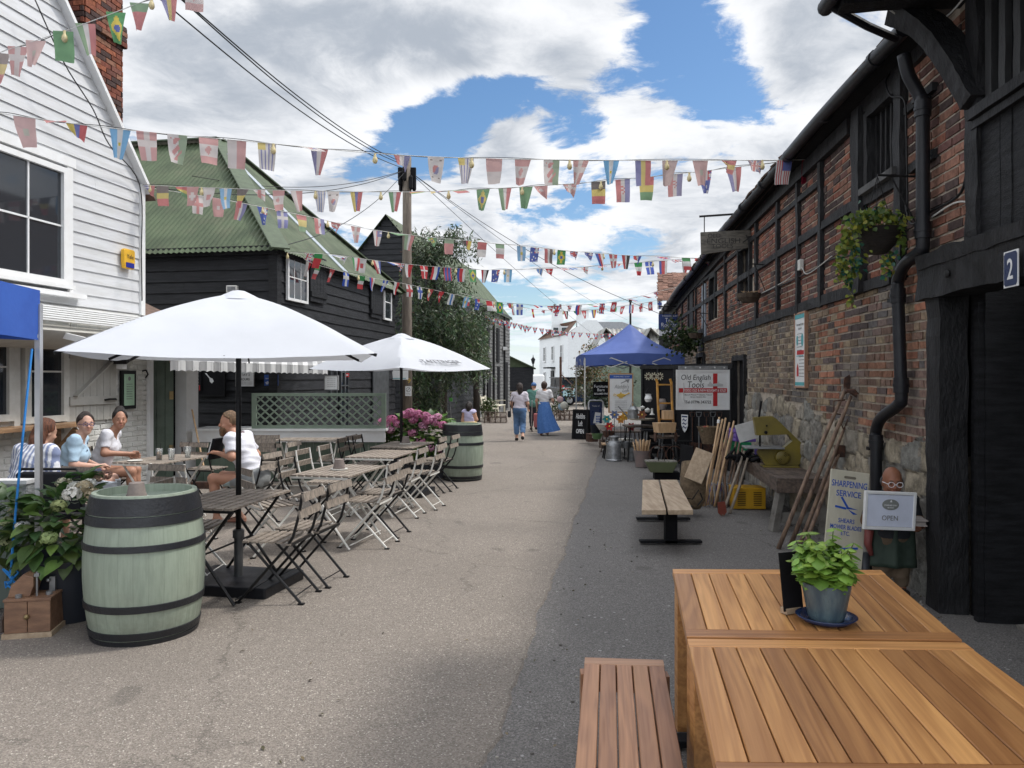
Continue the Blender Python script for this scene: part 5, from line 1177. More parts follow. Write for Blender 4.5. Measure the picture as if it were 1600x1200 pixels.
for k in range(14): leafmesh(mb,P(130+random.uniform(-9,9),742+random.uniform(-5,12),5.35),rdir(.2),(0,0,1),.13,.09,gcol((.09,.20,.05),.2),fold=.2,curl=.2)
mb.build('foliage',LEAF,t,smooth=True); fl.each('flower_head',PETAL,t)
C=Vector((-3.95,5.75,.54)); pc=Vector((-3.95,5.75,0)); t=T('white_hydrangea','hydrangea with greenish white heads behind the gazebo leg at the left edge','plant',pc)
MB().box((-3.95,5.8,.24),(.75,.55,.45)).build('planter',solid('grey_green_planter',(.12,.15,.13),.5),t,bevel=.01)
mb=MB();fl=MB(); hd=[P3(35,822,5.2,C)+((.85,.85,.84),),P3(12,815,5.3,C)+((.5,.55,.3),),P3(25,800,5.4,C)+((.55,.5,.32),),P3(48,798,5.5,C)+((.6,.55,.35),),P3(8,845,5.25,C)+((.45,.5,.28),)]
hydrangea(mb,fl,C,(.52,.36,.31),380,DG,hd,PW,.052,.12,seed=5); mb.build('foliage',LEAF,t,smooth=True); fl.each('flower_head',PETAL,t)
C=Vector((-1.55,13.0,.66)); pc=Vector((-1.55,13,0)); t=T('pink_hydrangea','big pink flowered hydrangea bush between the trellis counter and second barrel','plant',pc)
MB().box((-1.6,13,.2),(1.2,.5,.38)).build('planter',PP,t)
random.seed(2); mb=MB();fl=MB(); hd=[P3(a,b,12.6,C) for a,b in ((603,664),(612,655),(598,660),(622,662),(633,648),(641,645),(646,656),(660,664),(664,650),(669,657),(676,655),(684,651),(662,668),(680,661),(692,664),(699,669),(645,676),(634,691),(657,689),(688,702),(673,700),(705,672),(610,672),(694,700),(652,647))]
hydrangea(mb,fl,C,(.66,.40,.40),900,[(.13,.24,.05),(.09,.18,.04),(.18,.29,.07),(.06,.13,.03)],hd,[(.62,.24,.40),(.55,.19,.34),(.68,.34,.50)],.082,.15,seed=9); mb.build('foliage',LEAF,t,smooth=True); fl.each('flower_head',PETAL,t)
random.seed(11)
# ================================================================ trellis counter
q0=P(398,672,12.4); q0.z=0; q1=P(600,672,12.4); q1.z=0; t=T('trellis_counter','sage green outdoor bar counter with white fascia and diamond trellis screen','counter',(q0+q1)/2)
W_=(q1-q0).length; lx=q0.x-.95; W2_=q1.x-lx
mb=MB(Matrix.Translation((lx,12.4,0)))
n=24
for k in range(n): mb.box(((k+.5)*W2_/n,0,.32),(W2_/n-.008,.03,.64))
mb.build('plank_front',DKSAGE,t); mb=MB(Matrix.Translation((lx,12.4,0))); mb.box((W2_/2,-.05,.735),(W2_+.06,.04,.18)); mb.box((W2_/2,.25,.84),(W2_+.1,.7,.035)); mb.build('white_fascia',WHITE,t)
F=Matrix.Translation((q0.x,12.38,.865)); w_=q1.x-q0.x; h_=.54; mb=MB(F)
for x in (0,w_): mb.box((x,0,h_/2),(.07,.05,h_+.05))
for z_ in (0.02,h_): mb.box((w_/2,0,z_),(w_-.07,.05,.05))
mb.build('trellis_frame',TRELL,t); mb=MB(F); 
for sg in (1,-1):
    c=-h_
    while c<w_+h_:
        # line x=c+ sg*z
        a=[];z0,z1=.03,h_-.03
        x0,x1=(c,c+h_) if sg>0 else (c+h_,c)
        t0,t1=0.,1.; dxx=x1-x0
        for lim,s in ((.03,1),(w_-.03,-1)):
            tt=(lim-x0)/dxx
            if (dxx>0)==(s>0): t0=max(t0,tt)
            else: t1=min(t1,tt)
        if t1-t0>.05: mb.bar((x0+dxx*t0,.008*sg,z0+(z1-z0)*t0),(x0+dxx*t1,.008*sg,z0+(z1-z0)*t1),.012,.026,up=(0,1,0)) if False else mb.bar((x0+dxx*t0,.008*sg,z0+(z1-z0)*t0),(x0+dxx*t1,.008*sg,z0+(z1-z0)*t1),.024,.012,up=(0,1,0))
        c+=.148
mb.build('trellis_lattice',TRELL,t)
# striped valance awning of the counter
aw=T('striped_awning','grey and white striped scalloped awning valance hanging above the terrace','awning',(-4.2,11.6,0)); mb=MB(); a=P(266,563,10.6); b=P(512,572,13.6); n=26
STR=M('striped_cloth',(1,1,1),.85,var=.03,att=True,trans=.2,bump=.05)
for k in range(n):
    p=a.lerp(b,k/n); q=a.lerp(b,(k+1)/n); c=(.62,.62,.61) if k%2 else (.33,.33,.33); 
    mb.grid(lambda uu,v:p.lerp(q,uu)+Vector((0,.012*math.sin(uu*6.28+k),-v*.15+ (0 if v<1 else .02*abs(math.sin(uu*3.14))))),4,3,lambda uu,v:c)
    mb.add([p,q,q+Vector((-.5,1.6,.45)),p+Vector((-1.1,1.2,.45))],[(0,1,2,3)],c)
mb.build('striped_fabric',STR,aw)
# broom by the door post
t=T('broom','long pale wooden broom handle leaning by the white door post','broom',P(318,735,11.9)*Vector((1,1,0)) if False else (-4.75,11.9,0)); MB().tube([P(300,640,12.0),P(318,728,11.6)],.014,8).build('handle',PALEH,t); MB().box((-4.64,11.55,.06),(.35,.07,.1)).build('head',RUST,t)
# wicker seat + green cushion + dark chair at far left
WICK=M('white_wicker',(.52,.54,.53),.7,var=.12,sc=30,bump=1.,bs=60,c2=(.35,.37,.36))
t=T('wicker_sofa','white wicker sofa back with sage cushion at the left edge','sofa',(-4.6,6.3,0)); MB().box((-4.62,6.3,.42),(1.35,.12,.80)).build('woven_back',WICK,t,bevel=.02); MB().box((-4.62,6.3,.83),(1.37,.15,.03)).build('top_rail',WHITE,t); MB().box((-4.9,6.28,.87),(.85,.16,.06)).build('cushion',SAGE,t,bevel=.02)
t=T('black_chair','black upholstered chair behind the woman in stripes','chair',(-4.2,6.95,0)); MB().box((-4.1,6.85,.66),(.60,.05,.36),Matrix.Rotation(R(-8),3,'X')).build('backrest',BLKPLAST,t,bevel=.024); MB().box((-4.1,7.1,.44),(.56,.5,.06)).build('seat',BLKPLAST,t,bevel=.02)
MB().tube([(-4.38,6.82,.5),(-4.38,6.80,.82),(-4.34,6.80,.87),(-3.86,6.80,.87),(-3.82,6.80,.82),(-3.82,6.82,.5)],.012,8).build('frame',BLACK,t,smooth=True)
for x in (-4.36,-3.84):
    for y in (6.88,7.33): MB().tube([(x,y,.012),(x,y,.44)],.012,6).build('leg',BLACK,t)
# blue rope
rp_=[P(50,545,5.5),P(40,640,5.4),P(30,740,5.3),P(20,850,5.2),P(17,905,5.15)]
t=T('blue_rope','bright blue guy rope knotted beside the left gazebo leg','rope',rp_[-1]); BR=solid('blue_rope_fibre',(.02,.22,.60),.7); MB().tube(rp_,.008,6).build('line',BR,t)
mb=MB(); k0=P(17,900,5.15)
for k in range(7): a=Vector((random.uniform(-.02,.02),random.uniform(-.02,.02),random.uniform(-.06,.05))); mb.tube([k0+a,k0+a+Vector((random.uniform(-.05,.05),0,random.uniform(-.03,.03))),k0+a*.5+Vector((random.uniform(-.04,.04),0,-.06))],.007,5)
mb.build('knot',BR,t)
# wooden box with old instrument
bx=G(36,1000); bx.y+=.12; F=rotz((bx.x+.0,bx.y,0),R(12)); t=T('wooden_case','small oiled wooden case with brass knob and open leather lid at the left edge','case',(bx.x,bx.y,0))
WB=M('case_wood',(.26,.145,.085),.45,var=.2,sc=4,bump=.2,c2=(.15,.08,.05),streak=(1,6,6))
mb=MB(F); mb.box((-.068,0,.145),(.132,.24,.2)); mb.box((.068,0,.145),(.132,.24,.2)); mb.build('door',WB,t,bevel=.003); MB(F).box((0,0,.028),(.29,.26,.032)).build('plinth',NEWWOOD,t); MB(F).box((0,.01,.255),(.28,.27,.018)).build('top',WB,t,bevel=.003)
MB(F).ball((.0,-.135,.15),.017,8).build('knob',MC['brass'],t); mb=MB(F); mb.tube([(-.14,-.05,.20),(-.16,-.08,.12),(-.15,-.1,.05)],.012,6); mb.build('leather_strap',solid('dark_leather',(.05,.03,.02)),t)
mb=MB(F); mb.prism([(-.13,.265),(.0,.265),(.02,.33),(.02,.39),(-.04,.41),(-.11,.34)],-.08,.06); mb.build('lid_wedge',WB,t,bevel=.004); mb=MB(F); mb.tube([(.035,-.06,.26),(.035,-.06,.42)],.007,8); mb.box((.035,-.06,.40),(.03,.02,.02)); mb.ball((.07,.03,.34),.014,6); mb.box((.09,.05,.31),(.035,.02,.1)); mb.lathe([(.02,.0),(.02,.02),(.0,.025)],(-.06,-.09,.265),10); mb.lathe([(.02,.0),(.02,.02),(0,.025)],(.1,-.04,.265),10); mb.build('metal_fittings',STEEL,t)
# ================================================================ people : signed distance bodies -> surface nets
def surfnet(fn,lo,hi,h):
    lo=np.array(lo,float);hi=np.array(hi,float); n=np.ceil((hi-lo)/h).astype(int)+1
    X,Y,Z=[lo[i]+np.arange(n[i])*h for i in range(3)]; G3=np.stack(np.meshgrid(X,Y,Z,indexing='ij'),-1).astype(np.float32)
    D=fn(G3); S=D<0; c=[D[i:n[0]-1+i,j:n[1]-1+j,k:n[2]-1+k] for i in (0,1) for j in (0,1) for k in (0,1)]
    cnt=sum((q<0).astype(int) for q in c); act=(cnt>0)&(cnt<8); idx=-np.ones(act.shape,int); idx[act]=np.arange(act.sum())
    cell=np.argwhere(act); acc=np.zeros((len(cell),3)); w=np.zeros(len(cell))
    cs=[(i,j,k) for i in (0,1) for j in (0,1) for k in (0,1)]; vals=[q[act] for q in c]
    for a in range(8):
        for b in range(a+1,8):
            df=[abs(cs[a][m]-cs[b][m]) for m in range(3)]
            if sum(df)!=1: continue
            va,vb=vals[a],vals[b]; m=(va<0)!=(vb<0); t=np.where(m,va/(va-vb+1e-12),0)
            p=np.array(cs[a])[None]*(1-t[:,None])+np.array(cs[b])[None]*t[:,None]; acc+=p*m[:,None]; w+=m
    V=lo+(cell+acc/w[:,None])*h; F=[]
    for ax in range(3):
        sl=[slice(None)]*3; sl2=[slice(None)]*3; sl[ax]=slice(0,-1); sl2[ax]=slice(1,None); d=S[tuple(sl)]!=S[tuple(sl2)]
        o1,o2=[(1,2),(2,0),(0,1)][ax]; e=np.argwhere(d); m=np.ones(len(e),bool)
        for q in (o1,o2): m&=(e[:,q]>0)&(e[:,q]<n[q]-1)
        e=e[m]; ins=S[e[:,0],e[:,1],e[:,2]]
        def ix(a,b): q=e.copy(); q[:,o1]-=a; q[:,o2]-=b; return idx[q[:,0],q[:,1],q[:,2]]
        f=np.stack([ix(1,1),ix(0,1),ix(0,0),ix(1,0)],1); f[~ins]=f[~ins][:,::-1]; F.append(f)
    return V,np.concatenate(F)
def rc(P_,a,b,ra,rb):
    a=np.array(a,np.float32);b=np.array(b,np.float32); ba=b-a; t=np.clip(((P_-a)@ba)/max(1e-9,float(ba@ba)),0,1); return np.linalg.norm(P_-a-t[...,None]*ba,axis=-1)-(ra+(rb-ra)*t)
def el_(P_,c,r,Rm=None):
    q=(P_-np.array(c,np.float32)); 
    if Rm is not None: q=q@np.array(Rm,np.float32)
    r=np.array(r,np.float32); k=np.linalg.norm(q/r,axis=-1); return (k-1)*float(r.min())*np.where(k>1,1.25,1)
def smin(a,b,k): h=np.clip(.5+.5*(b-a)/k,0,1); return b*(1-h)+a*h-k*h*(1-h)
def V3(*a): return np.array(a,float)
def hand_prims(wr,d,n,side,curl=.5,sc=1.,fl=.07):
    """wr wrist, d direction of palm, n palm normal (fingers curl towards n)"""
    d=d/np.linalg.norm(d); n=n-d*(n@d); n=n/np.linalg.norm(n); s=np.cross(d,n)*side; pr=[]
    palm=wr+d*.045*sc; pr.append(('c',wr,wr+d*.075*sc,.021*sc,.024*sc)); pr.append(('c',wr+d*.07*sc-s*.024*sc,wr+d*.07*sc+s*.026*sc,.0125*sc,.0125*sc))
    for i,(o,L) in enumerate(((-.030,.062),(-.010,.072),(.011,.068),(.031,.052))):
        b=wr+d*.078*sc+s*o*sc; p1=b+(d*math.cos(curl*.6)+n*math.sin(curl*.6))*L*.45*sc; p2=p1+(d*math.cos(curl*1.6)+n*math.sin(curl*1.6))*L*.35*sc; p3=p2+(d*math.cos(curl*2.3)+n*math.sin(curl*2.3))*L*.25*sc
        for a_,b_ in ((b,p1),(p1,p2),(p2,p3)): pr.append(('f',a_,b_,.0095*sc,.0088*sc))
    b=wr+d*.02*sc-s*.022*sc; p1=b+(d*.6-s*.75+n*.2)*.035*sc; p2=p1+(d*.85-s*.2+n*.35)*.032*sc; pr+= [('f',b,p1,.0125*sc,.0105*sc),('f',p1,p2,.0105*sc,.009*sc)]
    return pr
class Person:
    def __init__(s,label,loc,rz,J,sex='f',sc=1.,skin=(.52,.30,.21),h=.0105,hands=('relax','relax'),bulk=1.,headyaw=0,headpitch=0,footlen=.19,cat='person'):
        s.t=T('person',label,cat,loc,rz); s.J={k:np.array(v,float) for k,v in J.items()}; J=s.J; s.sc=sc; s.h=h; B=bulk; s.bulk=B
        s.hc=J['head']; s.hy=headyaw; s.hp=headpitch; s.skin=skin
        M_=Matrix.Rotation(R(headyaw),3,'Z')@Matrix.Rotation(R(headpitch),3,'X'); s.HM=np.array(M_)
        s.HL=lambda x,y,z: s.hc+s.HM@np.array([x,y,z])*s.sc*.98
        A=[]; add=A.append
        mid=(J['pelvis']+J['chest'])/2; sh=(J['shL']+J['shR'])/2
        add(('e',J['pelvis'],(.165*B,.12*B,.125),.0)); add(('e',mid,(.135*B,.10*B,.15),.0)); add(('e',J['chest'],(.155*B,.105*B,.155),.0))
        add(('c',J['shL']*.9+sh*.1,J['shR']*.9+sh*.1,.055*B,.055*B)); add(('c',sh,J['neck'],.058,.048)); add(('c',J['neck'],J['head']-s.HM@V3(0,.01,.05)*sc,.047,.05))
        if sex=='f': 
            f=np.cross(J['shR']-J['shL'],J['neck']-J['pelvis']); f=-f/np.linalg.norm(f)
            if f[1]<0: f=-f
            for q in (-1,1): add(('e',J['chest']+f*.075*B+V3(q*.065,0,-.01),(.056*B,.052*B,.058),.0))
        for S_ in 'LR':
            add(('c',J['sh'+S_],J['el'+S_],.046*B,.037*B)); add(('c',J['el'+S_],J['wr'+S_],.038*B,.024)); add(('c',J['hip'+S_],J['kn'+S_],.082*B,.055)); add(('c',J['kn'+S_],J['an'+S_],.052,.034)); 
            k=J['kn'+S_];a=J['an'+S_]; add(('c',k*.75+a*.25+V3(0,-.012,0),k*.5+a*.5,.05,.042))
            toe=J.get('toe'+S_,a+V3(0,footlen*.72,-.045)); heel=a+ (a-toe)*V3(1,1,0)*.28+V3(0,0,-.035); add(('c',heel,toe,.032,.026)); add(('c',a,heel,.034,.032)); J['toe'+S_]=toe; J['heel'+S_]=heel
        s.fing=[]
        for S_,md in zip('LR',hands):
            side=1 if S_=='L' else -1; d=J['wr'+S_]-J['el'+S_]; d=J.get('hd'+S_,d); n=J.get('pn'+S_,V3(-side,0,-.2)); s.fing+=hand_prims(J['wr'+S_],d,n,side,{'relax':.45,'grip':1.0,'flat':.15}[md],sc)
        s.A=A
    def sd(s,P_,infl=0,parts=None,k=.035):
        D=None
        for i,p in enumerate(s.A if parts is None else [s.A[j] for j in parts]):
            d=rc(P_,p[1],p[2],p[3]+infl,p[4]+infl) if p[0]=='c' else el_(P_,p[1],np.array(p[2])+infl)
            D=d if D is None else smin(D,d,k)
        return D
    def head(s,P_):
        H=s.HL; sc=s.sc; M_=s.HM; D=el_(P_,H(0,-.008,.028),(.074*sc,.092*sc,.098*sc),M_); D=smin(D,el_(P_,H(0,.022,-.045),(.056*sc,.062*sc,.068*sc),M_),.03); D=smin(D,el_(P_,H(0,.058,-.095),(.026*sc,.022*sc,.02*sc)),.03)
        D=smin(D,rc(P_,H(0,.082,.012),H(0,.104,-.030),.009*sc,.014*sc),.014); D=smin(D,rc(P_,H(-.03,.078,.028),H(.03,.078,.028),.011*sc,.011*sc),.014)
        for q in (-1,1):
            D=np.maximum(D,-(el_(P_,H(q*.031,.098,.004),(.017*sc,.014*sc,.011*sc)))) ; D=smin(D,el_(P_,H(q*.031,.074,.004),(.014*sc,)*3),.006); D=smin(D,el_(P_,H(q*.075,-.012,-.01),(.010*sc,.02*sc,.032*sc),M_),.008); D=smin(D,el_(P_,H(q*.038,.062,-.035),(.022*sc,)*3),.02)
        D=smin(D,rc(P_,H(-.018,.085,-.062),H(.018,.085,-.062),.0075*sc,.0075*sc),.008); return D
    def bbox(s,pad=.16):
        pts=np.array([v for v in s.J.values()]); return pts.min(0)-pad,pts.max(0)+pad
    def mesh(s,name,fn,mat,colf,h=None,lo=None,hi=None,parent=None,smooth=2):
        a,b=s.bbox(); a=a if lo is None else lo; b=b if hi is None else hi
        V,F=surfnet(fn,a,b,h or s.h)
        if not len(V): return None
        me=bpy.data.meshes.new(name); me.from_pydata(V.tolist(),[],F.tolist()); me.polygons.foreach_set('use_smooth',[True]*len(me.polygons))
        C=colf(V); C=np.broadcast_to(np.asarray(C,dtype=np.float32),(len(V),3)); ca=me.color_attributes.new('Col','FLOAT_COLOR','POINT'); ca.data.foreach_set('color',np.concatenate([C,np.ones((len(V),1))],1).astype(np.float32).ravel())
        me.materials.append(mat); o=bpy.data.objects.new(name,me); COL.objects.link(o); o.parent=parent or s.t; return o
    def build(s,face=True,lips=(.45,.15,.13),skincut=None,brow=(.1,.06,.04)):
        def fn(P_):
            D=s.sd(P_); D=smin(D,s.head(P_),.02); F=None
            F=np.full(P_.shape[:-1],1.,np.float32)
            for S_,fs in (('L',s.fing[:len(s.fing)//2]),('R',s.fing[len(s.fing)//2:])):
                m=np.linalg.norm(P_-s.J['wr'+S_].astype(np.float32),axis=-1)<.26; Q=P_[m]; G_=None
                for p in fs: d=rc(Q,p[1],p[2],p[3],p[4]); G_=d if G_ is None else smin(G_,d,.004)
                F[m]=np.minimum(F[m],G_)
            return smin(D,F,.008)
        def col(V):
            C=np.tile(np.array(s.skin,float),(len(V),1)); 
            for q in (-1,1):
                d=np.linalg.norm(V-s.HL(q*.031,.092,.003),axis=1); C[d<.010*s.sc]=(.03,.025,.02)
                d=np.linalg.norm((V-s.HL(q*.032,.090,.027))*np.array([.5,1,1.6]),axis=1); C[d<.010*s.sc]=brow
            d=np.linalg.norm((V-s.HL(0,.092,-.062))*np.array([.42,1,1.3]),axis=1); C[d<.011*s.sc]=lips
            q=np.linalg.norm((V-s.HL(0,.09,-.03)),axis=1); C[q<.03]*=np.array([1.03,.93,.92]); return C
        s.body=s.mesh('body',fn,SKIN,col); return s
    def hair(s,colr,fn):
        def f(P_): 
            D=fn(s,P_); q=P_*38; D=D+.004*np.sin(q[...,0]*1.1+np.sin(q[...,2]*.6)*1.5)*np.sin(q[...,1]*1.3)
            return D
        return s.mesh('hair',f,HAIR,lambda V:np.array(colr)*(1+.25*np.sin(V[:,[0]]*260+V[:,[1]]*140)),lo=s.hc-np.array([.2,.22,.5])*1.0,hi=s.hc+np.array([.2,.2,.24]))
    def cloth(s,name,parts,infl,cut,colf,k=.04,wr=.004,label=None):
        def f(P_):
            D=s.sd(P_,infl,parts,k); q=P_
            D=D+wr*np.sin(q[...,0]*31+q[...,2]*17)*np.sin(q[...,2]*23+q[...,1]*19)+wr*.8*np.abs(np.sin(q[...,2]*41+q[...,0]*13+2*np.sin(q[...,1]*9)))-wr*.4
            return np.maximum(D,cut(P_)) if cut else D
        pt=np.array([q for j in parts for q in ([s.A[j][1],s.A[j][2]] if s.A[j][0]=='c' else [s.A[j][1]-np.array(s.A[j][2]),s.A[j][1]+np.array(s.A[j][2])])])
        return s.mesh(name,f,CLOTH,colf if callable(colf) else (lambda V:colf),lo=pt.min(0)-.13,hi=pt.max(0)+.13)
def scalp(s,P_,r=.012,front=.045,low=-.03):
    H=s.HL; sc=s.sc; D=el_(P_,H(0,-.014,.036),((.074+r)*sc,(.092+r)*sc,(.094+r)*sc),s.HM); L=(P_-s.hc)@s.HM/sc
    cut=np.minimum(L[...,1]-front-.0*L[...,2], 9); m=np.maximum(L[...,1]-(front+(.2*np.clip(L[...,2]-.06,-9,9))*.9), -(L[...,2]-low)-.0) ; m2=np.maximum(L[...,1]+.01,low-.045-L[...,2])
    return np.maximum(D,np.minimum(np.maximum(L[...,1]-front,low+.03-L[...,2]+np.clip(L[...,1],0,1)*.55),m2))
# indices in A (female adds 2 chest prims before limbs)
def IDX(sex):
    o=6+(2 if sex=='f' else 0); d={'torso':list(range(0,o)),'trunk':[0,1,2,3]+([6,7] if sex=='f' else [])}
    n=8
    for i,S_ in enumerate('LR'):
        b=o+i*n; d['ua'+S_]=b; d['fa'+S_]=b+1; d['th'+S_]=b+2; d['sh'+S_]=b+3; d['ca'+S_]=b+4; d['ft'+S_]=[b+6,b+5] if False else [b+5,b+6]
    return d
# n per side: ua,fa,th,sh,calf,foot,heel =7
def IDX(sex):
    o=6+(2 if sex=='f' else 0); d={'trunk':[0,1,2,3]+([6,7] if sex=='f' else [])}
    for i,S_ in enumerate('LR'):
        b=o+i*7
        for j,nm in enumerate(('ua','fa','th','sh','ca','ft','hl')): d[nm+S_]=b+j
    return d
def plane(p,n): p=np.array(p,float); n=np.array(n,float); n/=np.linalg.norm(n); return lambda P_:(P_-p)@n.astype(np.float32)
def sleevecut(J,S_,f=.55): e=J['el'+S_];sh=J['sh'+S_]; return plane(sh+(e-sh)*f,e-sh)
def shirt(s,sex,col,name='shirt',hem=None,sl=.6,infl=.016,neckdrop=.0,wr=.005,k=.04):
    I=IDX(sex); J=s.J; parts=I['trunk']+[I['uaL'],I['uaR']]
    nk=(J['neck']+(J['neck']-J['chest'])*.12+V3(0,.02,.0)*s.sc).astype(np.float32); kk=np.linalg.norm(J['neck']-J['chest'])/.185; pn=lambda P_:np.maximum((.088+neckdrop)*kk*np.clip(s.bulk,.9,1.1)-np.linalg.norm((P_-nk)*np.array([1,.9,.8],np.float32),axis=-1),(P_[...,2]-J['neck'][2]-.035)); ph=plane(hem if hem is not None else J['pelvis']+V3(0,0,-.06),J['pelvis']-J['chest'])
    cL,cR=sleevecut(J,'L',sl),sleevecut(J,'R',sl)
    def rL(P_): return rc(P_,J['shL']+(J['elL']-J['shL'])*sl*.9,J['elL'],.1,.1)
    def cut(P_):
        c=np.maximum(pn(P_),ph(P_)); c=np.maximum(c,-np.maximum(-cL(P_),rc(P_,J['shL'],J['elL'],.085,.085))) ; c=np.maximum(c,-np.maximum(-cR(P_),rc(P_,J['shR'],J['elR'],.085,.085))); return c
    return s.cloth(name,parts,infl,cut,col,wr=wr,k=k)
def lower(s,sex,col,name='trousers',f=1.,infl=.014,wr=.004,waist=.08):
    I=IDX(sex); J=s.J; parts=[0,1]; cuts=[]
    for S_ in 'LR':
        parts+=[I['th'+S_]]; 
        if f>1: parts+=[I['sh'+S_],I['ca'+S_]]; p=J['kn'+S_]+(J['an'+S_]-J['kn'+S_])*(f-1); cuts.append((plane(p,J['an'+S_]-J['kn'+S_]),J['kn'+S_],J['an'+S_]))
        else: p=J['hip'+S_]+(J['kn'+S_]-J['hip'+S_])*f; cuts.append((plane(p,J['kn'+S_]-J['hip'+S_]),J['hip'+S_],J['kn'+S_]))
    pw=plane(J['pelvis']+V3(0,0,waist),(J['chest']-J['pelvis']))
    def cut(P_):
        c=pw(P_)
        for pl_,a,b in cuts: c=np.maximum(c,-np.maximum(-pl_(P_),rc(P_,a,b,.12,.12)))
        return c
    return s.cloth(name,parts,infl,cut,col,wr=wr)
def shoes(s,sex,col,name='shoe',h=.05,sandal=False):
    I=IDX(sex)
    for S_ in 'LR':
        top=plane(s.J['toe'+S_]+V3(0,0,(.0 if sandal else .035)),(0,.35 if not sandal else 0,1))
        s.cloth(name,[I['ft'+S_],I['hl'+S_]],.008,lambda P_:top(P_),col,wr=0,k=.02)
def stand(hgt=1.6,stride=.0,lean=0.,armL=None,armR=None):
    k=hgt/1.65; J=dict(pelvis=(0,0,.92),chest=(0,.01+lean,1.22),neck=(0,.0+lean*1.3,1.405),head=(0,.025+lean*1.5,1.53),shL=(-.165,0+lean,1.34),shR=(.165,0+lean,1.34),elL=(-.215,-.03+lean,1.07),elR=(.215,-.03+lean,1.07),wrL=(-.22,.06+lean,.85),wrR=(.22,.06+lean,.85),
      hipL=(-.085,0,.86),hipR=(.085,0,.86),knL=(-.09,.10*stride+.02,.48),knR=(.09,-.03*stride+.02,.48),anL=(-.09,.20*stride-.0,.085),anR=(.09,-.26*stride,.10+.06*abs(stride)))
    if armL: J['elL'],J['wrL']=armL
    if armR: J['elR'],J['wrR']=armR
    return {a:tuple(np.array(b)*k) for a,b in J.items()}
def sit(lean=0.,seat=.46,knee=.42,spread=.09,k=1.):
    z=seat+.09; return dict(pelvis=(0,0,z),chest=(0,.03+lean,z+.31),neck=(0,.04+lean*1.7,z+.495),head=(0,.075+lean*1.9,z+.615),shL=(-.165,.02+lean*1.4,z+.435),shR=(.165,.02+lean*1.4,z+.435),elL=(-.23,.05+lean,z+.17),elR=(.23,.05+lean,z+.17),wrL=(-.10,.26+lean,z+.10),wrR=(.10,.26+lean,z+.10),
      hipL=(-.085,.0,z-.03),hipR=(.085,.0,z-.03),knL=(-spread-.02,knee,z-.01),knR=(spread+.02,knee,z-.01),anL=(-spread,knee+.02,.085),anR=(spread,knee+.02,.085))
def facing(a): return -R(a)
def stripes(V,c1,c2,f,ax=0): m=(np.sin(V[:,ax]*f)>0)[:,None]; return np.where(m,np.array(c1),np.array(c2))
# --- woman in stripes, back to camera
J=sit(lean=.12,seat=.44); s=Person('woman in a blue and white striped dress seated with her back to the camera',(-4.62,7.2,0),facing(14),J,sc=1.0,headyaw=-12,headpitch=-14,bulk=1.12); s.build()
shirt(s,'f',lambda V:stripes(V+V3(0,0,0),(.72,.73,.76),(.22,.26,.40),150,0),name='striped_dress',sl=.8,infl=.022,hem=V3(0,0,.40)); lower(s,'f',lambda V:stripes(V,(.72,.73,.76),(.25,.29,.42),150,0),name='skirt',f=.95,infl=.03)
s.hair((.17,.055,.022),lambda s,P_:smin(scalp(s,P_,.014,.04,-.02),smin(el_(P_,s.HL(0,-.07,-.06),(.085,.05,.10)),rc(P_,s.HL(0,-.085,-.10),s.HL(0,-.11,-.20),.06,.035),.03),.03)); shoes(s,'f',(.3,.25,.2))
# --- woman in pale blue shirt with glasses
J=sit(lean=.05,seat=.46); J.update(elL=(-.26,.06,.76),wrL=(-.06,.27,.70),elR=(.24,.1,.74),wrR=(.05,.30,.70),hdL=(.6,.7,-.1),hdR=(-.6,.7,.05),pnL=(0,-.3,-1),pnR=(0,-.3,-1),chest=(0,.06,.85))
s=Person('smiling woman in a pale blue shirt and dark glasses seated by the whitewashed wall',(-4.88,8.45,0),facing(72),J,bulk=1.1,headyaw=-62,headpitch=0,skin=(.55,.33,.25)); s.build()
shirt(s,'f',(.38,.52,.64),sl=.9,infl=.014,hem=V3(0,0,.42),wr=.007); lower(s,'f',(.45,.5,.56),name='trousers',f=1.75,infl=.02)
s.hair((.045,.03,.025),lambda s,P_:smin(scalp(s,P_,.014,.055,.0),el_(P_,s.HL(0,-.09,.06),(.05,.045,.05)),.02)); shoes(s,'f',(.1,.1,.1))
mb=MB(); H=s.HL
for q in (-1,1): mb.tube([H(q*.033+.026*math.cos(a),.103,.003+.018*math.sin(a)) for a in np.linspace(0,6.283,13)],.0032,5,col=(.03,.03,.12)); mb.tube([H(q*.058,.10,.006),H(q*.078,.0,.0)],.003,5,col=(.03,.03,.12))
mb.tube([H(-.008,.104,.006),H(.008,.104,.006)],.003,5,col=(.03,.03,.12)); mb.build('spectacles',PAINT,s.t,local=True)
mb=MB()
for i in range(4): mb.ball((.05+.01*i,.19+.004*i,.72+.08*i),.012,5,col=(.02,.03,.08),sq=(1,.5,1))
mb.build('shirt_button',PAINT,s.t,local=True)
# --- woman in white top
J=sit(lean=.10,seat=.46); J.update(elL=(-.24,.10,.74),wrL=(-.12,.34,.72),elR=(.25,.16,.78),wrR=(.12,.38,.76)); 
s=Person('dark haired woman in white t-shirt seated behind the pale blue shirt',(-5.06,9.35,0),facing(78),J,bulk=1.0,headyaw=-68,skin=(.40,.21,.14)); s.build()
shirt(s,'f',(.62,.62,.66),sl=.7,infl=.016,hem=V3(0,0,.45),neckdrop=.02); lower(s,'f',(.12,.13,.2),name='shorts',f=.7,infl=.016)
s.hair((.02,.014,.012),lambda s,P_:smin(scalp(s,P_,.014,.05,-.01),smin(el_(P_,s.HL(0,-.03,.135),(.05,.05,.04)),el_(P_,s.HL(0,-.09,.02),(.05,.04,.06)),.02),.03)); shoes(s,'f',(.1,.1,.1))
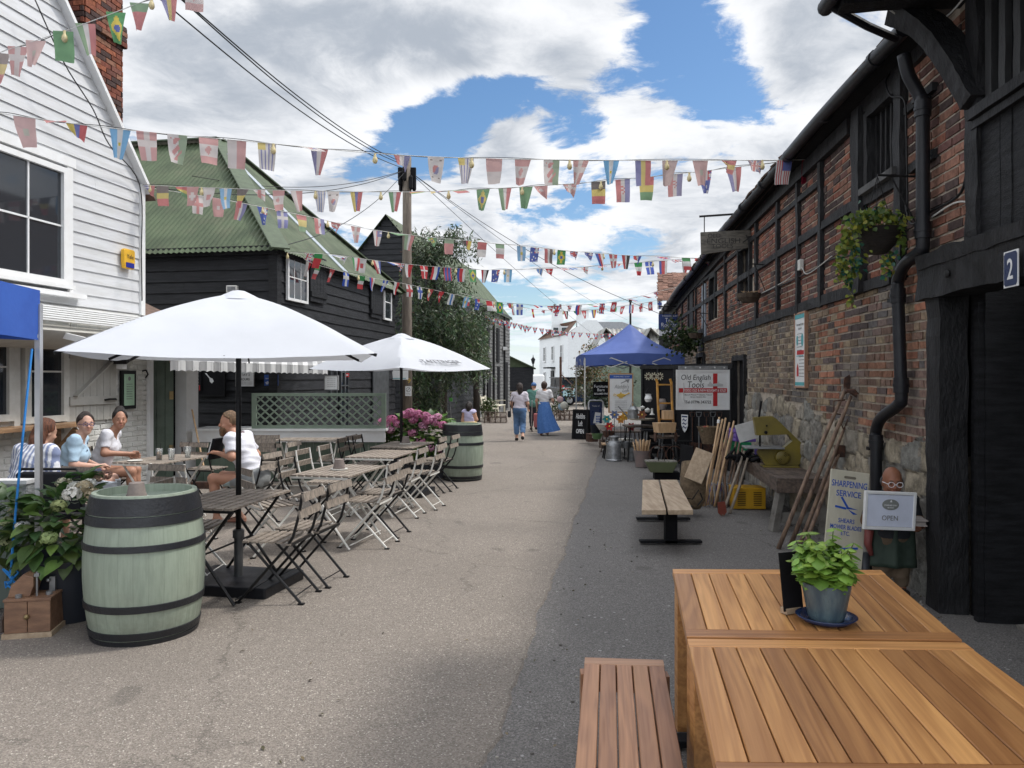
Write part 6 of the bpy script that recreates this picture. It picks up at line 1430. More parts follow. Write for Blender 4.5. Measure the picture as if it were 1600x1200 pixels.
# --- bearded man
J=sit(lean=.13,seat=.46,knee=.45); J.update(elL=(-.25,.14,.80),wrL=(-.13,.38,.83),elR=(.26,.12,.78),wrR=(.10,.33,.80),hdL=(.2,1,.1),pnL=(.2,0,-1),hdR=(-.4,.9,.25),pnR=(-.8,0,.2),anR=(.10,.24,.085),anL=(-.08,.42,.085))
s=Person('bearded man in a white shirt and grey shorts reading a menu by the parasol pole',(-2.92,8.72,0),facing(-80),J,sex='m',bulk=1.10,headyaw=32,headpitch=-3,skin=(.46,.24,.16),hands=('relax','grip')); s.build(brow=(.2,.12,.06))
shirt(s,'m',(.70,.70,.75),sl=.75,infl=.022,hem=V3(0,0,.46),neckdrop=.02,wr=.007); lower(s,'m',lambda V:np.where(V[:,[1]]>.2,np.array((.33,.40,.40)),np.array((.24,.25,.25))),name='shorts',f=.68,infl=.028)
s.hair((.23,.135,.07),lambda s,P_:scalp(s,P_,.012,.055,.02)); shoes(s,'m',(.55,.28,.22),name='sandal',sandal=True)
s.mesh('beard',lambda P_:np.maximum(smin(el_(P_,s.HL(0,.055,-.072),(.060,.052,.052)),el_(P_,s.HL(0,.075,-.118),(.036,.032,.042)),.02),-np.minimum(el_(P_,s.HL(0,.10,-.062),(.02,.02,.006)),9)),HAIR,lambda V:np.tile(np.array((.25,.135,.065)),(len(V),1)),lo=s.hc-.2,hi=s.hc+.2)
Mm=s.t.matrix_basis; tag(MB(Matrix.Translation(s.t.location)@Matrix.Rotation(s.t.rotation_euler.z,4,'Z')).box((-.02,.46,.87),(.22,.03,.24),Matrix.Rotation(R(14),3,'X')).build('menu_book',MATBLACK),'open black menu held by the bearded man','menu')
tag(MB(Matrix.Translation(s.t.location)@Matrix.Rotation(s.t.rotation_euler.z,4,'Z')).box((-.02,.485,.875),(.21,.012,.235),Matrix.Rotation(R(18),3,'X')).build('menu_page',WHITE),'white page inside the black menu held by the bearded man','page')
MB().lathe([(.030,-.012),(.032,0),(.030,.012)],(.13,.29,.795),14,rot=Matrix.Rotation(R(75),3,'X')).build('wrist_watch',STEEL,s.t,local=True)
# --- walkers
J=stand(1.52,stride=1.0,armL=((-.24,-.02,1.08),(-.20,.16,.92)),armR=((.235,-.02,1.08),(.24,.14,.95)))
s=Person('woman in white t-shirt and cropped blue jeans walking away with a black shoulder bag',(G(812,690).x,20.2,0),facing(2),J,h=.0125,sc=.95,headyaw=10); s.build()
JN=lambda V:np.array((.11,.20,.36))*(1+.35*np.sin(V[:,[2]]*7+V[:,[0]]*9))
shirt(s,'f',(.62,.58,.64),sl=.75,infl=.02,hem=s.J['pelvis']+V3(0,0,.02)); lower(s,'f',JN,name='jeans',f=1.72,infl=.02,waist=.04)
s.hair((.035,.02,.015),lambda s,P_:smin(scalp(s,P_,.018,.04,-.04),rc(P_,s.HL(0,-.06,-.02),s.HL(0,-.07,-.16),.075,.06),.03)); shoes(s,'f',(.02,.02,.02))
t_=s.t; MB().box((-.27,.0,.72),(.08,.20,.17)).build('shoulder_bag',BLKPLAST,t_,local=True,bevel=.02); MB().tube([(-.25,-.02,.8),(-.2,-.11,1.1),(-.1,-.02,1.30),(-.17,.12,1.1),(-.25,.08,.8)],.008,5).build('bag_strap',BLACK,t_,local=True)
J=stand(1.55,stride=.4,armL=((-.24,-.0,1.07),(-.22,.10,.84)),armR=((.26,-.02,1.08),(.27,.18,1.05)))
s=Person('woman in white t-shirt and long blue patterned skirt walking away',(G(850,680).x,22.2,0),facing(0),J,h=.0125,sc=.95,headyaw=-10); s.build()
shirt(s,'f',(.68,.67,.68),sl=.7,infl=.02,hem=s.J['pelvis']+V3(0,0,.05)); s.hair((.06,.03,.02),lambda s,P_:smin(scalp(s,P_,.02,.04,-.04),el_(P_,s.HL(0,-.06,-.03),(.08,.05,.06)),.03)); shoes(s,'f',(.4,.2,.1),sandal=True)
SK=M('blue_print_cotton',(.035,.12,.36),.85,var=.3,sc=45,bump=.1,c2=(.10,.22,.50))
mb=MB(); n=40
def skf(uu,v): a=uu*6.2832; r=.15+.17*v+.02*math.sin(a*9)*v; z=.98-.86*v; return Vector((r*math.cos(a)*1.0+.14*v*v,r*math.sin(a)*.8-.04*v,z+(.05*math.cos(a)*v)))
mb.grid(skf,54,12); mb.build('long_skirt',SK,s.t,smooth=True,local=True)
J=stand(1.5,stride=.2,armL=((-.22,.05,1.06),(-.15,.25,.98)),armR=((.22,.05,1.06),(.15,.25,.98)),lean=.04)
s=Person('person in a green top and blue cap ahead of the two walking women',(G(834,672).x,24.6,0),facing(5),J,h=.014,sc=.95,sex='m'); s.build()
shirt(s,'m',(.11,.24,.20),sl=.95,infl=.025,hem=s.J['pelvis']+V3(0,0,-.12)); lower(s,'m',(.04,.04,.05),f=1.9,infl=.015); shoes(s,'m',(.03,.03,.03))
s.hair((.05,.17,.42),lambda s,P_:smin(np.maximum(el_(P_,s.HL(0,-.01,.04),(.092,.108,.105)),-(P_[...,2]-s.hc[2]-.03)),el_(P_,s.HL(0,.10,.04),(.06,.07,.012)),.01)).name='cap'
mb=MB()
for x,y,z,r,c in ((.22,.15,1.0,.10,(.62,.42,.42)),(.34,.1,.82,.12,(.62,.6,.5)),(.27,.2,.78,.11,(.35,.5,.6))): mb.ball((x,y,z),r,8,col=c,sq=(1,.7,1))
tag(mb.build('balloons',PAINT),'pastel balloons held beside the woman in the blue skirt','balloons'); bpy.context.view_layer.update(); o=COL.objects[-1]; o.location=Vector((G(862,660).x,22.9,.70))
mb=MB(); q=G(841,668); q.y=23.9; q.x=(841-800)/1200*23.9; mb.box((q.x,q.y,.35),(.28,.25,.42),col=(.4,.12,.12)); 
t=T('pushchair','pushchair with red and pale bags between the walking women','pushchair',(q.x,q.y,0)); mb.build('seat',PAINT,t,bevel=.02)
for dx in (-.2,.2):
    for dy in (-.2,.25): MB().lathe([(.07,-.015),(.09,-.01),(.09,.01),(.07,.015)],(q.x+dx,q.y+dy,.09),14,rot=Matrix.Rotation(R(90),3,'Y')).build('wheel',BLACK,t)
    MB().tube([(q.x+dx,q.y+.25,.1),(q.x+dx,q.y-.1,.6),(q.x+dx,q.y-.3,.98)],.012,6).build('frame_bar',ALU,t)
# --- child
J=stand(1.1,armR=((.24,.05,1.1),(.12,.14,1.28))); c0=P(733,600,17.3); s=Person('small girl with dark hair in a lilac top behind the second barrel',(c0.x,c0.y,0),facing(15),J,h=.011,sc=.85); s.build()
shirt(s,'f',(.48,.45,.60),sl=.05,infl=.014,hem=s.J['pelvis']+V3(0,0,-.05)); lower(s,'f',(.6,.45,.2),name='skirt',f=.6,infl=.03); shoes(s,'f',(.5,.5,.5))
s.hair((.025,.016,.012),lambda s,P_:smin(scalp(s,P_,.018,.04,-.04),rc(P_,s.HL(0,-.06,-.02),s.HL(.02,-.07,-.17),.07,.045),.03))
# --- butler figurine
J=stand(1.0); k=1.0/1.65
J=dict(pelvis=(0,0,.47),chest=(0,.0,.64),neck=(0,.01,.765),head=(0,.02,.865),shL=(-.135,0,.72),shR=(.135,0,.72),elL=(-.18,.02,.56),elR=(.18,.02,.56),wrL=(-.14,.14,.55),wrR=(.14,.14,.55),hipL=(-.055,0,.42),hipR=(.055,0,.42),knL=(-.065,.01,.23),knR=(.065,.01,.23),anL=(-.07,0,.05),anR=(.07,0,.05),toeL=(-.08,.09,.03),toeR=(.08,.09,.03),pnL=(0,0,1),pnR=(0,0,1))
class Fig(Person): pass
fg=G(1396,921); fg=Vector((2.93,5.93,0.012))
s=Person('small statue of a bald waiter with round glasses and green apron',fg,R(180-12),J,sex='m',h=.007,sc=.92,bulk=.80,skin=(.25,.105,.06),headyaw=0,headpitch=-6,cat='statue',footlen=.12); s.t.name='waiter_statue'
for i,p in enumerate(s.A):
    if p[0]=='c' and i>=8: s.A[i]=('c',p[1],p[2],p[3]*.78,p[4]*.8)
s.build(lips=(.2,.06,.04))
shirt(s,'m',(.035,.037,.042),name='jacket',sl=1.0,infl=.018,hem=V3(0,0,.44)); I=IDX('m'); s.cloth('sleeve',[I['faL'],I['faR'],I['uaL'],I['uaR']],.015,None,(.15,.085,.05)); lower(s,'m',(.13,.095,.065),f=1.9,infl=.016); shoes(s,'m',(.02,.018,.018))
AP=M('bottle_green_cloth',(.030,.050,.036),.7,var=.2,bump=.3,bs=14)
mb=MB(); mb.grid(lambda a,b:Vector(((a-.5)*.30*(1+.12*b),.115-abs(a-.5)*.12+.008*math.sin(a*16)*b,.56-.34*b)),18,10); o=mb.build('apron',AP,s.t,smooth=True,local=True); m=o.modifiers.new('s','SOLIDIFY'); m.thickness=.008
s.mesh('hair',lambda P_:np.maximum(np.maximum(el_(P_,s.HL(0,-.014,.0),(.083,.098,.06),s.HM),((P_-s.hc)@s.HM)[...,1]-.0),-.06-((P_-s.hc)@s.HM)[...,2]),HAIR,lambda V:np.tile(np.array((.06,.055,.055)),(len(V),1)),lo=s.hc-.2,hi=s.hc+.2)
mb=MB(); H=s.HL
for q in (-1,1): mb.tube([H(q*.033+.024*math.cos(a),.108,.0+.022*math.sin(a)) for a in np.linspace(0,6.283,13)],.0024,5,col=(.6,.6,.62)); mb.tube([H(q*.057,.10,.004),H(q*.078,.0,.0)],.003,5,col=(.7,.7,.7))
mb.tube([H(-.01,.108,0),H(.01,.108,0)],.003,5,col=(.7,.7,.7)); mb.build('spectacles',PAINT,s.t,local=True)
Ft=Matrix.Translation(fg)@Matrix.Rotation(R(168),4,'Z'); t=T('open_sign','white framed sign reading open held on a pile of papers by the waiter statue','sign',fg+Vector((0,-.2,.66)))
mb=MB(Ft)
for k in range(5): mb.box((random.uniform(-.01,.01),.20,.585+k*.009),(.33,.2,.006),Matrix.Rotation(R(random.uniform(-4,4)),3,'Z'))
tag(mb.build('paper_stack',M('old_paper',(.4,.36,.33),.8)),'pile of papers and tray under the open sign in the statue hands','papers')
Fs_=frame(P(1390,798,5.6),(1,.12,-.055),(.055,.0,1)); MB(Fs_).box((0,0,0),(.36,.012,.23)).build('sheet',solid('cool_white_paper',(.62,.66,.78)),t)
mb=MB(Fs_)
for x in (-.19,.19): mb.box((x,0,0),(.022,.026,.28))
for z_ in (-.129,.129): mb.box((0,0,z_),(.36,.026,.022))
mb.build('frame',WHITE,t,bevel=.004); MB(Fs_).lathe([(.0,-.0075),(.068,-.0075),(.068,-.006)],(0,0,0),40,cap=False,rot=Matrix.Rotation(R(90),3,'X')@Matrix.Scale(-1,3,(0,0,1)) if False else Matrix.Rotation(R(-90),3,'X')) if False else None
mb=MB(Fs_@Matrix.Translation((0,-.008,.045))); mb.ball((0,0,0),.066,12,sq=(1,.03,.60)); mb.build('oval_badge',solid('badge_grey',(.22,.23,.22)),t,smooth=True)
text('OPEN',Fs_@Matrix.Translation((0,-.0085,-.052)),.125,.036,INKG,t); text('STANDARD QUAY',Fs_@Matrix.Translation((0,-.0115,.040)),.10,.013,INKW,t); text('tea rooms',Fs_@Matrix.Translation((0,-.0115,.024)),.05,.008,INKW,t)
MB(Fs_@Matrix.Translation((0,-.011,.064))).prism([(-.008,0),(.010,0),(.001,.018)],-.001,0).build('boat_emblem',INKW,t)
# ================================================================ trees
random.seed(21)
BARK=M('grey_bark',(.085,.07,.058),.9,var=.3,sc=7,bump=.8,bs=22,c2=(.04,.034,.03),streak=(4,4,.7))
def leaves_np(pts,dirs,L,W,cols):
    """narrow leaves as folded quads, all numpy"""
    n=len(pts); d=dirs/np.linalg.norm(dirs,axis=1,keepdims=True); r=np.random.normal(size=(n,3)); s=np.cross(d,r); s/=np.linalg.norm(s,axis=1,keepdims=True); L=np.asarray(L)[:,None]; W=np.asarray(W)[:,None]
    V=np.stack([pts,pts+d*L*.45+s*W,pts+d*L,pts+d*L*.45-s*W],1).reshape(-1,3); return V,[(4*i,4*i+1,4*i+2,4*i+3) for i in range(n)],cols
def foliage(name,par,V,F,cols,mat=None):
    mb=MB(); mb.add(V,[]); mb.f=F; mb.c=[tuple(c) for c in cols]; return mb.build(name,mat or LEAF,par)
def drooping(label,trunk,clumps,n,L,W,cols,th=.11,strand=(.3,.9),kind='tree'):
    base=Vector((trunk[0].x,trunk[0].y,0)); t=T('tree',label,'tree',base); MB().tube([base]+trunk[1:],[th*(1-.5*i/len(trunk)) for i in range(len(trunk))],10).build('trunk',BARK,t,smooth=True)
    top=trunk[-1]; mb=MB(); P_=[];D_=[];C_=[]
    tot=sum(c[2] for c in clumps)
    for c,r,wt in clumps:
        c=Vector(c); m=trunk[-2].lerp(top,random.uniform(0,1)); mb.tube([m,m.lerp(c,.5)+Vector((0,0,.15)),c],[th*.4,th*.25,.012],6)
        for q in range(4): e=c+Vector((random.gauss(0,.5)*r[0],random.gauss(0,.5)*r[1],random.gauss(0,.5)*r[2])); mb.tube([c,c.lerp(e,.6)+Vector((0,0,.08)),e],[.018,.01,.004],4)
        k=int(n*wt/tot/14); tone=random.uniform(.7,1.25)
        for i in range(k):
            u=Vector((random.gauss(0,1),random.gauss(0,1),random.gauss(0,1))).normalized()*(random.random()**.45); p=c+Vector((u.x*r[0],u.y*r[1],u.z*r[2])); h=random.uniform(*strand); dr=Vector((random.gauss(0,.25),random.gauss(0,.25),-1)); cc=random.choice(cols); kk=tone*random.uniform(.65,1.35)
            for j in range(14):
                a=j/13; q=p+dr*h*a+Vector((0,0,.12*a*(1-a))); P_.append(q); D_.append((random.gauss(0,.6),random.gauss(0,.6),random.gauss(-.55,.45))); C_.append(tuple(v*kk*random.uniform(.8,1.2) for v in cc))
    mb.build('limbs',BARK,t); k=len(P_); V,F,C=leaves_np(np.array([tuple(p) for p in P_]),np.array(D_),np.random.uniform(L*.6,L*1.3,k),np.random.uniform(W*.7,W*1.3,k)*.5,C_); foliage('crown',t,V,F,C); return t
GC=[(.06,.10,.045),(.085,.13,.06),(.045,.075,.035),(.12,.165,.085),(.16,.19,.12)]
def q3(px,py,Y): return P(px,py,Y)
tk=[q3(649,590,23)*Vector((1,1,0)),q3(649,560,23),q3(655,500,23.1),q3(672,440,23.2),q3(680,400,23.3)]
drooping('large drooping evergreen tree beside the utility pole',tk,[(q3(672,375,23),(.85,.8,.5),1.6),(q3(712,372,23.2),(.75,.6,.5),1.1),(q3(655,395,23),(.5,.5,.4),.6),(q3(700,440,23),(.9,.9,.6),1.4),(q3(650,440,22.8),(.55,.6,.7),1.2),(q3(660,500,22.6),(.85,.9,.8),3.4),(q3(705,495,23),(1.0,.9,.8),3.4),(q3(650,560,22.8),(.45,.7,.9),1.8),(q3(690,555,23.2),(1.0,.9,.8),3.2),(q3(668,615,23.4),(.5,.5,.55),1.6),(q3(735,520,23.6),(.6,.6,.7),1.7)],17000,.17,.038,GC)
tk=[q3(694,590,25.5)*Vector((1,1,0)),q3(693,560,25.5),q3(700,520,25.6),q3(715,490,25.6)]
drooping('smaller slim trunked tree in front of the far black barn',tk,[(q3(715,520,25.5),(.9,.8,.7),1.5),(q3(738,560,25.6),(.6,.6,.5),1.0),(q3(700,560,25.5),(.6,.6,.5),.8)],5000,.16,.04,GC,th=.12)
tk=[q3(745,590,29)*Vector((1,1,0)),q3(744,560,29),q3(742,520,29),q3(748,480,29)]
drooping('thin bare trunked tree at the right of the tree group',tk,[(q3(742,500,29),(.55,.6,.6),1),(q3(748,550,29),(.45,.5,.5),.7),(q3(765,478,29),(.45,.3,.2),.2)],3000,.15,.04,GC,th=.13)
def bushy(label,c,r,n,cols,trunk_h,kind='tree',L=.09,fl=None):
    c=Vector(c); t=T(kind,label,kind.split('_')[-1],(c.x,c.y,0)); MB().tube([(c.x,c.y,0),(c.x,c.y,c.z)],[.05,.03],8).build('trunk',BARK,t)
    P_=[];D_=[];C_=[]
    cl=[(Vector((random.gauss(0,.5)*r[0],random.gauss(0,.5)*r[1],random.gauss(0,.5)*r[2])),random.uniform(.7,1.3)) for _ in range(14)]
    for i in range(n):
        k,tn=random.choice(cl); q=c+k+Vector((random.gauss(0,.3)*r[0],random.gauss(0,.3)*r[1],random.gauss(0,.3)*r[2])); P_.append(tuple(q)); D_.append((random.gauss(0,1),random.gauss(0,1),random.gauss(.2,1))); cc=random.choice(cols); kk=tn*random.uniform(.6,1.4); C_.append(tuple(v*kk for v in cc))
    V,F,C=leaves_np(np.array(P_),np.array(D_),np.random.uniform(L*.6,L*1.4,n),np.random.uniform(L*.3,L*.5,n),C_); foliage('crown',t,V,F,C); return t
bushy('round orange tinged bush tree behind the left corner of the faded gazebo',P(918,578,31),(.65,.6,.75),1800,[(.10,.10,.03),(.16,.12,.04),(.05,.07,.02),(.2,.11,.05)],1)
bushy('dark round topped shrub above the black and white sign under the gazebo',P(935,607,26),(.75,.5,.4),1500,[(.03,.045,.02),(.05,.07,.025),(.06,.05,.03)],1)
t=bushy('small shrub in a tall navy planter beside the blue and white board',P(930,626,23.2),(.28,.25,.2),450,[(.05,.09,.04),(.08,.11,.05)],1,kind='shrub'); q=P(930,650,23.2); MB().lathe([(.15,.012),(.22,.72),(.2,.72)],(q.x,q.y,0),16).build('planter',PP,t)
# ================================================================ cars and far street things
def wheel(par,c,r,ax='Y',w=.2):
    Rm=Matrix.Rotation(R(90),3,'X') if ax=='Y' else Matrix.Rotation(R(90),3,'Y'); o=MB().lathe([(r*.6,-w/2),(r*.95,-w/2),(r,-w/2+.03),(r,w/2-.03),(r*.95,w/2),(r*.6,w/2)],c,20,rot=Rm).build('wheel',MATBLACK,par)
    m=MB(); m.lathe([(0,-w/2-.01),(r*.6,-w/2-.0),(r*.6,w/2),(0,w/2+.01)],c,12,cap=False,rot=Rm); q=m.build('rim',ALU); q.parent=o; q.location=Vector(q.location)-root_loc(par)
def car(name,label,O,rz,L,W,H,col,prof,roof,wheels,wr=.31,extra=None):
    t=T(name,label,'car',O); Fm=rotz(O,rz); mt=M(name+'_paint_%d'%int(O[0]*10),col,.25,.3,var=.05,bump=0)
    mb=MB(Fm); mb.prism(prof,-W/2,W/2); mb.build('body',mt,t,bevel=.05)
    mb=MB(Fm); n=len(roof); i=.14; vs=[(x,-W/2+.03,z) if z<1.0 else (x,-W/2+i,z) for x,z in roof]+[(x,W/2-.03,z) if z<1.0 else (x,W/2-i,z) for x,z in roof]; mb.add(vs,[tuple(range(n)),tuple(range(2*n-1,n-1,-1))]+[(k,k+n,(k+1)%n+n,(k+1)%n) for k in range(n)]); mb.build('windows',GLASS,t)
    rx=[p for p in roof if p[1]>1.0]; mb=MB(Fm); mb.box(((rx[0][0]+rx[-1][0])/2,0,rx[0][1]+.0),(abs(rx[0][0]-rx[-1][0])+.1,W-2*i+.06,.07)); mb.build('roof_panel',mt,t,bevel=.02)
    mb=MB(Fm)
    for sgn in(-1,1):
        for x in (roof[0][0]*.5+roof[1][0]*.5,0.1): mb.bar((x if x!=.1 else .1,sgn*(W/2-.04),.95),(x*.8 if x!=.1 else .08,sgn*(W/2-i-.01),rx[0][1]),.06,.03)
    mb.build('pillar',mt,t)
    for x in wheels:
        for sgn in(-1,1): c=Fm@Vector((x,sgn*(W/2-.09),wr)); wheel_at(t,c,wr,rz)
    return t,Fm
def wheel_at(par,c,r,rz,w=.2):
    Rm=(Matrix.Rotation(rz,3,'Z')@Matrix.Rotation(R(90),3,'X')); o=MB().lathe([(r*.6,-w/2),(r*.95,-w/2),(r,-w/2+.03),(r,w/2-.03),(r*.95,w/2),(r*.6,w/2)],c,20,rot=Rm).build('wheel',MATBLACK,par)
    q=MB().lathe([(0,-w/2-.01),(r*.6,-w/2),(r*.6,w/2),(0,w/2+.01)],c,12,cap=False,rot=Rm).build('rim',ALU); q.parent=o; q.location=Vector(q.location)-root_loc(par)
q=P(917,628,47); O=Vector((q.x+.15,47,0))
t,Fm=car('small_car','dark blue small hatchback parked facing left beyond the gazebo',O,R(-6),3.8,1.68,1.42,(.02,.045,.12),[(-1.85,.22),(1.85,.22),(1.88,.6),(1.8,.92),(-.9,.93),(-1.7,.82),(-1.88,.6)],[(1.72,.92),(1.35,1.38),(-.35,1.40),(-.95,.92)],(-1.18,1.2))
MB(Fm).ball((-1.72,-.62,.66),.12,8,sq=(.6,1,1)).build('headlight',ALU,t); MB(Fm).ball((-1.72,.62,.66),.12,8,sq=(.6,1,1)).build('headlight',ALU,t); MB(Fm).box((-1.89,0,.48),(.03,.9,.2)).build('grille',BLACK,t); MB(Fm).box((-.75,-.86,.98),(.12,.14,.12)).build('mirror',ALU,t)
q=P(890,628,52); O=Vector((q.x-.2,53,0))
t,Fm=car('large_car','black people carrier with yellow number plate parked behind the blue hatchback',O,R(-78),4.4,1.85,1.75,(.015,.016,.018),[(-2.2,.25),(2.2,.25),(2.2,1.0),(-1.4,1.05),(-2.2,.8)],[(2.18,1.0),(2.0,1.68),(-.5,1.72),(-1.3,1.02)],(-1.4,1.4),wr=.34)
MB(Fm).box((2.22,.0,.75),(.02,.55,.13)).build('number_plate',GOLD,t)
for s in (-1,1): MB(Fm).box((2.2,s*.8,1.0),(.06,.14,.35)).build('tail_light',INKR,t)
q=P(836,612,70); tag(MB().box((q.x,70,1.0),(1.6,3,1.9)).build('white_van',WHITE,bevel=.15),'white van just visible between the small shed and the white house','van')
MB(); t=T('street_lamp','old fashioned lamp post on the quay left of the white house','street lamp',(P(833,590,85).x,85,0)); X=P(833,590,85).x
MB().tube([(X,85,0),(X,85,3.2)],.07,8).build('post',BLACK,t); MB().lathe([(.12,3.2),(.25,3.7),(.05,3.95),(.02,4.2)],(X,85,0),8).build('lantern',BLACK,t)
q=P(876,625,45); t=T('signpost','rusty metal post with a pale blue and pink notice in front of the cars','signpost',(q.x,45,0)); MB().tube([(q.x,45,0),(q.x,45,2.9)],.07,8).build('post',RUST,t); a=P(889,612,40); MB().box(a,(.62,.03,.48)).build('notice',solid('pale_blue_card',(.42,.62,.66)),t); MB().box(a+Vector((0,-.02,.16)),(.5,.01,.1)).build('pink_print',solid('pink_card',(.6,.3,.3)),t)
MB().tube([(q.x,45,1.9),P(915,622,43)],.03,6).build('chain',RUST,t)
t=T('flag_mast','tall dark mast behind the blue gazebo','mast',(P(985,590,38).x,38,0)); a=P(985,470,38); MB().tube([(a.x,38,0),a],[.07,.05],8).build('pole',BLACK,t); MB().ball(a,.09,6).build('finial',BLACK,t)
# cream benches / garden furniture
def gbench(name,label,cat,O,rz,mat,tilt=0,w=1.2):
    t=T(name,label,cat,O); Fm=rotz(O,rz)@Matrix.Rotation(tilt,4,'Y')
    mb=MB(Fm)
    for k in range(4): mb.box((0,-.2+k*.12,.44),(w,.1,.03))
    mb.build('seat',mat,t); mb=MB(Fm)
    for k in range(3): mb.box((0,.26+.03*k,.58+.14*k),(w,.03,.1))
    mb.build('backrest',mat,t)
    for x in (-w/2+.05,w/2-.05): MB(Fm).box((x,-.2,.22),(.06,.06,.44)).build('leg',mat,t); MB(Fm).bar((x,.2,0),(x,.36,.95),.06,.06).build('leg',mat,t)
    mb=MB(Fm)
    for x in (-w/2+.05,w/2-.05): mb.box((x,0,.64),(.07,.5,.03))
    mb.build('armrest',mat,t)
CR=solid('cream_gloss',(.62,.58,.46))
a=G(768,652); gbench('garden_chair','cream slatted garden chair leaning by the flower trough, nearer of two','garden chair',(a.x,31,0),R(70),CR,w=.6); gbench('garden_chair','cream garden chair left of the small tree trunk','garden chair',(P(755,600,29.6).x,29.6,0),R(95),CR,R(8),w=.6)
a=P(776,620,34); gbench('picnic_table','cream picnic bench farther along the grey barn','picnic bench',(a.x,34.5,0),R(80),CR,w=1.6); a=P(792,620,44); gbench('garden_bench','grey wooden bench against the end of the grey barn','bench',(a.x,43,0),R(0),GREYWOOD,w=1.2)
def pot_(label,px0,px1,Y):
    a=P((px0+px1)/2,600,Y); w_=(px1-px0)/1200*Y; t=T('lobster_pot',label,'lobster pot',(a.x,Y,0)); mb=MB()
    for k in range(5): 
        x=a.x-w_/2+w_*k/4; mb.tube([(x,Y-.25,0.01),(x,Y-.26,.22),(x,Y-.12,.40),(x,Y+.12,.40),(x,Y+.26,.22),(x,Y+.25,0.01)],.018,5)
    for y,z in ((-.25,.02),(-.26,.22),(-.12,.4),(.12,.4),(.26,.22)): mb.bar((a.x-w_/2,Y+y,z),(a.x+w_/2,Y+y,z),.025)
    mb.build('frame',OLDWOOD,t); mb=MB(); n=26
    for k in range(n):
        x=a.x-w_/2+w_*k/n
        mb.tube([(x,Y-.25,.03),(x+.1,Y-.12,.39)],.006,4); mb.tube([(x+.1,Y-.25,.03),(x,Y-.12,.39)],.006,4)
    mb.build('netting',RUST,t)
pot_('weathered lobster pot crates left of the walking women',757,791,28.4); pot_('weathered lobster pot crates right of the walking women',866,898,30)
bushy('small green plant standing behind the left lobster pots',P(763,636,29.2),(.3,.2,.25),350,[(.06,.1,.03),(.1,.13,.05)],1,kind='plant'); bushy('small green plant sitting on the right lobster pots',P(875,637,30.4),(.35,.25,.22),400,[(.04,.07,.02),(.07,.1,.04)],1,kind='plant')
for px,c,l in ((687,(.75,.17,.03),'small orange sign on a short stick by the tree trunks'),(702,(.12,.45,.10),'small green sign on a bent stick by the tree trunks')):
    a=P(px,624,27); t=T('stick_sign',l,'sign',(a.x,27,0)); MB().box(a,(.22,.03,.12),Matrix.Rotation(R(8),3,'Y')).build('board',solid('sgn%d'%px,c),t); MB().tube([(a.x+.1,27,0),a],.015,5).build('stick',STEEL,t)
# ================================================================ stall things, right-hand side
# bench with two pale planks on black base
t=T('plank_bench','bench of two pale rough planks on a black steel base','bench',(1.6,8.3,0)); 
for l0,l1,f0,f1 in ((1.225,1.455,1.60,1.79),(1.475,1.71,1.81,2.02)):
    mb=MB(); mb.add([(l0,7.25,.385),(l1,7.25,.385),(f1,9.4,.385),(f0,9.4,.385),(l0,7.25,.43),(l1,7.25,.43),(f1,9.4,.43),(f0,9.4,.43)],[(0,3,2,1),(4,5,6,7),(0,1,5,4),(1,2,6,5),(2,3,7,6),(3,0,4,7)]); mb.build('plank',NEWWOOD,t,bevel=.004)
for y,x in ((7.75,1.60),(9.0,1.77)):
    mb=MB(); mb.box((x,y,.20),(.12,.09,.37)); mb.box((x,y,.03),(.62,.09,.02)); mb.box((x,y,.375),(.44,.07,.02)); mb.build('steel_leg',MATBLACK,t)
# work table
t=T('work_table','heavy low workbench of old dark boards holding the olive saw','workbench',(3.1,9.6,0)); Ft=frame((2.87,8.3,0),(.985,-.13,0)); mb=MB(Ft)
for k in range(24): mb.box((.30,.06+.118*k,.575+random.uniform(-.004,.004)),(.60,.108,.03))
mb.build('top_boards',OLDWOOD,t,bevel=.003); mb=MB(Ft); mb.box((.3,.02,.50),(.62,.045,.13)); mb.box((.02,1.4,.50),(.045,2.7,.13)); mb.build('apron',OLDWOOD,t,bevel=.004)
for x,y in ((.06,.12),(.5,.12),(.06,2.6),(.5,2.6)): MB(Ft).bar((x,y,.46),(x-.09 if x<.2 else x,y-.03,.0),.10,.07).build('leg',M('greyed_leg',(.20,.19,.17),.85,var=.25,bump=.5,c2=(.11,.10,.09)),t)
MB(Ft).box((.28,.10,.15),(.62,.03,.12)).build('stretcher_board',MC['greyed_leg'],t)
# saw
OL=M('olive_yellow_enamel',(.20,.155,.022),.4,var=.15,sc=6,bump=.08,c2=(.14,.11,.02),dirt=.3)
YS=9.4; o=P(1215,718,YS); o.z=.59; t=T('band_saw','olive yellow bench saw with C shaped frame and round motor','saw',o)
def sp_(px,py): return ((px-1215)/1200*YS,(727-py)/1200*YS)
poly=[sp_(*q) for q in ((1178,650),(1206,648),(1212,652),(1257,697),(1253,716),(1244,724),(1196,724),(1184,706),(1186,700),(1224,696),(1236,686),(1229,676),(1206,677),(1182,678))]
mb=MB(Matrix.Translation(o)@Matrix.Rotation(R(-8),4,'Z')); n=len(poly)
def tri(mb,poly,y0,y1):
    import mathutils.geometry as mg
    tr=mg.tessellate_polygon([[Vector((x,0,z)) for x,z in poly]]); n=len(poly); vs=[(x,y0,z) for x,z in poly]+[(x,y1,z) for x,z in poly]; mb.add(vs,[tuple(q) for q in tr]+[tuple(i+n for i in q[::-1]) for q in tr]+[(i,i+n,(i+1)%n+n,(i+1)%n) for i in range(n)])
tri(mb,poly,-.06,.06); mb.build('cast_frame',OL,t)
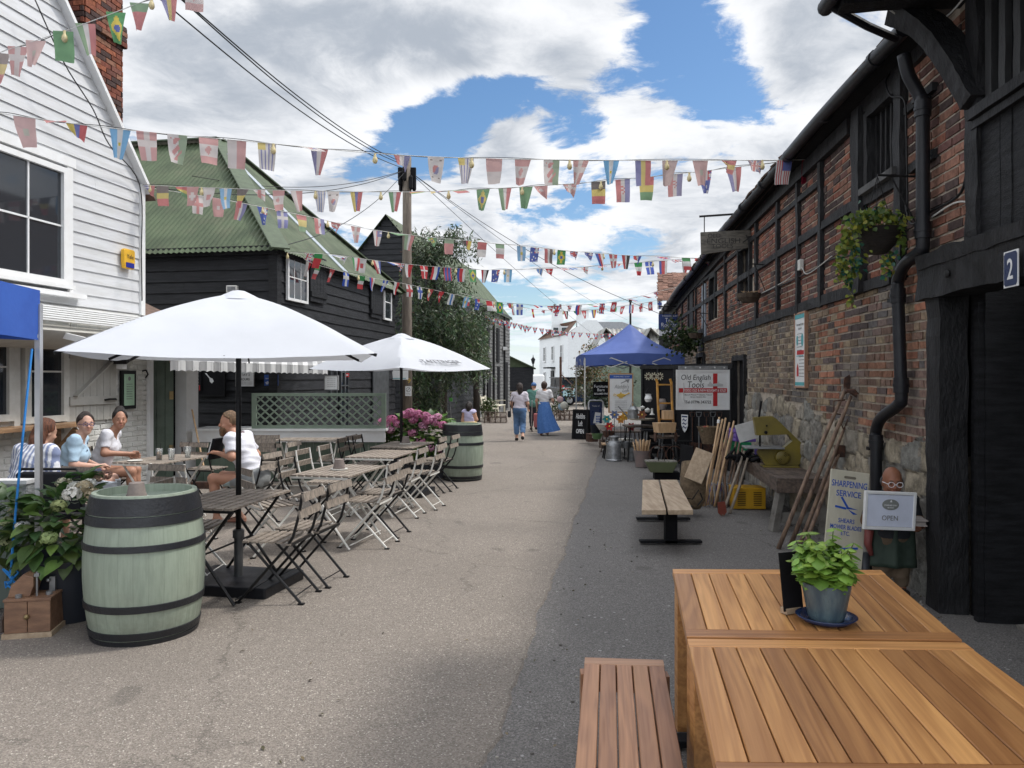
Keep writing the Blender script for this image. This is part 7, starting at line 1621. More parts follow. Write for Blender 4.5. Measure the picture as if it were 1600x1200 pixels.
Fo=Matrix.Translation(o)@Matrix.Rotation(R(-8),4,'Z'); x,z_=sp_(1220,711); MB(Fo).lathe([(0,.05),(.055,.05),(.08,.04),(.09,.02),(.09,-.02)],(x,-.07,z_),24,rot=Matrix.Rotation(R(90),3,'X')@Matrix.Identity(3)).build('motor',OL,t,ang=40)
mb=MB(Fo)
for r_ in (.03,.05,.068): mb.tube([(x+r_*math.cos(a),-.125,z_+r_*math.sin(a)) for a in np.linspace(.3,1.3,5)],.004,4); mb.tube([(x+r_*math.cos(a),-.125,z_+r_*math.sin(a)) for a in np.linspace(3.4,4.4,5)],.004,4)
mb.build('motor_slots',BLACK,t); MB(Fo).box((.02,-.02,.012),(.42,.24,.02)).build('base_plate',OL,t,bevel=.004)
x,z_=sp_(1196,698); MB(Fo).box((x-.03,-.02,z_+.01),(.46,.30,.02)).build('saw_table',STEEL,t,bevel=.004)
mb=MB(Fo); x2,zz=sp_(1184,678); mb.mark().tube([(x2+.03,-.02,zz),(x2+.03,-.02,z_+.02)],.012,6); mb.ball((x2+.09,-.08,zz+.04),.02,6); mb.ball((x2+.1,-.08,zz+.12),.012,6); mb.mark().tube([(x2+.02,0,zz+.2),(x2+.05,0,zz+.42)],.012,6); mb.each('blade_guard',MATBLACK,t)
# crates, board on workbench
def crate(label,c,d,col,rz=0,name='plastic_crate'):
    t=T(name,label,'crate',c); Fc=rotz(c,rz); m=solid('crate_%d_%d'%(int(col[0]*99),int(col[2]*99)),col,.45); w_,l,h=d
    mb=MB(Fc); mb.box((0,0,.01),(w_,l,.02)); 
    for z_ in (.03,h*.5,h-.02): 
        for s in (-1,1): mb.box((0,s*l/2,z_),(w_,.015,.035)); mb.box((s*w_/2,0,z_),(.015,l,.035))
    n=7
    for k in range(n+1):
        for s in (-1,1): mb.box((-w_/2+w_*k/n,s*l/2,h/2),(.014,.012,h)); mb.box((s*w_/2,-l/2+l*k/n,h/2),(.012,.014,h))
    mb.build('basket',m,t); return t
a=P(1152,712,10.6); crate('green plastic crate on the far end of the workbench',(a.x,10.6,.60),(.26,.36,.2),(.02,.28,.12)); a=P(1156,690,10.8); crate('purple plastic crate stacked on the green crate',(a.x,10.7,.80),(.26,.34,.17),(.18,.10,.42))
tag(MB(frame(P(1168,674,9.9),(.9,-.2,.28))).box((0,0,0),(.27,.02,.23)).build('marble_board',M('pale_marbled_board',(.55,.55,.54),.5,var=.25,sc=4,c2=(.36,.36,.36)),bevel=.002),'pale marbled board tilted against the purple crate','board')
a=P(1204,677,10.3); crate('purple plastic tray of cables behind the saw blade',(a.x,10.25,.60),(.35,.3,.13),(.13,.08,.36),name='plastic_tray')
mb=MB(); c=P(1180,706,9.9)
for k in range(16): p=c+Vector((random.uniform(-.3,.15),random.uniform(-.1,.3),0)); p.z=.60; mb.tube([p,p+Vector((random.uniform(-.2,.2),random.uniform(-.1,.1),random.uniform(.03,.2))),p+Vector((random.uniform(-.2,.2),0,.02))],random.uniform(.008,.03),6)
struct(mb.build('scrap_heap',MATBLACK),'stuff')
# yellow vented box + blue crate under table
a=G(1169,795); t=T('yellow_box','yellow metal box with two columns of vent slots under the workbench','box',(a.x,9.9,0)); MB(rotz((a.x,9.9,0),R(-3))).box((0,0,.145),(.41,.3,.27)).build('case',solid('machine_yellow',(.55,.30,.015),.4),t,bevel=.01)
mb=MB(rotz((a.x,9.9,0),R(-3)))
for k in range(8): 
    for s in (-1,1): mb.box((s*.1,-.152,.06+k*.023),(.10,.006,.008))
mb.build('vent_slots',BLACK,t)
a=G(1112,790); crate('royal blue crate on the ground behind the garden forks',(a.x+.1,10.3,.0),(.34,.3,.25),(.015,.03,.40))
# leaning long handled tools against the wall (four + heads)
def pole(label,b,t_,r=.018,mat=HANDLE,cat='pole',name='long_pole',grp=None,bend=.02):
    b=Vector(b);e=Vector(t_); m_=b.lerp(e,.5)+Vector((random.uniform(-bend,bend),0,random.uniform(-bend,bend))); th=T(name,label,cat,b,0,grp); MB().tube([b,b.lerp(m_,.5),m_,m_.lerp(e,.5),e],[r*1.1,r*1.05,r,r*.95,r*.8],8).build('handle',mat,th,smooth=True); return th
WH=M('brown_wood_pole',(.28,.185,.125),.65,var=.25,sc=8,bump=.25,c2=(.10,.065,.05),streak=(3,3,.7))
b=G(1216,858); e=rw(1322,606,.06); t=pole('long handled slasher leaning on the stone wall, leftmost of the long poles',b,e,.021,WH); MB(frame(e,(1,0,.2))).prism([(-.03,-.06),(.03,-.05),(.075,.13),(.0,.10),(-.02,.03)],-.004,.004).build('blade',RUST,t); MB().tube([e+Vector((-.02,-.02,-.12)),e+Vector((-.13,-.02,-.13)),e+Vector((-.13,-.02,-.25)),e+Vector((-.04,-.02,-.27))],.008,6).build('hook',RUST,t)
b=G(1234,855); e=rw(1330,618,.06); t=pole('long pole with a rusty pick head, second of the long poles by the wall',b,e,.022,WH); MB().tube([e+Vector((-.06,-.02,.05)),e+Vector((.0,-.03,.04)),e+Vector((.14,-.05,-.07)),e+Vector((.2,-.05,-.10))],[.016,.03,.022,.006],6).build('pick_head',RUST,t)
b=G(1247,858); e=rw(1318,672,.06); t=pole('long garden pole with small fork head, third of the long poles',b,e,.019,WH); 
mb=MB()
for dx in (-.03,.0,.03): mb.tube([e,e+Vector((dx*1.5+.02,-.01,.06)),e+Vector((dx*1.5+.06,-.01,.17))],.006,5)
mb.build('tines',RUST,t)
b=G(1254,862); e=rw(1312,705,.10); t=pole('short brown pole at the right of the long poles by the workbench',b,e,.02,WH); MB().box(e,(.09,.05,.12)).build('head',RUST,t)
# sharpening sign
cS=P(1319,842,6.0); upv=Vector((.17,.10,1)); Fg=frame(cS,Vector((.985,.05,-.135)),upv); t=T('sharpening_sign','tall cream board sign advertising sharpening service leaning on the wall','sign',(cS.x-.08,6.0,0))
BD=M('cream_plywood_sign',(.55,.52,.42),.6,var=.06,sc=6,bump=.1,c2=(.47,.44,.34),streak=(2,1,.5))
w2,h2=.155,.53; mb=MB(Fg); mb.prism([(-w2,-h2),(w2,-h2),(w2,h2),(-w2,h2)],-.009,.009); mb.build('panel',BD,t,bevel=.003)
MB(Fg).prism([(-.042,h2-.062),(.042,h2-.062),(.05,h2-.052),(.042,h2-.042),(-.042,h2-.042),(-.05,h2-.052)],-.0105,.0105).build('hand_slot',solid('slot_shadow',(.16,.14,.11)),t)
BL=solid('sign_blue_paint',(.012,.08,.42))
for s_,z_,w_,h_ in (('SHARPENING',h2-.105,.285,.050),('SERVICE',h2-.180,.20,.047),('SHEARS',h2-.39,.13,.034),('MOWER BLADES',h2-.44,.25,.034),('ETC.',h2-.487,.07,.032)): text(s_,Fg@Matrix.Translation((0,-.0105,z_)),w_,h_,BL,t,bold=.006)
mb=MB(Fg@Matrix.Translation((0,-.010,h2-.275))); mb.bar((.0,0,-.01),(-.055,0,.065),.016,.003,up=(0,1,0)); mb.bar((-.01,0,-.02),(-.10,0,-.01),.016,.003,up=(0,1,0)); mb.add([(0,0,-.005),(.09,0,-.02),(.0,0,-.022)],[(0,1,2)]); mb.add([(0,0,-.022),(.085,0,-.055),(.05,0,-.06)],[(0,1,2)]); mb.ball((.0,0,-.014),.009,6,sq=(1,.2,1)); mb.build('shears_emblem',BL,t)
mb=MB(Fg@Matrix.Translation((0.03,-.010,h2-.60))); mb.bar((-.06,0,-.01),(.08,0,.01),.016,.003,up=(0,1,0)); mb.bar((-.1,0,-.04),(-.05,0,-.01),.012,.003,up=(0,1,0)); mb.build('tool_emblem',BL,t)
# boot + gloves
a=G(1354,905); t=T('rubber_boot','dark grey rubber boot standing between the sharpening sign and the statue','boot',(2.77,6.05,0)); MB().tube([(2.77,6.05,.30),(2.77,6.05,.12),(2.76,6.04,.06),(2.70,5.96,.045),(2.67,5.92,.04)],[.05,.045,.05,.045,.035],12).build('rubber',M('grey_rubber',(.05,.055,.065),.5),t,smooth=True)
tag(MB().tube([P(1358,828,5.9),P(1356,850,5.9),P(1362,868,5.88)],[.035,.03,.016],8).build('gloves',solid('oxblood_leather',(.16,.035,.03)),smooth=True),'dark red work gloves hanging beside the statue','gloves')
# handle bundle with forks
tops=[(1124,652,PALEH),(1129,655,PALEH),(1134,653,PALEH),(1140,660,PALEH),(1147,658,PALEH),(1138,672,HANDLE),(1145,676,WH),(1150,690,WH),(1128,690,HANDLE),(1156,690,WH),(1160,700,WH)]
nm=['leftmost pale handle in the leaning bundle, bound with white tape','second pale tool handle from the left in the bundle','third pale tool handle, middle of the bundle','fourth pale tool handle, thicker at the top','fifth pale tool handle at the right of the pale ones','brown handled fork just right of the pale handles','brown handled fork with curved tines in the bundle','dark handled fork farther right in the bundle','short brown handled tool at the left of the bundle','thick upright brown handle beside the green crate','dark handle against the corner of the workbench']
for k,(px,py,m_) in enumerate(tops):
    Yb=9.9+.05*(k%4); bx_=1098+k*4.6; b=P(bx_,0,Yb); b.z=.02; e=P(px,py,Yb+.35)
    t=pole(nm[k],b,e,.016,m_,'garden tool','garden_tool','tool handles leaning in a bundle')
    if k in (5,6,7,1,3):
        d=(e-b).normalized(); h_=b+d*.32; mb=MB()
        for i in range(4): x=(-.09+.06*i); mb.tube([h_,h_+Vector((x,-.03,-.04)),h_+Vector((x*1.05,-.09,-.17)),h_+Vector((x,-.10,-.31))],.006,5)
        mb.build('tines',STEEL,t)
    if k==0: MB().tube([b.lerp(e,.93),b.lerp(e,.97)],.02,8).build('tape',WHITE,t)
b=G(1128,806); e=P(1163,705,9.9); t=pole('long greyish handled spade with a red blade in front of the bundle',b,e,.018,M('grey_ash_handle',(.30,.25,.20),.7,c2=(.2,.165,.13),streak=(3,3,.7)),'spade','spade'); MB(frame(b+Vector((0,0,.09)),(1,.2,.1),(.25,.1,1))).prism([(-.05,.08),(.05,.08),(.055,-.05),(0,-.10),(-.055,-.05)],-.006,.006).build('blade',solid('red_oxide',(.23,.055,.035)),t)
b=G(1140,803); e=P(1168,716,9.8); pole('second greyish handle beside the red bladed spade',b,e,.018,MC['grey_ash_handle'],'garden tool','garden_tool')
# pale board and wicker panniers
Fq=frame(P(1092,728,9.25),(.80,-.3,-.30),(.40,.25,.9)); tag(MB(Fq).box((0,0,0),(.22,.05,.40)).build('pale_plank',NEWWOOD,bevel=.004),'short pale plank standing aslant on the wicker basket','plank')
WK=M('wicker_weave',(.24,.17,.10),.8,var=.2,sc=30,bump=1.2,bs=90,c2=(.13,.09,.055))
a=P(1086,765,9.3); t=T('wicker_basket','long wicker basket leaning behind the pale plank','basket',(a.x,9.4,0)); MB(frame(a+Vector((.0,.1,.05)),(.9,-.3,.0),(.45,.35,1))).lathe([(.10,-.30),(.15,-.2),(.16,.1),(.15,.28),(.135,.28),(.13,-.15)],(0,0,0),20,sy=.55).build('weave',WK,t,smooth=True)
mb=MB(); mb.tube([P(1068,768,9.15),P(1072,778,9.1),P(1082,780,9.1),P(1092,765,9.1)],.008,6); mb.tube([P(1094,770,9.1),P(1098,780,9.1),P(1090,790,9.1)],.008,6); mb.build('leather_strap',BLACK,t)
a=P(1107,678,12.6); t=T('flower_basket','round wicker basket of dried red flowers below the tools sign','basket',a); MB().lathe([(.10,-.16),(.17,.08),(.19,.12),(.165,.12),(.10,-.1)],a,20,cap=False).build('weave',WK,t); mb=MB(); [mb.ball(a+Vector((random.uniform(-.12,.12),random.uniform(-.1,.1),.05+random.uniform(0,.07))),.03,4,col=random.choice([(.3,.04,.03),(.12,.10,.05),(.3,.15,.06)])) for _ in range(16)]; mb.build('flowers',PAINT,t)
# black cupboard + sign
t=T('black_backboard','black painted cupboard backing the antiques stall','cupboard',(3.2,14.9,0)); a=P(1001,567,16); b=P(1146,572,13.7); BL_=(b-a).xy.length; FB=frame((a.x,a.y,0),Vector((b.x-a.x,b.y-a.y,0))); MB(FB).box((BL_/2,.16,.97),(BL_,.3,1.94)).build('carcass',MATBLACK,t)
mb=MB(FB)
for x in np.linspace(.06,BL_-.06,6): mb.mark().box((x,-.005,.95),(.05,.03,1.85))
mb.mark().box((BL_/2,-.006,1.89),(BL_,.032,.07)); mb.each('door_rail',BLACKWOOD,t)
def onb(px,py,d=.05):
    k=(px-800)/1200; o=Vector((a_b.x,a_b.y,0))+NB*d; v=VB; tt=(o.x-k*o.y)/(k*v.y-v.x); q=o+v*tt; return Vector((q.x,q.y,CH+(590-py)/1200*q.y))
a_b=Vector(a); VB=Vector((b.x-a.x,b.y-a.y,0)); NB=Vector((VB.y,-VB.x,0)).normalized()
c=P(1098,609,13.2); t,F=board_sign('tools_sign','large white framed sign for old tools with red cross','sign',c,(1,-.03,0),.84,.62,WHITE,WHITE,th=.03,frw=.035)
text('Old English',F@Matrix.Translation((-.12,0,.20)),.50,.12,INK,t,shear=.15); text('Tools',F@Matrix.Translation((-.12,0,.09)),.28,.11,INK,t,shear=.15)
mb=MB(F); mb.box((.21,.001,0),(.075,.003,.56)); mb.build('red_upright',INKR,t); mb=MB(F); mb.box((0,-.001,-.01),(.82,.003,.075)); mb.build('red_band',INKR,t)
text('TOOLS OLD & NEW BOUGHT & SOLD',F@Matrix.Translation((.03,-.0035,-.01)),.72,.045,INKW,t,bold=.01); text('Bench Planes * Chisels * Saws',F@Matrix.Translation((-.08,0,-.085)),.46,.022,INK,t,bold=.01); text('Brace Quarto Etc',F@Matrix.Translation((-.08,0,-.125)),.26,.022,INK,t,bold=.01); text('Tel 07796 343722',F@Matrix.Translation((-.08,0,-.21)),.44,.05,INK,t,bold=.01)
mb=MB(F); mb.prism([(.08,.06),(.34,.06),(.34,.10),(.28,.11),(.27,.15),(.25,.11),(.16,.10),(.12,.15),(.10,.10),(.08,.10)],-.004,.0); mb.build('plane_drawing',solid('light_grey_ink',(.5,.5,.5)),t); MB(F).tube([(-.33,-.003,.12),(-.33,-.003,-.16),(-.31,-.003,-.21),(-.27,-.003,-.22)],.008,5).build('hook_drawing',MC['light_grey_ink'],t)
mb=MB(F); mb.box((0,.0,.38),(.84,.03,.06)); mb.build('metal_strip',STEEL,t); mb=MB(F); [mb.ball((x,-.016,.38),.014,5,sq=(1,.3,1)) for x in (-.3,-.05,.2,.36)]; mb.build('rivet',INKW,t)
c=onb(1070,661); t=T('shield_badge','white shield with three dark blue lion marks on the black cupboard','badge',c); F=frame(c,VB); MB(F).prism([(-.09,.16),(.09,.16),(.09,-.04),(.05,-.13),(0,-.18),(-.05,-.13),(-.09,-.04)],-.008,0).build('shield',INKW,t)
mb=MB(F)
for z_ in (.05,-.02,-.09): mb.tube([(-.06,-.009,z_),(-.02,-.009,z_+.025),(.03,-.009,z_-.005),(.06,-.009,z_+.025)],[.006,.016,.012,.006],5)
mb.box((0,-.009,.125),(.15,.003,.03)); mb.build('lion_marks',NAVY,t)
for k,(px,l) in enumerate(((1082,'leftmost small spade hanging on the black cupboard'),(1092,'long handled spade second from left on the black cupboard'),(1104,'third hanging spade under the tools sign'),(1114,'fourth hanging spade under the tools sign'),(1124,'rightmost hanging spade under the tools sign'))):
    a=onb(px,650,.07); t=T('hanging_spade',l,'spade',a,0,'spades hanging below the tools sign'); mb=MB(frame(a,(1,0,0))); mb.tube([(-.05,0,.07),(.05,0,.07),(.035,0,-.01),(-.035,0,-.01),(-.05,0,.07)],.008,5); mb.tube([(0,0,-.01),(0,0,-.55 if k!=1 else -.9)],.011,5); mb.build('handle',STEEL if k%2 else RUST,t); MB(frame(a,(1,0,0))).prism([(-.06,-.5),(.06,-.5),(.05,-.72),(-.05,-.72)],-.005,.005).build('blade',RUST,t)
# metal daisies
t=T('metal_daisies','three cream metal daisies fixed to the black cupboard','ornament',onb(1022,587)); 
for px in (1013,1022,1031):
    c=onb(px,586+(px%3)); mb=MB()
    for k in range(9): a=k*.698; mb.box(c+Vector((.055*math.cos(a),0,.055*math.sin(a))),(.05,.006,.022),Matrix.Rotation(-a,3,'Y'))
    mb.build('petals',solid('aged_cream',(.5,.46,.34)),t); MB().ball(c,.02,5).build('centre',RUST,t)
# yellow sack barrow
t=T('sack_barrow','old yellow painted sack barrow standing in front of the black cupboard','sack barrow',(2.55,12.9,0)); YW=M('worn_yellow_paint',(.50,.25,.035),.5,var=.3,c2=(.28,.13,.03))
mb=MB(); 
for px in (1028,1050): mb.tube([P(px+3,676,12.8),P(px,630,12.9),P(px-1,598,13.0),P(px-3,592,13.0)],.022,7)
for py in (601,630,655): mb.bar(P(1028,py,12.95),P(1050,py,12.95),.025)
mb.build('frame',YW,t); a=P(1040,672,12.8); MB().box(a,(.30,.2,.03)).build('toe_plate',YW,t)
for px in (1024,1056): MB().lathe([(.07,-.015),(.09,0),(.07,.015)],P(px,683,12.75),12,rot=Matrix.Rotation(R(90),3,'Y')).build('wheel',RUST,t)
a=P(1038,668,12.6); tag(MB(rotz(a,.3)).box((0,0,0),(.28,.2,.16),tx=1.2).build('pale_wood_trug',PALEH),'pale wooden wedge shaped box at the foot of the sack barrow','box'); a=P(1043,648,12.7); tag(MB(rotz(a,.1)).box((0,0,0),(.16,.14,.14)).build('small_crate',PALEH),'small pale wooden crate stacked in the sack barrow','crate')
# low display tables under gazebo
def lathething(name,label,cat,c,prof,mat,n=24,extra=None):
    t=T(name,label,cat,c); MB().lathe(prof,c,n,cap=False).build('vessel',mat,t,ang=35); return t
def tbl(label,c,d,h,m1,m2):
    t=T('display_table',label,'table',(c[0],c[1],0)); MB().box((c[0],c[1],h),(d[0],d[1],.03)).build('tabletop',m1,t)
    for sx in(-1,1):
        for sy in(-1,1): MB().bar((c[0]+sx*(d[0]/2-.03),c[1]+sy*(d[1]/2-.03),0),(c[0]+sx*(d[0]/2-.08),c[1]+sy*(d[1]/2-.05),h),.025).build('leg',m2,t)
a=P(1005,655,16); tbl('dark low display table at the middle of the antiques stall',(a.x,15.6),(.9,.6),.70,OLDWOOD,BLACK); a=P(970,670,17); tbl('wooden display table behind the milk churn',(a.x,17.0),(.85,.7),.50,OLDWOOD,OLDWOOD); a=P(952,690,16.2); tbl('small pale topped bench with black legs beside the milk churn',(a.x,16.0),(.36,.3),.30,PALEH,BLACK)
for px,Y,l in ((1018,15.0,'black topped steel stool beside the buckets'),(1043,14.6,'black topped steel stool in front of the sack barrow')):
    a=P(px,672,Y); tbl(l,(a.x,Y),(.38,.36),a.z,BLKPLAST,STEEL)
a=G(960,721); t=lathething('milk_churn','old galvanised milk churn standing at the front of the stall','milk churn',Vector((a.x,a.y+.1,0)),[(0,0),(.15,0),(.155,.02),(.15,.04),(.15,.30),(.14,.35),(.085,.41),(.08,.46),(.105,.48),(.10,.50),(0,.51)],STEEL); c=Vector((a.x,a.y+.1,0)); MB().lathe([(.152,.02),(.16,.03),(.152,.04)],c,24,cap=False).build('base_ring',ALU,t)
for s in (-1,1): MB().tube([c+Vector((s*.10,0,.40)),c+Vector((s*.16,0,.42)),c+Vector((s*.15,0,.33))],.010,6).build('handle',STEEL,t)
a=G(1005,731); c=Vector((a.x,a.y+.1,0)); t=lathething('pink_bucket','dented pinkish zinc bucket full of new wooden handles','bucket',c,[(0,.01),(.12,.01),(.17,.31),(.175,.32),(.16,.32),(.11,.03)],M('pink_zinc',(.27,.20,.185),.6,.2,var=.25,c2=(.2,.17,.165)))
for k in range(20): 
    an=k*2.4; r_=.12*math.sqrt((k+.5)/20); b=c+Vector((r_*math.cos(an)*.6,r_*math.sin(an)*.6,.05)); e=c+Vector((r_*math.cos(an)*1.55,r_*math.sin(an)*1.4,.50+random.uniform(-.03,.03)))
    q=pole('short new pale wooden handle standing in the pink bucket' ,b,e,.014,PALEH,'wooden rod','wooden_rod','new handles in the pink bucket',bend=.002)
a=G(1029,724); c=Vector((a.x,a.y+.15,0)); lathething('urn_planter','galvanised urn shaped pot beside the pink bucket','urn',c,[(0,0),(.08,0),(.05,.10),(.10,.16),(.15,.28),(.155,.36),(.14,.36)],STEEL)
a=G(998,723); c=Vector((a.x-.05,a.y+.5,0)); lathething('tin_bucket','small grey tin bucket half hidden behind the pink bucket','bucket',c,[(0,0),(.10,0),(.13,.26),(.12,.26)],STEEL)
a=P(989,655,15.5); t=lathething('watering_can','galvanised watering can on the display table','watering can',a,[(0,0),(.11,0),(.11,.20),(.06,.25),(.055,.26)],STEEL); MB().tube([a+Vector((-.05,0,.24)),a+Vector((-.02,0,.36)),a+Vector((.07,0,.24))],.01,6).build('top_handle',STEEL,t); MB().tube([a+Vector((.10,0,.18)),a+Vector((.19,0,.14)),a+Vector((.12,0,.03))],.01,6).build('back_handle',STEEL,t); MB().tube([a+Vector((-.10,0,.05)),a+Vector((-.3,0,.26))],[.02,.012],6).build('spout',STEEL,t)
# a crowd of small bric-a-brac, each its own thing
def brac(label,name,cat,px,py,Y,fn):
    c=P(px,py,Y); t=T(name,label,cat,c); fn(t,c); return t
def flower(col):
    def f(t,c):
        m=solid('petal_%d%d%d'%tuple(int(q*9) for q in col),col,.4)
        mb=MB(); mb.tube([c+Vector((0,0,-.5)),c],.006,5); mb.build('stalk',BLACK,t); mb=MB()
        for k in range(6): a=k*1.047; leafmesh(mb,c,(math.cos(a),-.4,math.sin(a)),(0,-1,0),.11,.07,(1,1,1)); 
        mb.build('petals',m,t); MB().ball(c+Vector((0,-.03,0)),.02,5).build('centre',GOLD,t)
    return f
for l,px,py,c_ in (('yellow metal garden flower on a stake',976,650,(.55,.3,.02)),('red metal garden flower left of the milk churn',952,666,(.45,.02,.02)),('blue grey metal flower behind the red one',960,648,(.12,.16,.3)),('orange metal flower by the watering can',970,655,(.5,.2,.03)),('teal metal flower low at the left of the stall',948,655,(.04,.25,.25)),('small red flower right of the watering can',986,667,(.4,.02,.03)),('rust brown metal flower on the stall edge',1003,648,(.22,.08,.04))): brac(l,'metal_flower','ornament',px,py,15.8 if px<990 else 15.2,flower(c_))
def vessel(prof,mat,grab=False):
    def f(t,c):
        MB().lathe(prof,c,16,cap=False).build('bowl',mat,t,ang=40)
        if grab: MB().tube([c+Vector((-.07,0,prof[-1][1])),c+Vector((0,0,prof[-1][1]+.12)),c+Vector((.07,0,prof[-1][1]))],.006,5).build('handle',BLACK,t)
    return f
VT=[(0,0),(.09,0),(.14,.13),(.13,.13)]
for l,nm_,px,py,Y,pr,m_,g_ in (('white enamel basin at the left of the stall','basin',945,672,17.5,[(0,0),(.12,0),(.22,.14),(.21,.14)],OFFWHITE,0),('green tin pail at the lower left of the stall','pail',933,686,18.5,VT,solid('pail_green',(.08,.16,.06)),1),('rusty pot with flowers near the white basin','pot',951,683,16.5,VT,RUST,1),('dark iron cooking pot by the black A board','iron_pot',918,686,19.5,VT,MATBLACK,1),('round metal tray of oddments on the dark table','tray',1003,656,15.3,[(0,0),(.24,0),(.26,.03),(.25,.03)],M('pale_tray',(.4,.36,.28),.5),0),('wide wooden tray below the sack barrow','tray',1038,684,14.2,[(0,0),(.26,0),(.28,.04),(.27,.04)],OLDWOOD,0),('white china jug hanging in the stall','jug',1013,628,14.5,[(0,0),(.05,0),(.075,.06),(.05,.13),(.06,.15)],WHITE,1),('small grey pot between the churn and bucket','pot',978,700,15.6,VT,STEEL,1),('brown earthenware jar right of the churn','jar',1035,640,14.0,[(0,0),(.06,0),(.09,.1),(.05,.2)],TERRA,0),('white cotton like ornament on the dark table','ornament',1012,645,14.7,[(0,0),(.05,.02),(.06,.06),(0,.1)],OFFWHITE,0),('second white ornament beside the jug','ornament',1004,640,14.8,[(0,0),(.04,.02),(.05,.05),(0,.08)],OFFWHITE,0),('white candle holder left of the barrow','candle_holder',1019,648,14.4,[(0,0),(.05,0),(.02,.04),(.02,.12),(0,.12)],OFFWHITE,0)):
    brac(l,nm_,nm_.replace('_',' '),px,py,Y,vessel(pr,m_,g_))
def wirebasket(t,c):
    mb=MB(); w_,d_,h_=.30,.24,.3
    for z_ in (0,h_): mb.tube([c+Vector((x,y,z_)) for x,y in ((-w_/2,-d_/2),(w_/2,-d_/2),(w_/2,d_/2),(-w_/2,d_/2),(-w_/2,-d_/2))],.007,5)
    for k in range(6): x=-w_/2+w_*k/5; mb.tube([c+Vector((x,-d_/2,0)),c+Vector((x,-d_/2,h_))],.005,4); mb.tube([c+Vector((x,d_/2,0)),c+Vector((x,d_/2,h_))],.005,4)
    mb.build('wires',BLACK,t)
brac('black wire basket on the ground right of the urn','wire_basket','basket',1048,722,13.6,wirebasket); brac('black wire rack by the milk churn','wire_rack','rack',985,716,15.9,wirebasket); brac('black wire rack leaning beneath the spades','wire_rack','rack',1068,716,13.4,wirebasket)
def hoops(t,c):
    mb=MB(); [mb.tube([c+Vector((.14*math.cos(a)+dx,dy,.14+.14*math.sin(a))) for a in np.linspace(0,6.283,20)],.008,5) for dx,dy in ((0,0),(.16,.05),(-.12,.1))]; mb.build('rings',RUST,t)
brac('rusty iron rings lying on the asphalt beside the urn','iron_rings','iron rings',1040,723,13.2,hoops)
def planks(col):
    def f(t,c): MB(rotz(c,.3)).box((0,0,.10),(.25,.2,.2)).build('case',col,t,bevel=.01); MB(rotz(c,.3)).box((0,-.105,.12),(.08,.012,.04)).build('label_plate',OFFWHITE,t)
    return f
brac('pale card box under the table by the churn','box','box',978,700,16.2,planks(solid('card',(.5,.48,.42)))); brac('brown wooden box beside the white basin','box','box',946,700,17.6,planks(OLDWOOD)); brac('dark tin box under the stools','box','box',1022,708,14.9,planks(MATBLACK))
brac('brass coloured machine part at the left of the stall','box','box',925,690,19.0,planks(RUST))
# trug
a=G(1040,751); c=Vector((a.x-.05,a.y+.15,0)); t=T('green_trug','olive green metal trug filled with oddments in front of the stall','trug',c); F=rotz(c,R(-4)); mb=MB(F); mb.prism([(-.26,.30),(.26,.30),(.18,.13),(-.18,.13)],-.14,.14); mb.build('tray',solid('olive_tin',(.085,.10,.045),.5),t,bevel=.005); MB(F).box((0,0,.305),(.5,.27,.02)).build('contents',M('oddments',(.4,.38,.33),.7,var=.4,sc=25,bump=1,c2=(.08,.07,.06)),t); mb=MB(F); mb.box((.1,.1,.06),(.4,.3,.12)); mb.build('dark_stand',MATBLACK,t); mb=MB(F); mb.tube([(-.05,-.1,.3),(-.05,-.1,.46),(.05,-.1,.46),(.05,-.1,.3)],.006,5); mb.build('handle',BLACK,t)
a=P(1073,722,10.6); tag(MB(frame(a,(.3,-.9,0),(0,.1,1))).box((0,0,0),(.32,.02,.46)).build('slate_panel',MATBLACK),'dark framed panel standing left of the pale plank','panel')
# A boards & posters
c=P(907,664,20.8); t=T('chalk_board','black chalk A board with white lettering at the left front of the faded gazebo','A board',c*Vector((1,1,0))); F=frame(c,(.80,-.55,0),(-.15,.2,1)); MB(F).box((0,0,0),(.44,.03,.80)).build('panel',MATBLACK,t); mb=MB(F); [mb.box((x,-.01,0),(.045,.04,.84)) for x in (-.22,.22)]; [mb.box((0,-.01,z_),(.40,.04,.045)) for z_ in (-.4,.4)]; mb.build('frame',BLACK,t); text('Aladdins\nLoft',F@Matrix.Translation((0,-.018,.14)),.28,.34,INKW,t,bold=.01); text('OPEN',F@Matrix.Translation((0,-.018,-.17)),.24,.12,INKW,t,bold=.02)
MB(frame(c+Vector((.1,.3,0)),(.80,-.55,0),(.15,-.2,1))).box((0,0,0),(.44,.03,.80)).build('rear_panel',BLACK,t)
c=P(931,645,22.2); t=T('ice_cream_board','blue and white board in a white tubular frame behind the chalk board','A board',c*Vector((1,1,0))); F=frame(c,(1,0,0)); MB(F).box((0,0,-.02),(.36,.02,.66)).build('panel',NAVY,t); mb=MB(F); mb.tube([(-.21,0,-.5),(-.21,0,.30),(-.17,0,.36),(.17,0,.36),(.21,0,.30),(.21,0,-.5)],.022,8); mb.build('tube_frame',WHITE,t); mb=MB(F); mb.prism([(-.08,-.3),(.1,-.3),(.14,.0),(-.02,.02)],-.014,-.011); mb.build('cone_picture',INKW,t); mb=MB(F)
for i in range(3):
    for j in range(3): mb.prism([(.02+.04*i,-.28+.07*j),(.04+.04*i,-.25+.07*j),(.02+.04*i,-.22+.07*j),(.0+.04*i,-.25+.07*j)],-.017,-.0145)
mb.build('diamonds',INKB,t); text('Taste of',F@Matrix.Translation((0,-.012,.2)),.22,.04,INKW,t)
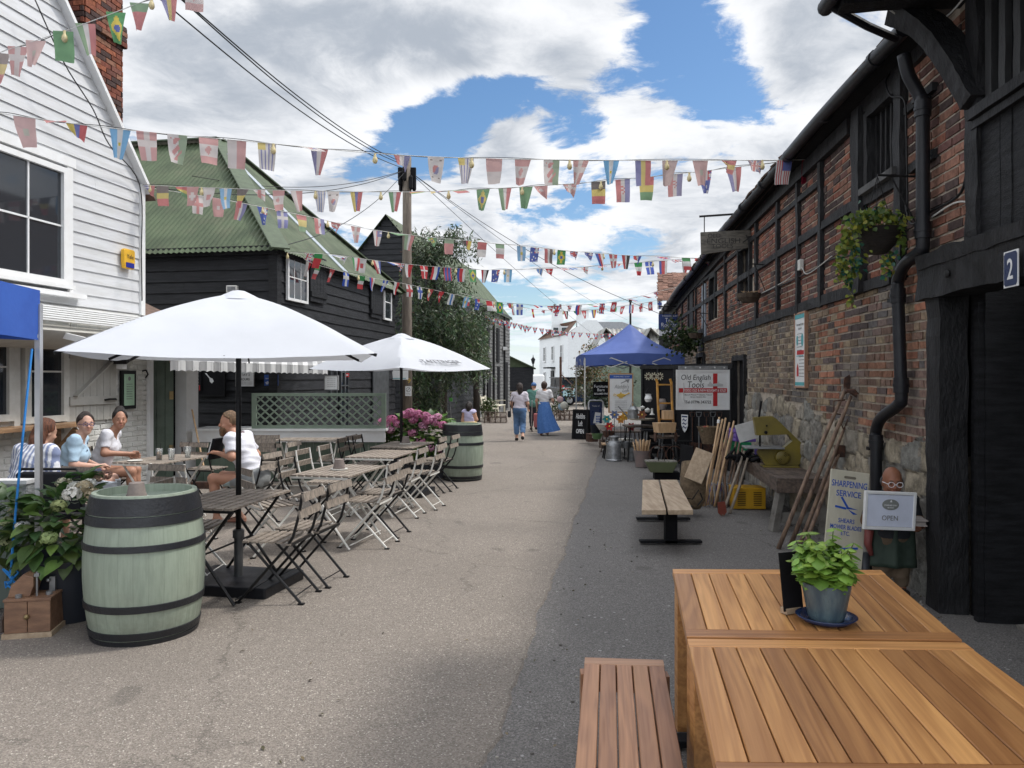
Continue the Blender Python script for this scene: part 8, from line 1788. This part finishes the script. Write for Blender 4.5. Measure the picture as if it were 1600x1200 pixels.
c=P(970,614,19); t,F=board_sign('lamp_shop_sign','wood framed white poster with golden oil lamp under the faded gazebo','sign',c,(1,.05,0),.56,.92,WHITE,solid('pine_frame',(.4,.24,.12)),frw=.03)
MB(F).box((0,0,.40),(.56,.003,.09)).build('blue_header',INKB,t); text('STANDARD QUAY',F@Matrix.Translation((.02,-.003,.40)),.40,.035,INKW,t); text("Aladdin's",F@Matrix.Translation((0.02,0,.16)),.36,.10,INKG,t,shear=.2); text('Loft',F@Matrix.Translation((.12,0,.06)),.16,.08,INKG,t,shear=.2); mb=MB(F); mb.bar((.0,0,.24),(.16,0,.31),.02,.003,up=(0,1,0)); mb.add([(.10,-.002,.33),(.22,-.002,.34),(.18,-.002,.24)],[(0,1,2)]); mb.build('arrow',INKG,t)
mb=MB(F); mb.ball((0,0,-.06),.11,10,sq=(1,.04,.42)); mb.tube([(.08,0,-.06),(.15,0,-.03),(.21,0,.0)],[.02,.012,.02],6); mb.tube([(-.10,0,-.05),(-.17,0,-.02),(-.19,0,-.06),(-.12,0,-.08)],.008,5); mb.box((0,0,-.12),(.10,.006,.02)); mb.ball((0,0,.0),.02,5,sq=(1,.1,1)); mb.build('oil_lamp_picture',GOLD,t)
for k in range(6): text('mmmm mmm mmmmm mm',F@Matrix.Translation((0,0,-.2-k*.04)),.3,.014,INKG,t)
c=P(939,608,21.6); t,F=board_sign('furniture_sign','black sign with white lettering hanging left of the oil lamp poster','sign',c,(1,0,0),.44,.42,MATBLACK); text('Furniture',F@Matrix.Translation((0,-.002,.08)),.38,.08,INKW,t,bold=.01); text('Barn',F@Matrix.Translation((0,-.002,-.02)),.2,.08,INKW,t,bold=.01); text('RECLAIMED PINE',F@Matrix.Translation((0,-.002,-.13)),.38,.05,INKW,t,bold=.01)
# ================================================================ hanging baskets
WV=M('dark_wicker',(.055,.040,.030),.8,var=.3,sc=40,bump=1.5,bs=70,streak=(.6,.6,8))
def bracket(t,c,wallp):
    mb=MB(); w_=Vector((wallp.x,wallp.y,c.z+.45)); mb.tube([w_,Vector((c.x,c.y,c.z+.47))],.009,6); mb.tube([w_-Vector((0,0,.4)),Vector((c.x,c.y,c.z+.45)).lerp(w_,.35)],.007,6)
    for k in range(3): a=k*2.1; mb.tube([Vector((c.x,c.y,c.z+.46)),c+Vector((.14*math.cos(a),.14*math.sin(a),.0))],.003,4)
    mb.build('bracket',BLACK,t)
c=P(1371,366,6.1); wp=rp((c-RO).dot(U),.02,c.z); t=T('hanging_basket','dark woven hanging basket with trailing yellow green ivy beside the downpipe','hanging basket',c); MB().lathe([(0,-.16),(.07,-.155),(.14,-.08),(.175,.02),(.18,.04),(.16,.04),(.12,-.05)],c,24,cap=False).build('woven_bowl',WV,t,smooth=True); bracket(t,c,wp)
mb=MB(); random.seed(5); YG=[(.22,.26,.04),(.14,.21,.04),(.30,.31,.06),(.08,.13,.03)]; TG=[(.02,.10,.07),(.03,.13,.09)]
def trail(p0,p1,n,sp,cols,L=.05):
    for k in range(n):
        a=k/n; q=p0.lerp(p1,a)+Vector((random.gauss(0,sp),random.gauss(0,sp),random.gauss(0,sp))); leafmesh(mb,q,(random.gauss(0,1),random.gauss(0,1),random.gauss(-.6,.5)),(random.gauss(0,.4),-1,random.gauss(.4,.4)),L*random.uniform(.6,1.2),L*random.uniform(.55,.9),gcol(random.choice(cols),.35,.15),fold=.2,curl=.3,seg=3)
Yc=6.0
trail(P(1340,342,Yc),P(1405,345,Yc),150,.045,YG); trail(P(1338,345,Yc+.1),P(1375,333,Yc+.1),60,.035,TG); trail(P(1335,345,Yc),P(1318,395,Yc),110,.035,YG); trail(P(1318,390,Yc),P(1322,440,Yc),80,.03,YG+TG); trail(P(1326,430,Yc),P(1330,480,Yc),28,.012,YG,L=.04); trail(P(1340,380,Yc),P(1334,430,Yc),70,.03,TG+YG); trail(P(1402,345,Yc),P(1408,385,Yc),55,.02,YG); trail(P(1390,395,Yc),P(1385,425,Yc),60,.03,TG+YG); trail(P(1311,400,Yc),P(1310,430,Yc),25,.015,YG,L=.04); trail(P(1375,328,Yc),P(1395,345,Yc),60,.03,YG)
mb.build('trailing_ivy',LEAF,t,smooth=True)
random.seed(8)
c=P(1170,462,11.3); wp=rp((c-RO).dot(U),.02,c.z); t=T('hanging_basket','empty brown ribbed hanging bowl on the brick wall below the wooden sign','hanging basket',c); MB().lathe([(0,-.11),(.1,-.10),(.165,-.03),(.18,.03),(.165,.03),(.1,-.06)],c,12,cap=False).build('ribbed_bowl',M('brown_coir',(.09,.065,.045),.85,var=.3,bump=.6),t); bracket(t,c,wp)
mb=MB(); [mb.tube([c+Vector((random.uniform(-.1,.1),0,.02)),c+Vector((random.uniform(-.15,.15),0,.07))],.004,4) for _ in range(12)]; mb.build('dry_stems',PALEH,t)
c=P(1087,523,16.5); wp=rp((c-RO).dot(U),.02,c.z); t=T('hanging_basket','shallow brown basket on wall bracket at far end of brick building','hanging basket',c); MB().lathe([(0,-.09),(.12,-.07),(.17,.03),(.15,.03)],c,14,cap=False).build('ribbed_bowl',MC['brown_coir'],t); bracket(t,c,wp)
t=bushy('leafy dark green basket plant beside the tea rooms sign',P(1068,525,17.5),(.32,.3,.32),700,[(.04,.07,.02),(.07,.1,.03),(.03,.05,.02)],1,kind='basket_plant'); [bpy.data.objects.remove(o) for o in list(t.children) if o.name.startswith('trunk')]; t.location=P(1068,525,17.5)*Vector((1,1,0)); t['category']='plant'
# ================================================================ bunting
R_=(.52,.06,.07);W_c=(.66,.66,.65);B_=(.05,.10,.38);G_=(.05,.28,.09);Yl=(.62,.5,.06);K_=(.03,.03,.03);LB=(.18,.42,.66);Or=(.6,.25,.05);MR=(.22,.02,.04)
def V3f(a,b,c): return lambda u,v:(a,b,c)[min(2,int(u*3))]
def H3f(a,b,c): return lambda u,v:(a,b,c)[min(2,int(v*3))]
def V2f(a,b): return lambda u,v:a if u<.5 else b
def H2f(a,b): return lambda u,v:a if v<.5 else b
def CR_(bg,fg,cu=.5,cv=.38,w=.1): return lambda u,v: fg if abs(u-cu)<w*1.35 or abs(v-cv)<w else bg
def DC(bg,fg,r=.2): return lambda u,v: fg if (u-.5)**2+((v-.5)*1.4)**2<r*r*1.5 else bg
def ST(a,b,n=9,canton=None): return lambda u,v: canton if canton and u<.5 and v<.4 else (a if int(u*n)%2 else b)
def BRf(u,v):
    d=abs(u-.5)/.42+abs(v-.5)/.42
    return G_ if d>1 else (B_ if (u-.5)**2+((v-.5)*1.35)**2<.035 else Yl)
def UKf(u,v):
    if abs(u-.5)<.09 or abs(v-.5)<.07: return R_
    if abs(u-.5)<.16 or abs(v-.5)<.12: return W_c
    d=min(abs(u-v),abs(u+v-1)); return R_ if d<.05 else (W_c if d<.12 else B_)
def KOf(u,v):
    r=(u-.5)**2+((v-.5)*1.4)**2
    if r<.05: return R_ if u+v<1.0 else B_
    return K_ if (abs(abs(u-.5)-.3)<.09 and abs(abs(v-.5)-.32)<.06 and int(v*22)%2) else W_c
def CAf(u,v): return (R_ if v<.27 or v>.73 else (R_ if (abs(u-.5)*1.0+abs(v-.5)*1.6)<.26 and int(u*9+v*5)%4 else W_c))
def USf(u,v): return (B_ if int(u*28)%2 or int(v*28)%2 else W_c) if (u>.45 and v<.45) else (R_ if int(u*13)%2 else W_c)
def WAf(u,v): return (R_ if abs(u-.45)<.22+.1*math.sin(v*14) and .12<v<.9 and int((u*7+v*9))%3 else (W_c if u<.6 else G_))
def AUf(u,v): return UKf(min(1,(u-.5)*2),v/.42) if (u>.5 and v<.42) else (W_c if (int(u*8),int(v*9)) in ((1,3),(3,5),(2,7),(5,6),(6,8)) else B_)
def SAf(u,v): return (LB if u<.33 or u>.66 else (Yl if abs(v-.5)<.08 and abs(u-.5)<.1 else W_c))
DES=dict(it=V3f(G_,W_c,R_),fr=V3f(B_,W_c,R_),ie=V3f(G_,W_c,Or),nl=V3f(R_,W_c,B_),de=V3f(K_,R_,Yl),be=H3f(K_,Yl,R_),ro=V3f(B_,Yl,R_),pl=V2f(W_c,R_),mo=H2f(R_,W_c),dk=CR_(R_,W_c),se=CR_(LB,Yl),ic=CR_((.06,.12,.5),W_c),fi=CR_(W_c,B_),en=CR_(W_c,R_,.5,.5,.09),ch=lambda u,v:W_c if (abs(u-.5)<.1 and abs(v-.5)<.24) or (abs(v-.5)<.075 and abs(u-.5)<.32) else R_,jp=DC(W_c,R_),tn=DC(R_,W_c,.16),ma=DC(R_,G_,.13),uy=lambda u,v:Yl if (u<.4 and v<.3) else ((B_ if int(u*9)%2 else W_c) if v>.3 or u>.45 else W_c),br=BRf,uk=UKf,ko=KOf,ca=CAf,us=USf,wa=WAf,au=AUf,ar=SAf,gr=ST((.06,.2,.5),W_c),es=H3f(R_,Yl,R_),mx=H3f(G_,W_c,R_),pt=H3f(G_,R_,R_),sa=H2f(G_,G_),ec=V3f(Yl,B_,R_),hr=lambda u,v:((R_,W_c,B_)[min(2,int(u*3))] if not((u-.5)**2+(v-.45)**2<.03) else (R_ if (int(u*14)+int(v*14))%2 else W_c)),mr=lambda u,v:MR,eg=V3f(R_,W_c,K_),gh=H3f(R_,Yl,G_),cz=V3f(B_,R_,W_c),co=ST(B_,R_,5))
KEYS=[k for k in DES if k not in('mr','us','sa')]
FW,FH=.188,.29
def flag(par,o_loc,tan,key,fade,nu,nv,mode,blow,yaw,sc=1.):
    f=DES[key]; pale=(.62,.53,.50); ph=random.uniform(0,6)
    tan=Vector((tan.x,tan.y,0)).normalized(); nrm=Vector((-tan.y,tan.x,0)); 
    def fn(u,v):
        w_=FW*sc; h=FH*sc
        if mode=='flat': x=(u-.5)*w_*(1-.10*v); z=-v*h*math.cos(blow); y=v*h*math.sin(blow)+.012*math.sin(u*5+ph)*v+.01*math.sin(v*6+ph)
        elif mode=='taper': x=(u-.5)*w_*(1-.55*v)+.10*w_*v*math.sin(ph)*2; z=-v*h*math.cos(blow); y=v*h*math.sin(blow)+.03*math.sin(u*6+ph)*v
        elif mode=='fold': x=(u-.5)*w_*(1-.35*v); z=-h*(v*.42*(.5+.9*u)); y=.12*v*h+.05*math.sin(u*7+ph)*v
        else: x=(u-.5)*w_+.10*v; z=-v*h*.30*(1-.3*u); y=-v*h*.8
        c,s=math.cos(yaw*v),math.sin(yaw*v)
        return o_loc+tan*(x*c-y*s*.3)+nrm*(y*c+x*s*.6)+Vector((0,0,z))
    def cf(u,v): c=f(1-u,v) if key!='us' else f(u,v); 
    def cf(u,v):
        c=f(u,v); return tuple(a*(1-fade)+b*fade for a,b in zip(c,pale))
    mb=MB(); mb.grid(fn,nu,nv,cf); return mb.build('flag',FLAGM,par,smooth=True)
BULB=None
def bulb(par,q,sc=1.):
    mb=MB(); mb.lathe([(0,-.115),(.018,-.11),(.030,-.085),(.026,-.055),(.014,-.03),(.014,0)],q,10,cap=False); mb.build('bulb',solid('warm_bulb_glass',(.62,.52,.28),.25),par,smooth=True)
def bunting(label,ctrl,flags,bulbs,fade,res=(9,12),cord=.004,cmat=None,extra=None):
    """ctrl: list of (px,py,depth); flags: list of (px,key,mode) ; positions found along the cord by picture x"""
    pts=[P(*c) for c in ctrl]; t=T('bunting_string',label,'bunting',pts[0],0,'flag bunting strung across the lane')
    dense=[]
    for i in range(len(pts)-1):
        p0=pts[max(i-1,0)];p1=pts[i];p2=pts[i+1];p3=pts[min(i+2,len(pts)-1)]
        for k in range(24): tt=k/24; dense.append(.5*((2*p1)+(p2-p0)*tt+(2*p0-5*p1+4*p2-p3)*tt*tt+(3*p1-p0-3*p2+p3)*tt**3))
    dense.append(pts[-1]); px=np.array([800+1200*q.x/q.y for q in dense])
    MB().tube(dense[::2]+[dense[-1]],cord,5).build('cord',cmat or OFFWHITE,t); MB().tube([q+Vector((0,.03,.012+.012*math.sin(i*.6))) for i,q in enumerate(dense[::2]+[dense[-1]])],cord*.9,5).build('cable',BLACK if cmat is None else cmat,t)
    def at(x): i=int(np.clip(np.searchsorted(px,x),1,len(px)-1)); a=(x-px[i-1])/(px[i]-px[i-1]+1e-9); return dense[i-1].lerp(dense[i],min(1,max(0,a))),dense[i]-dense[i-1]
    for fl in flags:
        x,key,mode=fl[:3]; q,tan=at(x); fd=fl[3] if len(fl)>3 else fade+random.uniform(-.08,.08); flag(t,q,tan,key,min(.85,max(0,fd)),res[0],res[1],mode,random.uniform(-.35,.5),random.uniform(-.9,.9))
    for x in bulbs: bulb(t,at(x)[0])
    return t
F_='flat';TA='taper';FO='fold';BW='blown'
bunting('near bunting string crossing the white gable at upper left',[(-40,96,7.4),(0,82,7.5),(110,45,7.6),(222,3,7.7),(330,-42,7.8),(420,-80,7.9)],[(-2,'be',TA),(28,'dk',TA,.6),(56,'ma',TA,.8),(99,'sa',F_,.25),(133,'it',TA,.4),(181,'br',TA,.15),(218,'pt',TA,.4),(262,'ro',TA,.4),(302,'ca',F_,.7),(358,'dk',F_,.7)],[101,237],.55,res=(14,18))
bunting('long bunting string from the white gable over the pole top to the brick eaves',[(-40,171,7.2),(0,177,7.3),(170,200,7.6),(400,222,8.1),(636,243,8.6),(900,250,8.9),(1230,250,9.1),(1292,247,9.15)],[(38,'ma',F_,.75),(85,'ch',BW,.4),(120,'ec',FO,.2),(188,'ar',TA,.1),(229,'dk',F_,.62),(277,'wa',F_,.5),(326,'ca',F_,.6),(370,'pl',F_,.62),(417,'uy',F_,.35),(478,'ko',BW,.4),(499,'fr',TA,.4),(628,'nl',FO,.4),(681,'ko',F_,.45),(728,'uy',TA,.35),(772,'mo',F_,.7),(817,'ca',TA,.6),(862,'wa',F_,.5),(908,'dk',TA,.62),(955,'ar',TA,.05),(1005,'ro',F_,.35),(1047,'mr',TA,.8),(1094,'ma',TA,.75),(1139,'es',FO,.4),(1180,'uk',FO,.45),(1226,'us',F_,.15),(1265,'mr',TA,.0)],[427,586,737,890,1042,1191],.55,res=(14,18))
bunting('second long bunting string beneath the gable corner, rising to the eaves',[(222,289,11.3),(430,297,11.0),(630,300,10.6),(760,295,10.4),(880,288,10.1),(1007,277,9.8),(1110,266,9.5),(1222,252,9.2)],[(233,'fr',FO,.4),(253,'be',F_,.35),(283,'gh',FO,.3),(302,'ch',F_,.6),(327,'jp',F_,.55),(352,'ar',F_,.2),(380,'be',TA,.3),(405,'en',FO,.5),(435,'ca',F_,.6),(463,'pl',TA,.6),(500,'gr',TA,.4),(521,'ko',TA,.5),(557,'ec',TA,.3),(617,'it',TA,.3),(650,'gh',BW,.3),(682,'ec',BW,.5),(715,'pt',BW,.4),(755,'br',TA,.3),(789,'it',TA,.4),(822,'sa',TA,.3),(845,'tn',FO,.6),(890,'dk',FO,.65),(935,'be',F_,.3),(973,'hr',F_,.4),(1010,'gh',F_,.3),(1055,'hr',F_,.5),(1100,'au',TA,.2),(1146,'fr',TA,.4)],[235,315,493,595,701,816,939,1077],.5,res=(11,14))
bunting('bunting string falling from the gable corner towards the distant brick eaves',[(224,292,11.2),(350,312,12.0),(480,338,13.0),(560,355,13.6),(640,367,14.2),(760,379,14.8),(900,393,15.6),(1000,400,16.0),(1112,404,16.3)],[(308,'en',F_,.5),(341,'tn',F_,.6),(378,'nl',F_,.4),(410,'au',TA,.1),(441,'ic',F_,.4),(471,'gh',F_,.4),(498,'hr',F_,.4),(525,'ch',FO,.4),(556,'dk',TA,.6),(590,'us',TA,.4),(614,'sa',BW,.3),(640,'it',F_,.45),(675,'br',FO,.3),(702,'pt',F_,.5),(730,'de',FO,.2),(754,'mo',F_,.3),(781,'mx',F_,.4),(815,'ar',F_,.2),(836,'au',F_,.1),(857,'eg',F_,.3),(878,'br',F_,.1),(897,'uk',FO,.2),(920,'au',FO,.2),(936,'cz',TA,.1),(958,'dk',TA,.2),(978,'eg',TA,.1),(996,'nl',FO,.1),(1030,'uk',BW,.1),(1072,'mx',F_,.1)],[410,512,607,866,943],.35,res=(8,10))
bunting('bunting string from the black barn corner across the lane to the brick eaves',[(449,395,14.2),(520,398,15),(620,411,16),(740,421,17),(800,421,17.3),(900,418,17.6),(1000,410,17),(1112,402,16.2)],[(482,'uk',FO),(498,'pt',F_),(519,'fi',BW),(537,'ko',FO),(556,'it',TA),(567,'jp',F_),(588,'hr',TA),(610,'fr',BW),(626,'uk',FO),(639,'pl',TA),(662,'dk',F_),(682,'nl',F_),(699,'co',F_),(721,'cz',F_),(738,'br',F_),(758,'eg',TA),(775,'au',F_),(794,'ar',F_),(843,'gr',FO),(858,'ch',FO),(878,'uk',BW),(892,'gr',BW),(913,'en',FO),(940,'uk',BW),(972,'nl',BW),(997,'mx',TA),(1014,'ic',F_),(1036,'cz',F_),(1055,'uk',BW),(1072,'pl',TA),(1092,'ch',BW),(1103,'uk',FO)],[445,582,712,788,941,1020],.08,res=(7,9))
bunting('bunting string from the barn windows past the tree towards the lane end',[(470,399,14.6),(490,412,15),(560,430,16.5),(640,445,18),(720,462,19.5),(780,472,20.5),(860,478,21),(960,472,22),(1030,455,23),(1062,448,23.5)],[(483,'pl',TA),(497,'mx',F_),(520,'ch',TA),(541,'ic',F_),(566,'mx',F_),(581,'cz',F_),(603,'ic',F_),(620,'pl',F_),(639,'en',F_),(656,'fi',F_),(673,'ch',F_),(690,'tn',F_),(707,'gr',F_),(730,'ar',F_),(746,'au',F_),(764,'mo',F_),(781,'br',F_),(797,'uk',FO),(812,'ic',F_),(838,'nl',BW),(860,'ch',FO),(872,'uk',TA),(889,'en',FO),(905,'cz',F_),(921,'mx',BW),(941,'uk',F_),(960,'ch',F_),(984,'nl',BW),(1004,'mr',BW),(1026,'uk',FO)],[560,670,772,800],.05,res=(6,8))
bunting('low bunting string above the walking women near the white house chimneys',[(720,458,20),(800,478,24),(870,486,27),(930,484,27),(990,476,26),(1050,466,24.5)],[(735,'mx',F_),(750,'pt',F_),(770,'jp',F_),(786,'ic',F_),(801,'nl',TA),(816,'pl',BW),(832,'es',TA),(850,'uk',FO),(868,'ch',FO),(884,'eg',TA),(900,'sa',FO),(912,'ch',TA),(928,'ro',TA),(944,'it',BW),(960,'sa',FO),(973,'ch',F_),(987,'fr',F_),(1002,'en',F_),(1016,'ch',F_),(1030,'fi',F_),(1045,'mx',TA)],[880,934],.05,res=(6,8))
t=T('pennant_string','string of tiny triangular union flag pennants below the white house chimneys','bunting',P(742,492,30),0,'flag bunting strung across the lane')
c1=[P(x,y,Y) for x,y,Y in ((745,490,30),(790,502,33),(830,511,36),(880,518,38),(940,522,37),(1000,520,34))]
MB().tube(c1,.006,4).build('cord',OFFWHITE,t)
for k in range(27):
    a=k/26*(len(c1)-1); i=min(int(a),len(c1)-2); q=c1[i].lerp(c1[i+1],a-i); s_=.17; mb=MB(); n=4
    mb.grid(lambda u,v:q+Vector(((u-.5)*s_*1.35*(1-v*.97)+.07*v*math.sin(k*1.7),.05*v,-v*(.30+.06*math.sin(k*2.3)))),4,4,lambda u,v:UKf(u,v*.8)); mb.build('pennant',FLAGM,t)

# ================================================================ grit and litter on the ground
random.seed(77); mb=MB()
for k in range(680):
    if k<620: sx=random.uniform(5.2,16); q=rp(sx,abs(random.gauss(0,.22))+.06,0)
    else: Y=random.uniform(1.2,9); q=Vector((edgex(Y)+abs(random.gauss(0,.35))-.01,Y,0))
    r_=random.uniform(.004,.013); q.z=r_*.5; mb.ball(q,r_,3,col=random.choice([(.2,.19,.17),(.3,.28,.25),(.12,.11,.1),(.1,.08,.05)]),sq=(1,random.uniform(.6,1),.7))
struct(mb.build('loose_grit',PAINT),'stuff')
mb=MB()
for k in range(260):
    Y=random.uniform(2.2,15); q=Vector((random.uniform(-.36*Y,.30*Y),Y,.022)) if k%3 else rp(random.uniform(5.3,15),random.uniform(.05,.5),.02); a=random.uniform(0,6.28); leafmesh(mb,q,(math.cos(a),math.sin(a),.05),(0,0,1),random.uniform(.015,.04),random.uniform(.008,.02),random.choice([(.14,.09,.04),(.09,.08,.04),(.2,.15,.08),(.06,.045,.03)]),seg=2)
struct(mb.build('fallen_leaves',LEAF),'stuff')
